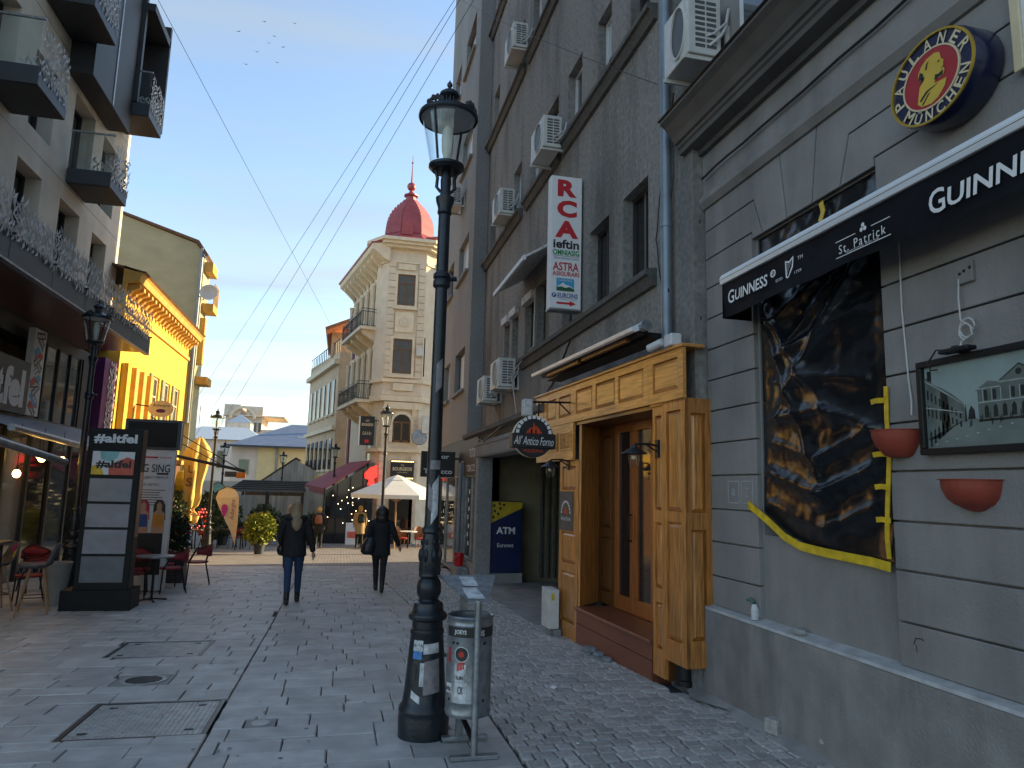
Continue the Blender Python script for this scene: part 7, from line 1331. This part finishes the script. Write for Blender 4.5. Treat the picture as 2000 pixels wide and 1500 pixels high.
flag(-3.75, 28.8, 2.35, .85, 'sign_cream', 'cream teardrop flag with an aubergine in front of the terrace', 'Aubergine'); flag(-5.0, 34.2, 2.7, .8, 'teal', 'teal teardrop flag behind the folded parasol')

# ------------------------------------------------------------------ people
mat('skin', (.42, .24, .17), .55, var=.1); mat('coat_black', (.010, .010, .012), .8, var=.3, scale=8, bump=.3, bscale=20); mat('jeans', (.018, .045, .11), .8, var=.35, scale=10, bump=.2); mat('trouser_black', (.012, .012, .014), .8, var=.2); mat('boot', (.012, .011, .010), .4, var=.2); mat('hair_blond', (.25, .17, .09), .5, var=.4, scale=8, stretch=(6, 6, .5)); mat('hair_dark', (.02, .014, .010), .45, var=.3, scale=8, stretch=(6, 6, .5)); mat('hair_fair', (.5, .28, .08), .5, var=.3, scale=8); mat('coat_beige', (.36, .25, .12), .85, var=.15); mat('bag_brown', (.25, .09, .04), .6, var=.2); mat('bag_black', (.012, .013, .016), .35, var=.3); mat('knit_cream', (.42, .37, .3), .9, var=.25, scale=30, bump=.5)
def ell(mb, rows, n=16):
    mb.loft([[(cx_+rx_*math.cos(2*math.pi*k/n), cy_+ry_*math.sin(2*math.pi*k/n), z_) for k in range(n)] for cx_, cy_, z_, rx_, ry_ in rows])
def limb(mb, pts, rs, n=10): mb.tube(pts, rs, n)
def person(lab, loc, H_, heading, legs, arms, coat, trs, hair, style, coat_len=.78, extra=None, vox=.010):
    """walker seen from behind; local +y is the walking direction. legs: (x, y of foot, knee y, lift); arms: hand targets"""
    t = thing('person', lab, 'person', loc, rotz=heading, local=True); s = H_/1.66
    hip, shl, nk = .86, 1.36, 1.42
    body, tr, ct = MB(), MB(), MB(); boots_ = []
    ell(body, [(0, 0, .84, .14, .10), (0, 0, .95, .16, .11), (0, .0, 1.08, .13, .095), (0, .0, 1.25, .155, .105), (0, 0, 1.36, .15, .085), (0, .0, 1.41, .06, .055), (0, .01, 1.47, .05, .05)]); body.ball((0, .02, 1.55), .105, 14, 12, (.82, .95, 1.12)); body.ball((0, .115, 1.54), .018, 6, 5, (1, 1.2, 1.3))
    for sx in (-1, 1): body.ball((sx*.086, .015, 1.545), .02, 6, 5, (.5, 1, 1.5))
    for sx, (fx_, fy, ky, lift) in zip((-1, 1), legs):
        H0, K0, A0 = (sx*.085, 0, hip), (sx*.085+(fx_-sx*.085)*.5, ky, .47+lift*.4), (fx_, fy, .085+lift)
        limb(body, [H0, K0, A0], [.075, .048, .034]); limb(tr, [(sx*.08, 0, .95), (sx*.085, .0, hip-.06), tuple(Vector(H0).lerp(Vector(K0), .5)), K0, tuple(Vector(K0).lerp(Vector(A0), .45)), tuple(Vector(K0).lerp(Vector(A0), .82))], [.09, .098, .083, .062, .058, .048], 14)
        bt = MB(); boots_.append(bt); toe = -.10 if lift > .02 else .0; limb(bt, [tuple(Vector(K0).lerp(Vector(A0), .72)), (fx_, fy, .09+lift), (fx_, fy-.03, .05+lift)], [.05, .047, .045], 12); limb(bt, [(fx_, fy-.05, .045+lift), (fx_, fy+.08, .04+lift+toe*.3), (fx_+sx*.01, fy+.165, .028+lift+toe*.6)], [.043, .043, .028], 12); limb(bt, [(fx_, fy-.045, .03+lift), (fx_, fy-.045, .002+lift)], [.034, .032], 10)
    ell(tr, [(0, 0, .84, .15, .11), (0, 0, .93, .165, .12), (0, 0, 1.0, .15, .11)])
    zb = coat_len; ell(ct, [(0, -.0, zb, .205, .15), (0, 0, zb+.08, .2, .148), (0, 0, 1.0, .185, .14), (0, .0, 1.12, .178, .135), (0, -.005, 1.26, .2, .145), (0, -.01, 1.34, .2, .13), (0, 0, 1.40, .13, .1), (0, .0, 1.44, .08, .08)])
    for sx, (el, hd) in zip((-1, 1), arms):
        S0 = (sx*.175, 0, 1.345); limb(ct, [(sx*.12, 0, 1.35), S0, tuple(Vector(S0).lerp(Vector(el), .5)), el, tuple(Vector(el).lerp(Vector(hd), .5)), tuple(Vector(el).lerp(Vector(hd), .95))], [.07, .085, .07, .06, .054, .046], 12); limb(body, [S0, el, hd], [.045, .036, .024])
        d = (Vector(hd)-Vector(el)).normalized(); q0 = Vector(hd); side = Vector((0, 1, 0)); limb(body, [q0, q0+d*.05, q0+d*.09], [.024, .034, .03], 8)
        for k in range(4): f0 = q0+d*.085+side*(-.027+k*.018); L_ = (.055, .066, .062, .048)[k]; cv = Vector((-sx*.012, 0, 0)); limb(body, [f0, f0+d*L_*.55+cv, f0+d*L_*.9+cv*2.6], [.0105, .0095, .008], 6)
        th = q0+d*.03+side*.028; limb(body, [th, th+d*.035+side*.02, th+d*.065+side*.022-Vector((sx*.01, 0, 0))], [.012, .011, .009], 6)
    def mk(mb, nm, m_, v, sm=1):
        mb.v = [(a*s, b*s, c*s) for a, b, c in mb.v]; o = mb.build(nm, m_, t, smooth=True, ang=180); r = o.modifiers.new('remesh', 'REMESH'); r.mode = 'VOXEL'; r.voxel_size = v; r.use_smooth_shade = True
        sm_ = o.modifiers.new('smooth', 'SMOOTH'); sm_.iterations = int(4*sm); return o
    mk(body, 'body', 'skin', vox*.8, .5); mk(tr, 'trousers', trs, vox); [mk(b_, 'boot', 'boot', vox) for b_ in boots_]; mk(ct, 'coat', coat, vox*1.2, 1.5)
    hr = MB(); hr.ball((0, -.005, 1.57), .118, 14, 12, (.86, .98, 1.08))
    if style == 'long': ell(hr, [(0, -.04, 1.60, .09, .08), (0, -.075, 1.50, .10, .06), (.01, -.115, 1.38, .10, .05), (.015, -.15, 1.27, .075, .035), (.02, -.155, 1.2, .03, .02)])
    if style == 'bushy': hr.ball((0, -.03, 1.53), .14, 14, 12, (1.0, .95, 1.05)); hr.ball((0, -.06, 1.44), .13, 14, 10, (1.05, .8, .8))
    if style == 'bun': hr.ball((0, -.09, 1.62), .05)
    hr.v = [p if not (p[1] > .06 and p[2] < 1.6) else (p[0]*.8, .05, p[2]) for p in hr.v]; mk(hr, 'hair', hair, vox)
    if extra: extra(t, s, mk)
    return t
def hood(t, s, mk):
    mb = MB(); mb.tube([(.17*math.cos(R(200+k*14)), .02+.13*math.sin(R(200+k*14)), 1.40+.02*math.sin(k)) for k in range(11)], .05, 10); mk(mb, 'fur_hood', 'coat_black', .012)
    mb = MB(); mb.ball((-.22, .05, .88), .12, 10, 8, (.6, 1, .9)); mk(mb, 'handbag', 'bag_black', .014); mb = MB(); mb.tube([(-.14, -.03, 1.42), (-.2, -.14, 1.25), (-.235, -.06, 1.0), (-.23, .05, .92)], .014, 6); mk(mb, 'strap', 'bag_black', .008)
def shoulder_bag(t, s, mk):
    mb = MB(); ell(mb, [(-.24, -.05, .72, .10, .08), (-.25, -.06, .78, .15, .11), (-.23, -.06, .92, .15, .11), (-.2, -.05, 1.05, .10, .07), (-.19, -.04, 1.09, .05, .03)]); mk(mb, 'shoulder_bag', 'bag_black', .014); mb = MB(); mb.tube([(-.15, .02, 1.43), (-.19, -.13, 1.3), (-.2, -.08, 1.07)], .016, 6); mk(mb, 'strap', 'bag_black', .009)
def backpack(m_):
    def f(t, s, mk): mb = MB(); ell(mb, [(0, -.2, 1.0, .12, .07), (0, -.22, 1.08, .15, .1), (0, -.21, 1.26, .14, .09), (0, -.18, 1.36, .09, .06)]); mk(mb, 'backpack', m_, .014)
    return f
person('woman in black jacket and blue jeans walking away, long blond hair', (-.72, 12.85, gz(12.85)), 1.66, R(2), ((-.07, -.22, -.06, .03), (.09, .2, .14, .0)), (((-.24, .02, 1.09), (-.2, .16, .9)), ((.26, -.02, 1.08), (.31, .04, .83))), 'coat_black', 'jeans', 'hair_blond', 'long', .77, hood)
person('woman all in black with dark curls and a big shoulder bag walking away', (.80, 14.3, gz(14.3)), 1.60, R(0), ((-.05, .2, .14, .0), (.05, -.2, -.04, .03)), (((-.25, -.02, 1.1), (-.2, .1, .92)), ((.27, -.04, 1.1), (.37, .05, .88))), 'coat_black', 'trouser_black', 'hair_dark', 'bushy', .70, shoulder_bag)
person('person in a long beige coat with a dark backpack near the white parasol', (.85, 31.6, gz(31.6)), 1.74, R(10), ((-.09, .1, .08, 0), (.09, -.1, 0, 0)), (((-.24, 0, 1.1), (-.22, .1, .88)), ((.24, 0, 1.1), (.22, .06, .86))), 'coat_beige', 'trouser_black', 'hair_fair', 'short', .55, backpack('bag_black'), .016)
person('person with a brown backpack and dark coat in the square', (-.82, 30.8, gz(30.8)), 1.66, R(-5), ((-.09, -.08, .0, 0), (.09, .14, .1, 0)), (((-.24, 0, 1.1), (-.22, .1, .88)), ((.24, 0, 1.1), (.22, .06, .86))), 'coat_black', 'trouser_black', 'hair_fair', 'short', .62, backpack('bag_brown'), .016)
person('person in a pale knitted hat half hidden behind the blond woman', (-1.27, 20, gz(20)), 1.62, R(0), ((-.09, .1, .06, 0), (.09, -.1, 0, 0)), (((-.22, 0, 1.1), (-.18, .1, .9)), ((.22, 0, 1.1), (.18, .06, .88))), 'coat_black', 'trouser_black', 'knit_cream', 'bun', .7, None, .014)

# ------------------------------------------------------------------ overhead wires, birds, litter
def wire(a, b, sag, lab, r=.012):
    a, b = Vector(a), Vector(b); pts = [a.lerp(b, k/24)-EZ*sag*4*(k/24)*(1-k/24) for k in range(25)]; tag(MB().tube(pts, r*.42, 5).build('overhead_wire', 'cable_black'), lab, 'wire', 'overhead wires')
wire((-6.28, 2.2, 12.85), (-.05, 43.4, 9.3), .0, 'long dark wire crossing the sky from the upper left to the tower wing', .014)
wire((3.29, 7.15, 12.0), (-5.93, 30.2, 4.8), .1, 'upper one of the three parallel wires left of the lamp'); wire((3.29, 7.0, 12.15), (-5.93, 30.8, 3.4), .15, 'lowest one of the three parallel wires left of the lamp'); wire((3.29, 6.4, 11.6), (-5.93, 33.4, 3.0), .1, 'middle one of the three parallel wires left of the lamp')
wire((3.2, 6.9, 6.35), (2.2, 16.2, 13.9), .1, 'black wire from the big air conditioner up across the grey wall', .012)
for i, (px_, pz) in enumerate(((-8.4, 39.3), (-9.3, 38.3), (-8.0, 40.0), (-10.1, 37.0), (-7.2, 39.1), (-6.4, 41.5), (-8.9, 41.2), (-7.6, 37.6), (-10.9, 39.9))):
    mb = MB(); a = random.uniform(-.4, .4); mb.add([(px_, 60, pz), (px_+.22*math.cos(a), 60.05, pz+.07+.22*math.sin(a)), (px_+.05, 60.12, pz+.01), (px_-.22*math.cos(a), 60.05, pz+.07-.1*math.sin(a)), (px_, 59.9, pz-.03)], [(0, 1, 2), (0, 2, 3), (0, 4, 2)]); tag(mb.build('bird', 'ink_black'), 'tiny dark bird in the flock high in the blue sky', 'bird', 'flock of birds')
for i, (x, y, m_, lab) in enumerate(((2.05, 6.75, 'ink_white', 'crumpled white paper scrap on the cobbles'), (1.5, 7.9, 'leaf_lime', 'yellow leaf on the cobbles behind the bin'), (1.75, 5.15, 'ink_white', 'small white fleck of litter on the near cobbles'), (2.6, 4.9, 'ink_white', 'white fleck of litter near the pub plinth'), (3.02, 4.75, 'ink_white', 'tiny white chip at the foot of the pub plinth'))):
    mb = MB(); s_ = (.03, .025, .012, .012, .009)[i]; mb.ball((x, y, gz(y)+.012), s_, 6, 4, (1.2, .8, .45)); mb.v = [(a+random.uniform(-.006, .006), b+random.uniform(-.006, .006), c) for a, b, c in mb.v]; tag(mb.build('litter_scrap', m_), lab, 'litter', 'litter on the cobbles')
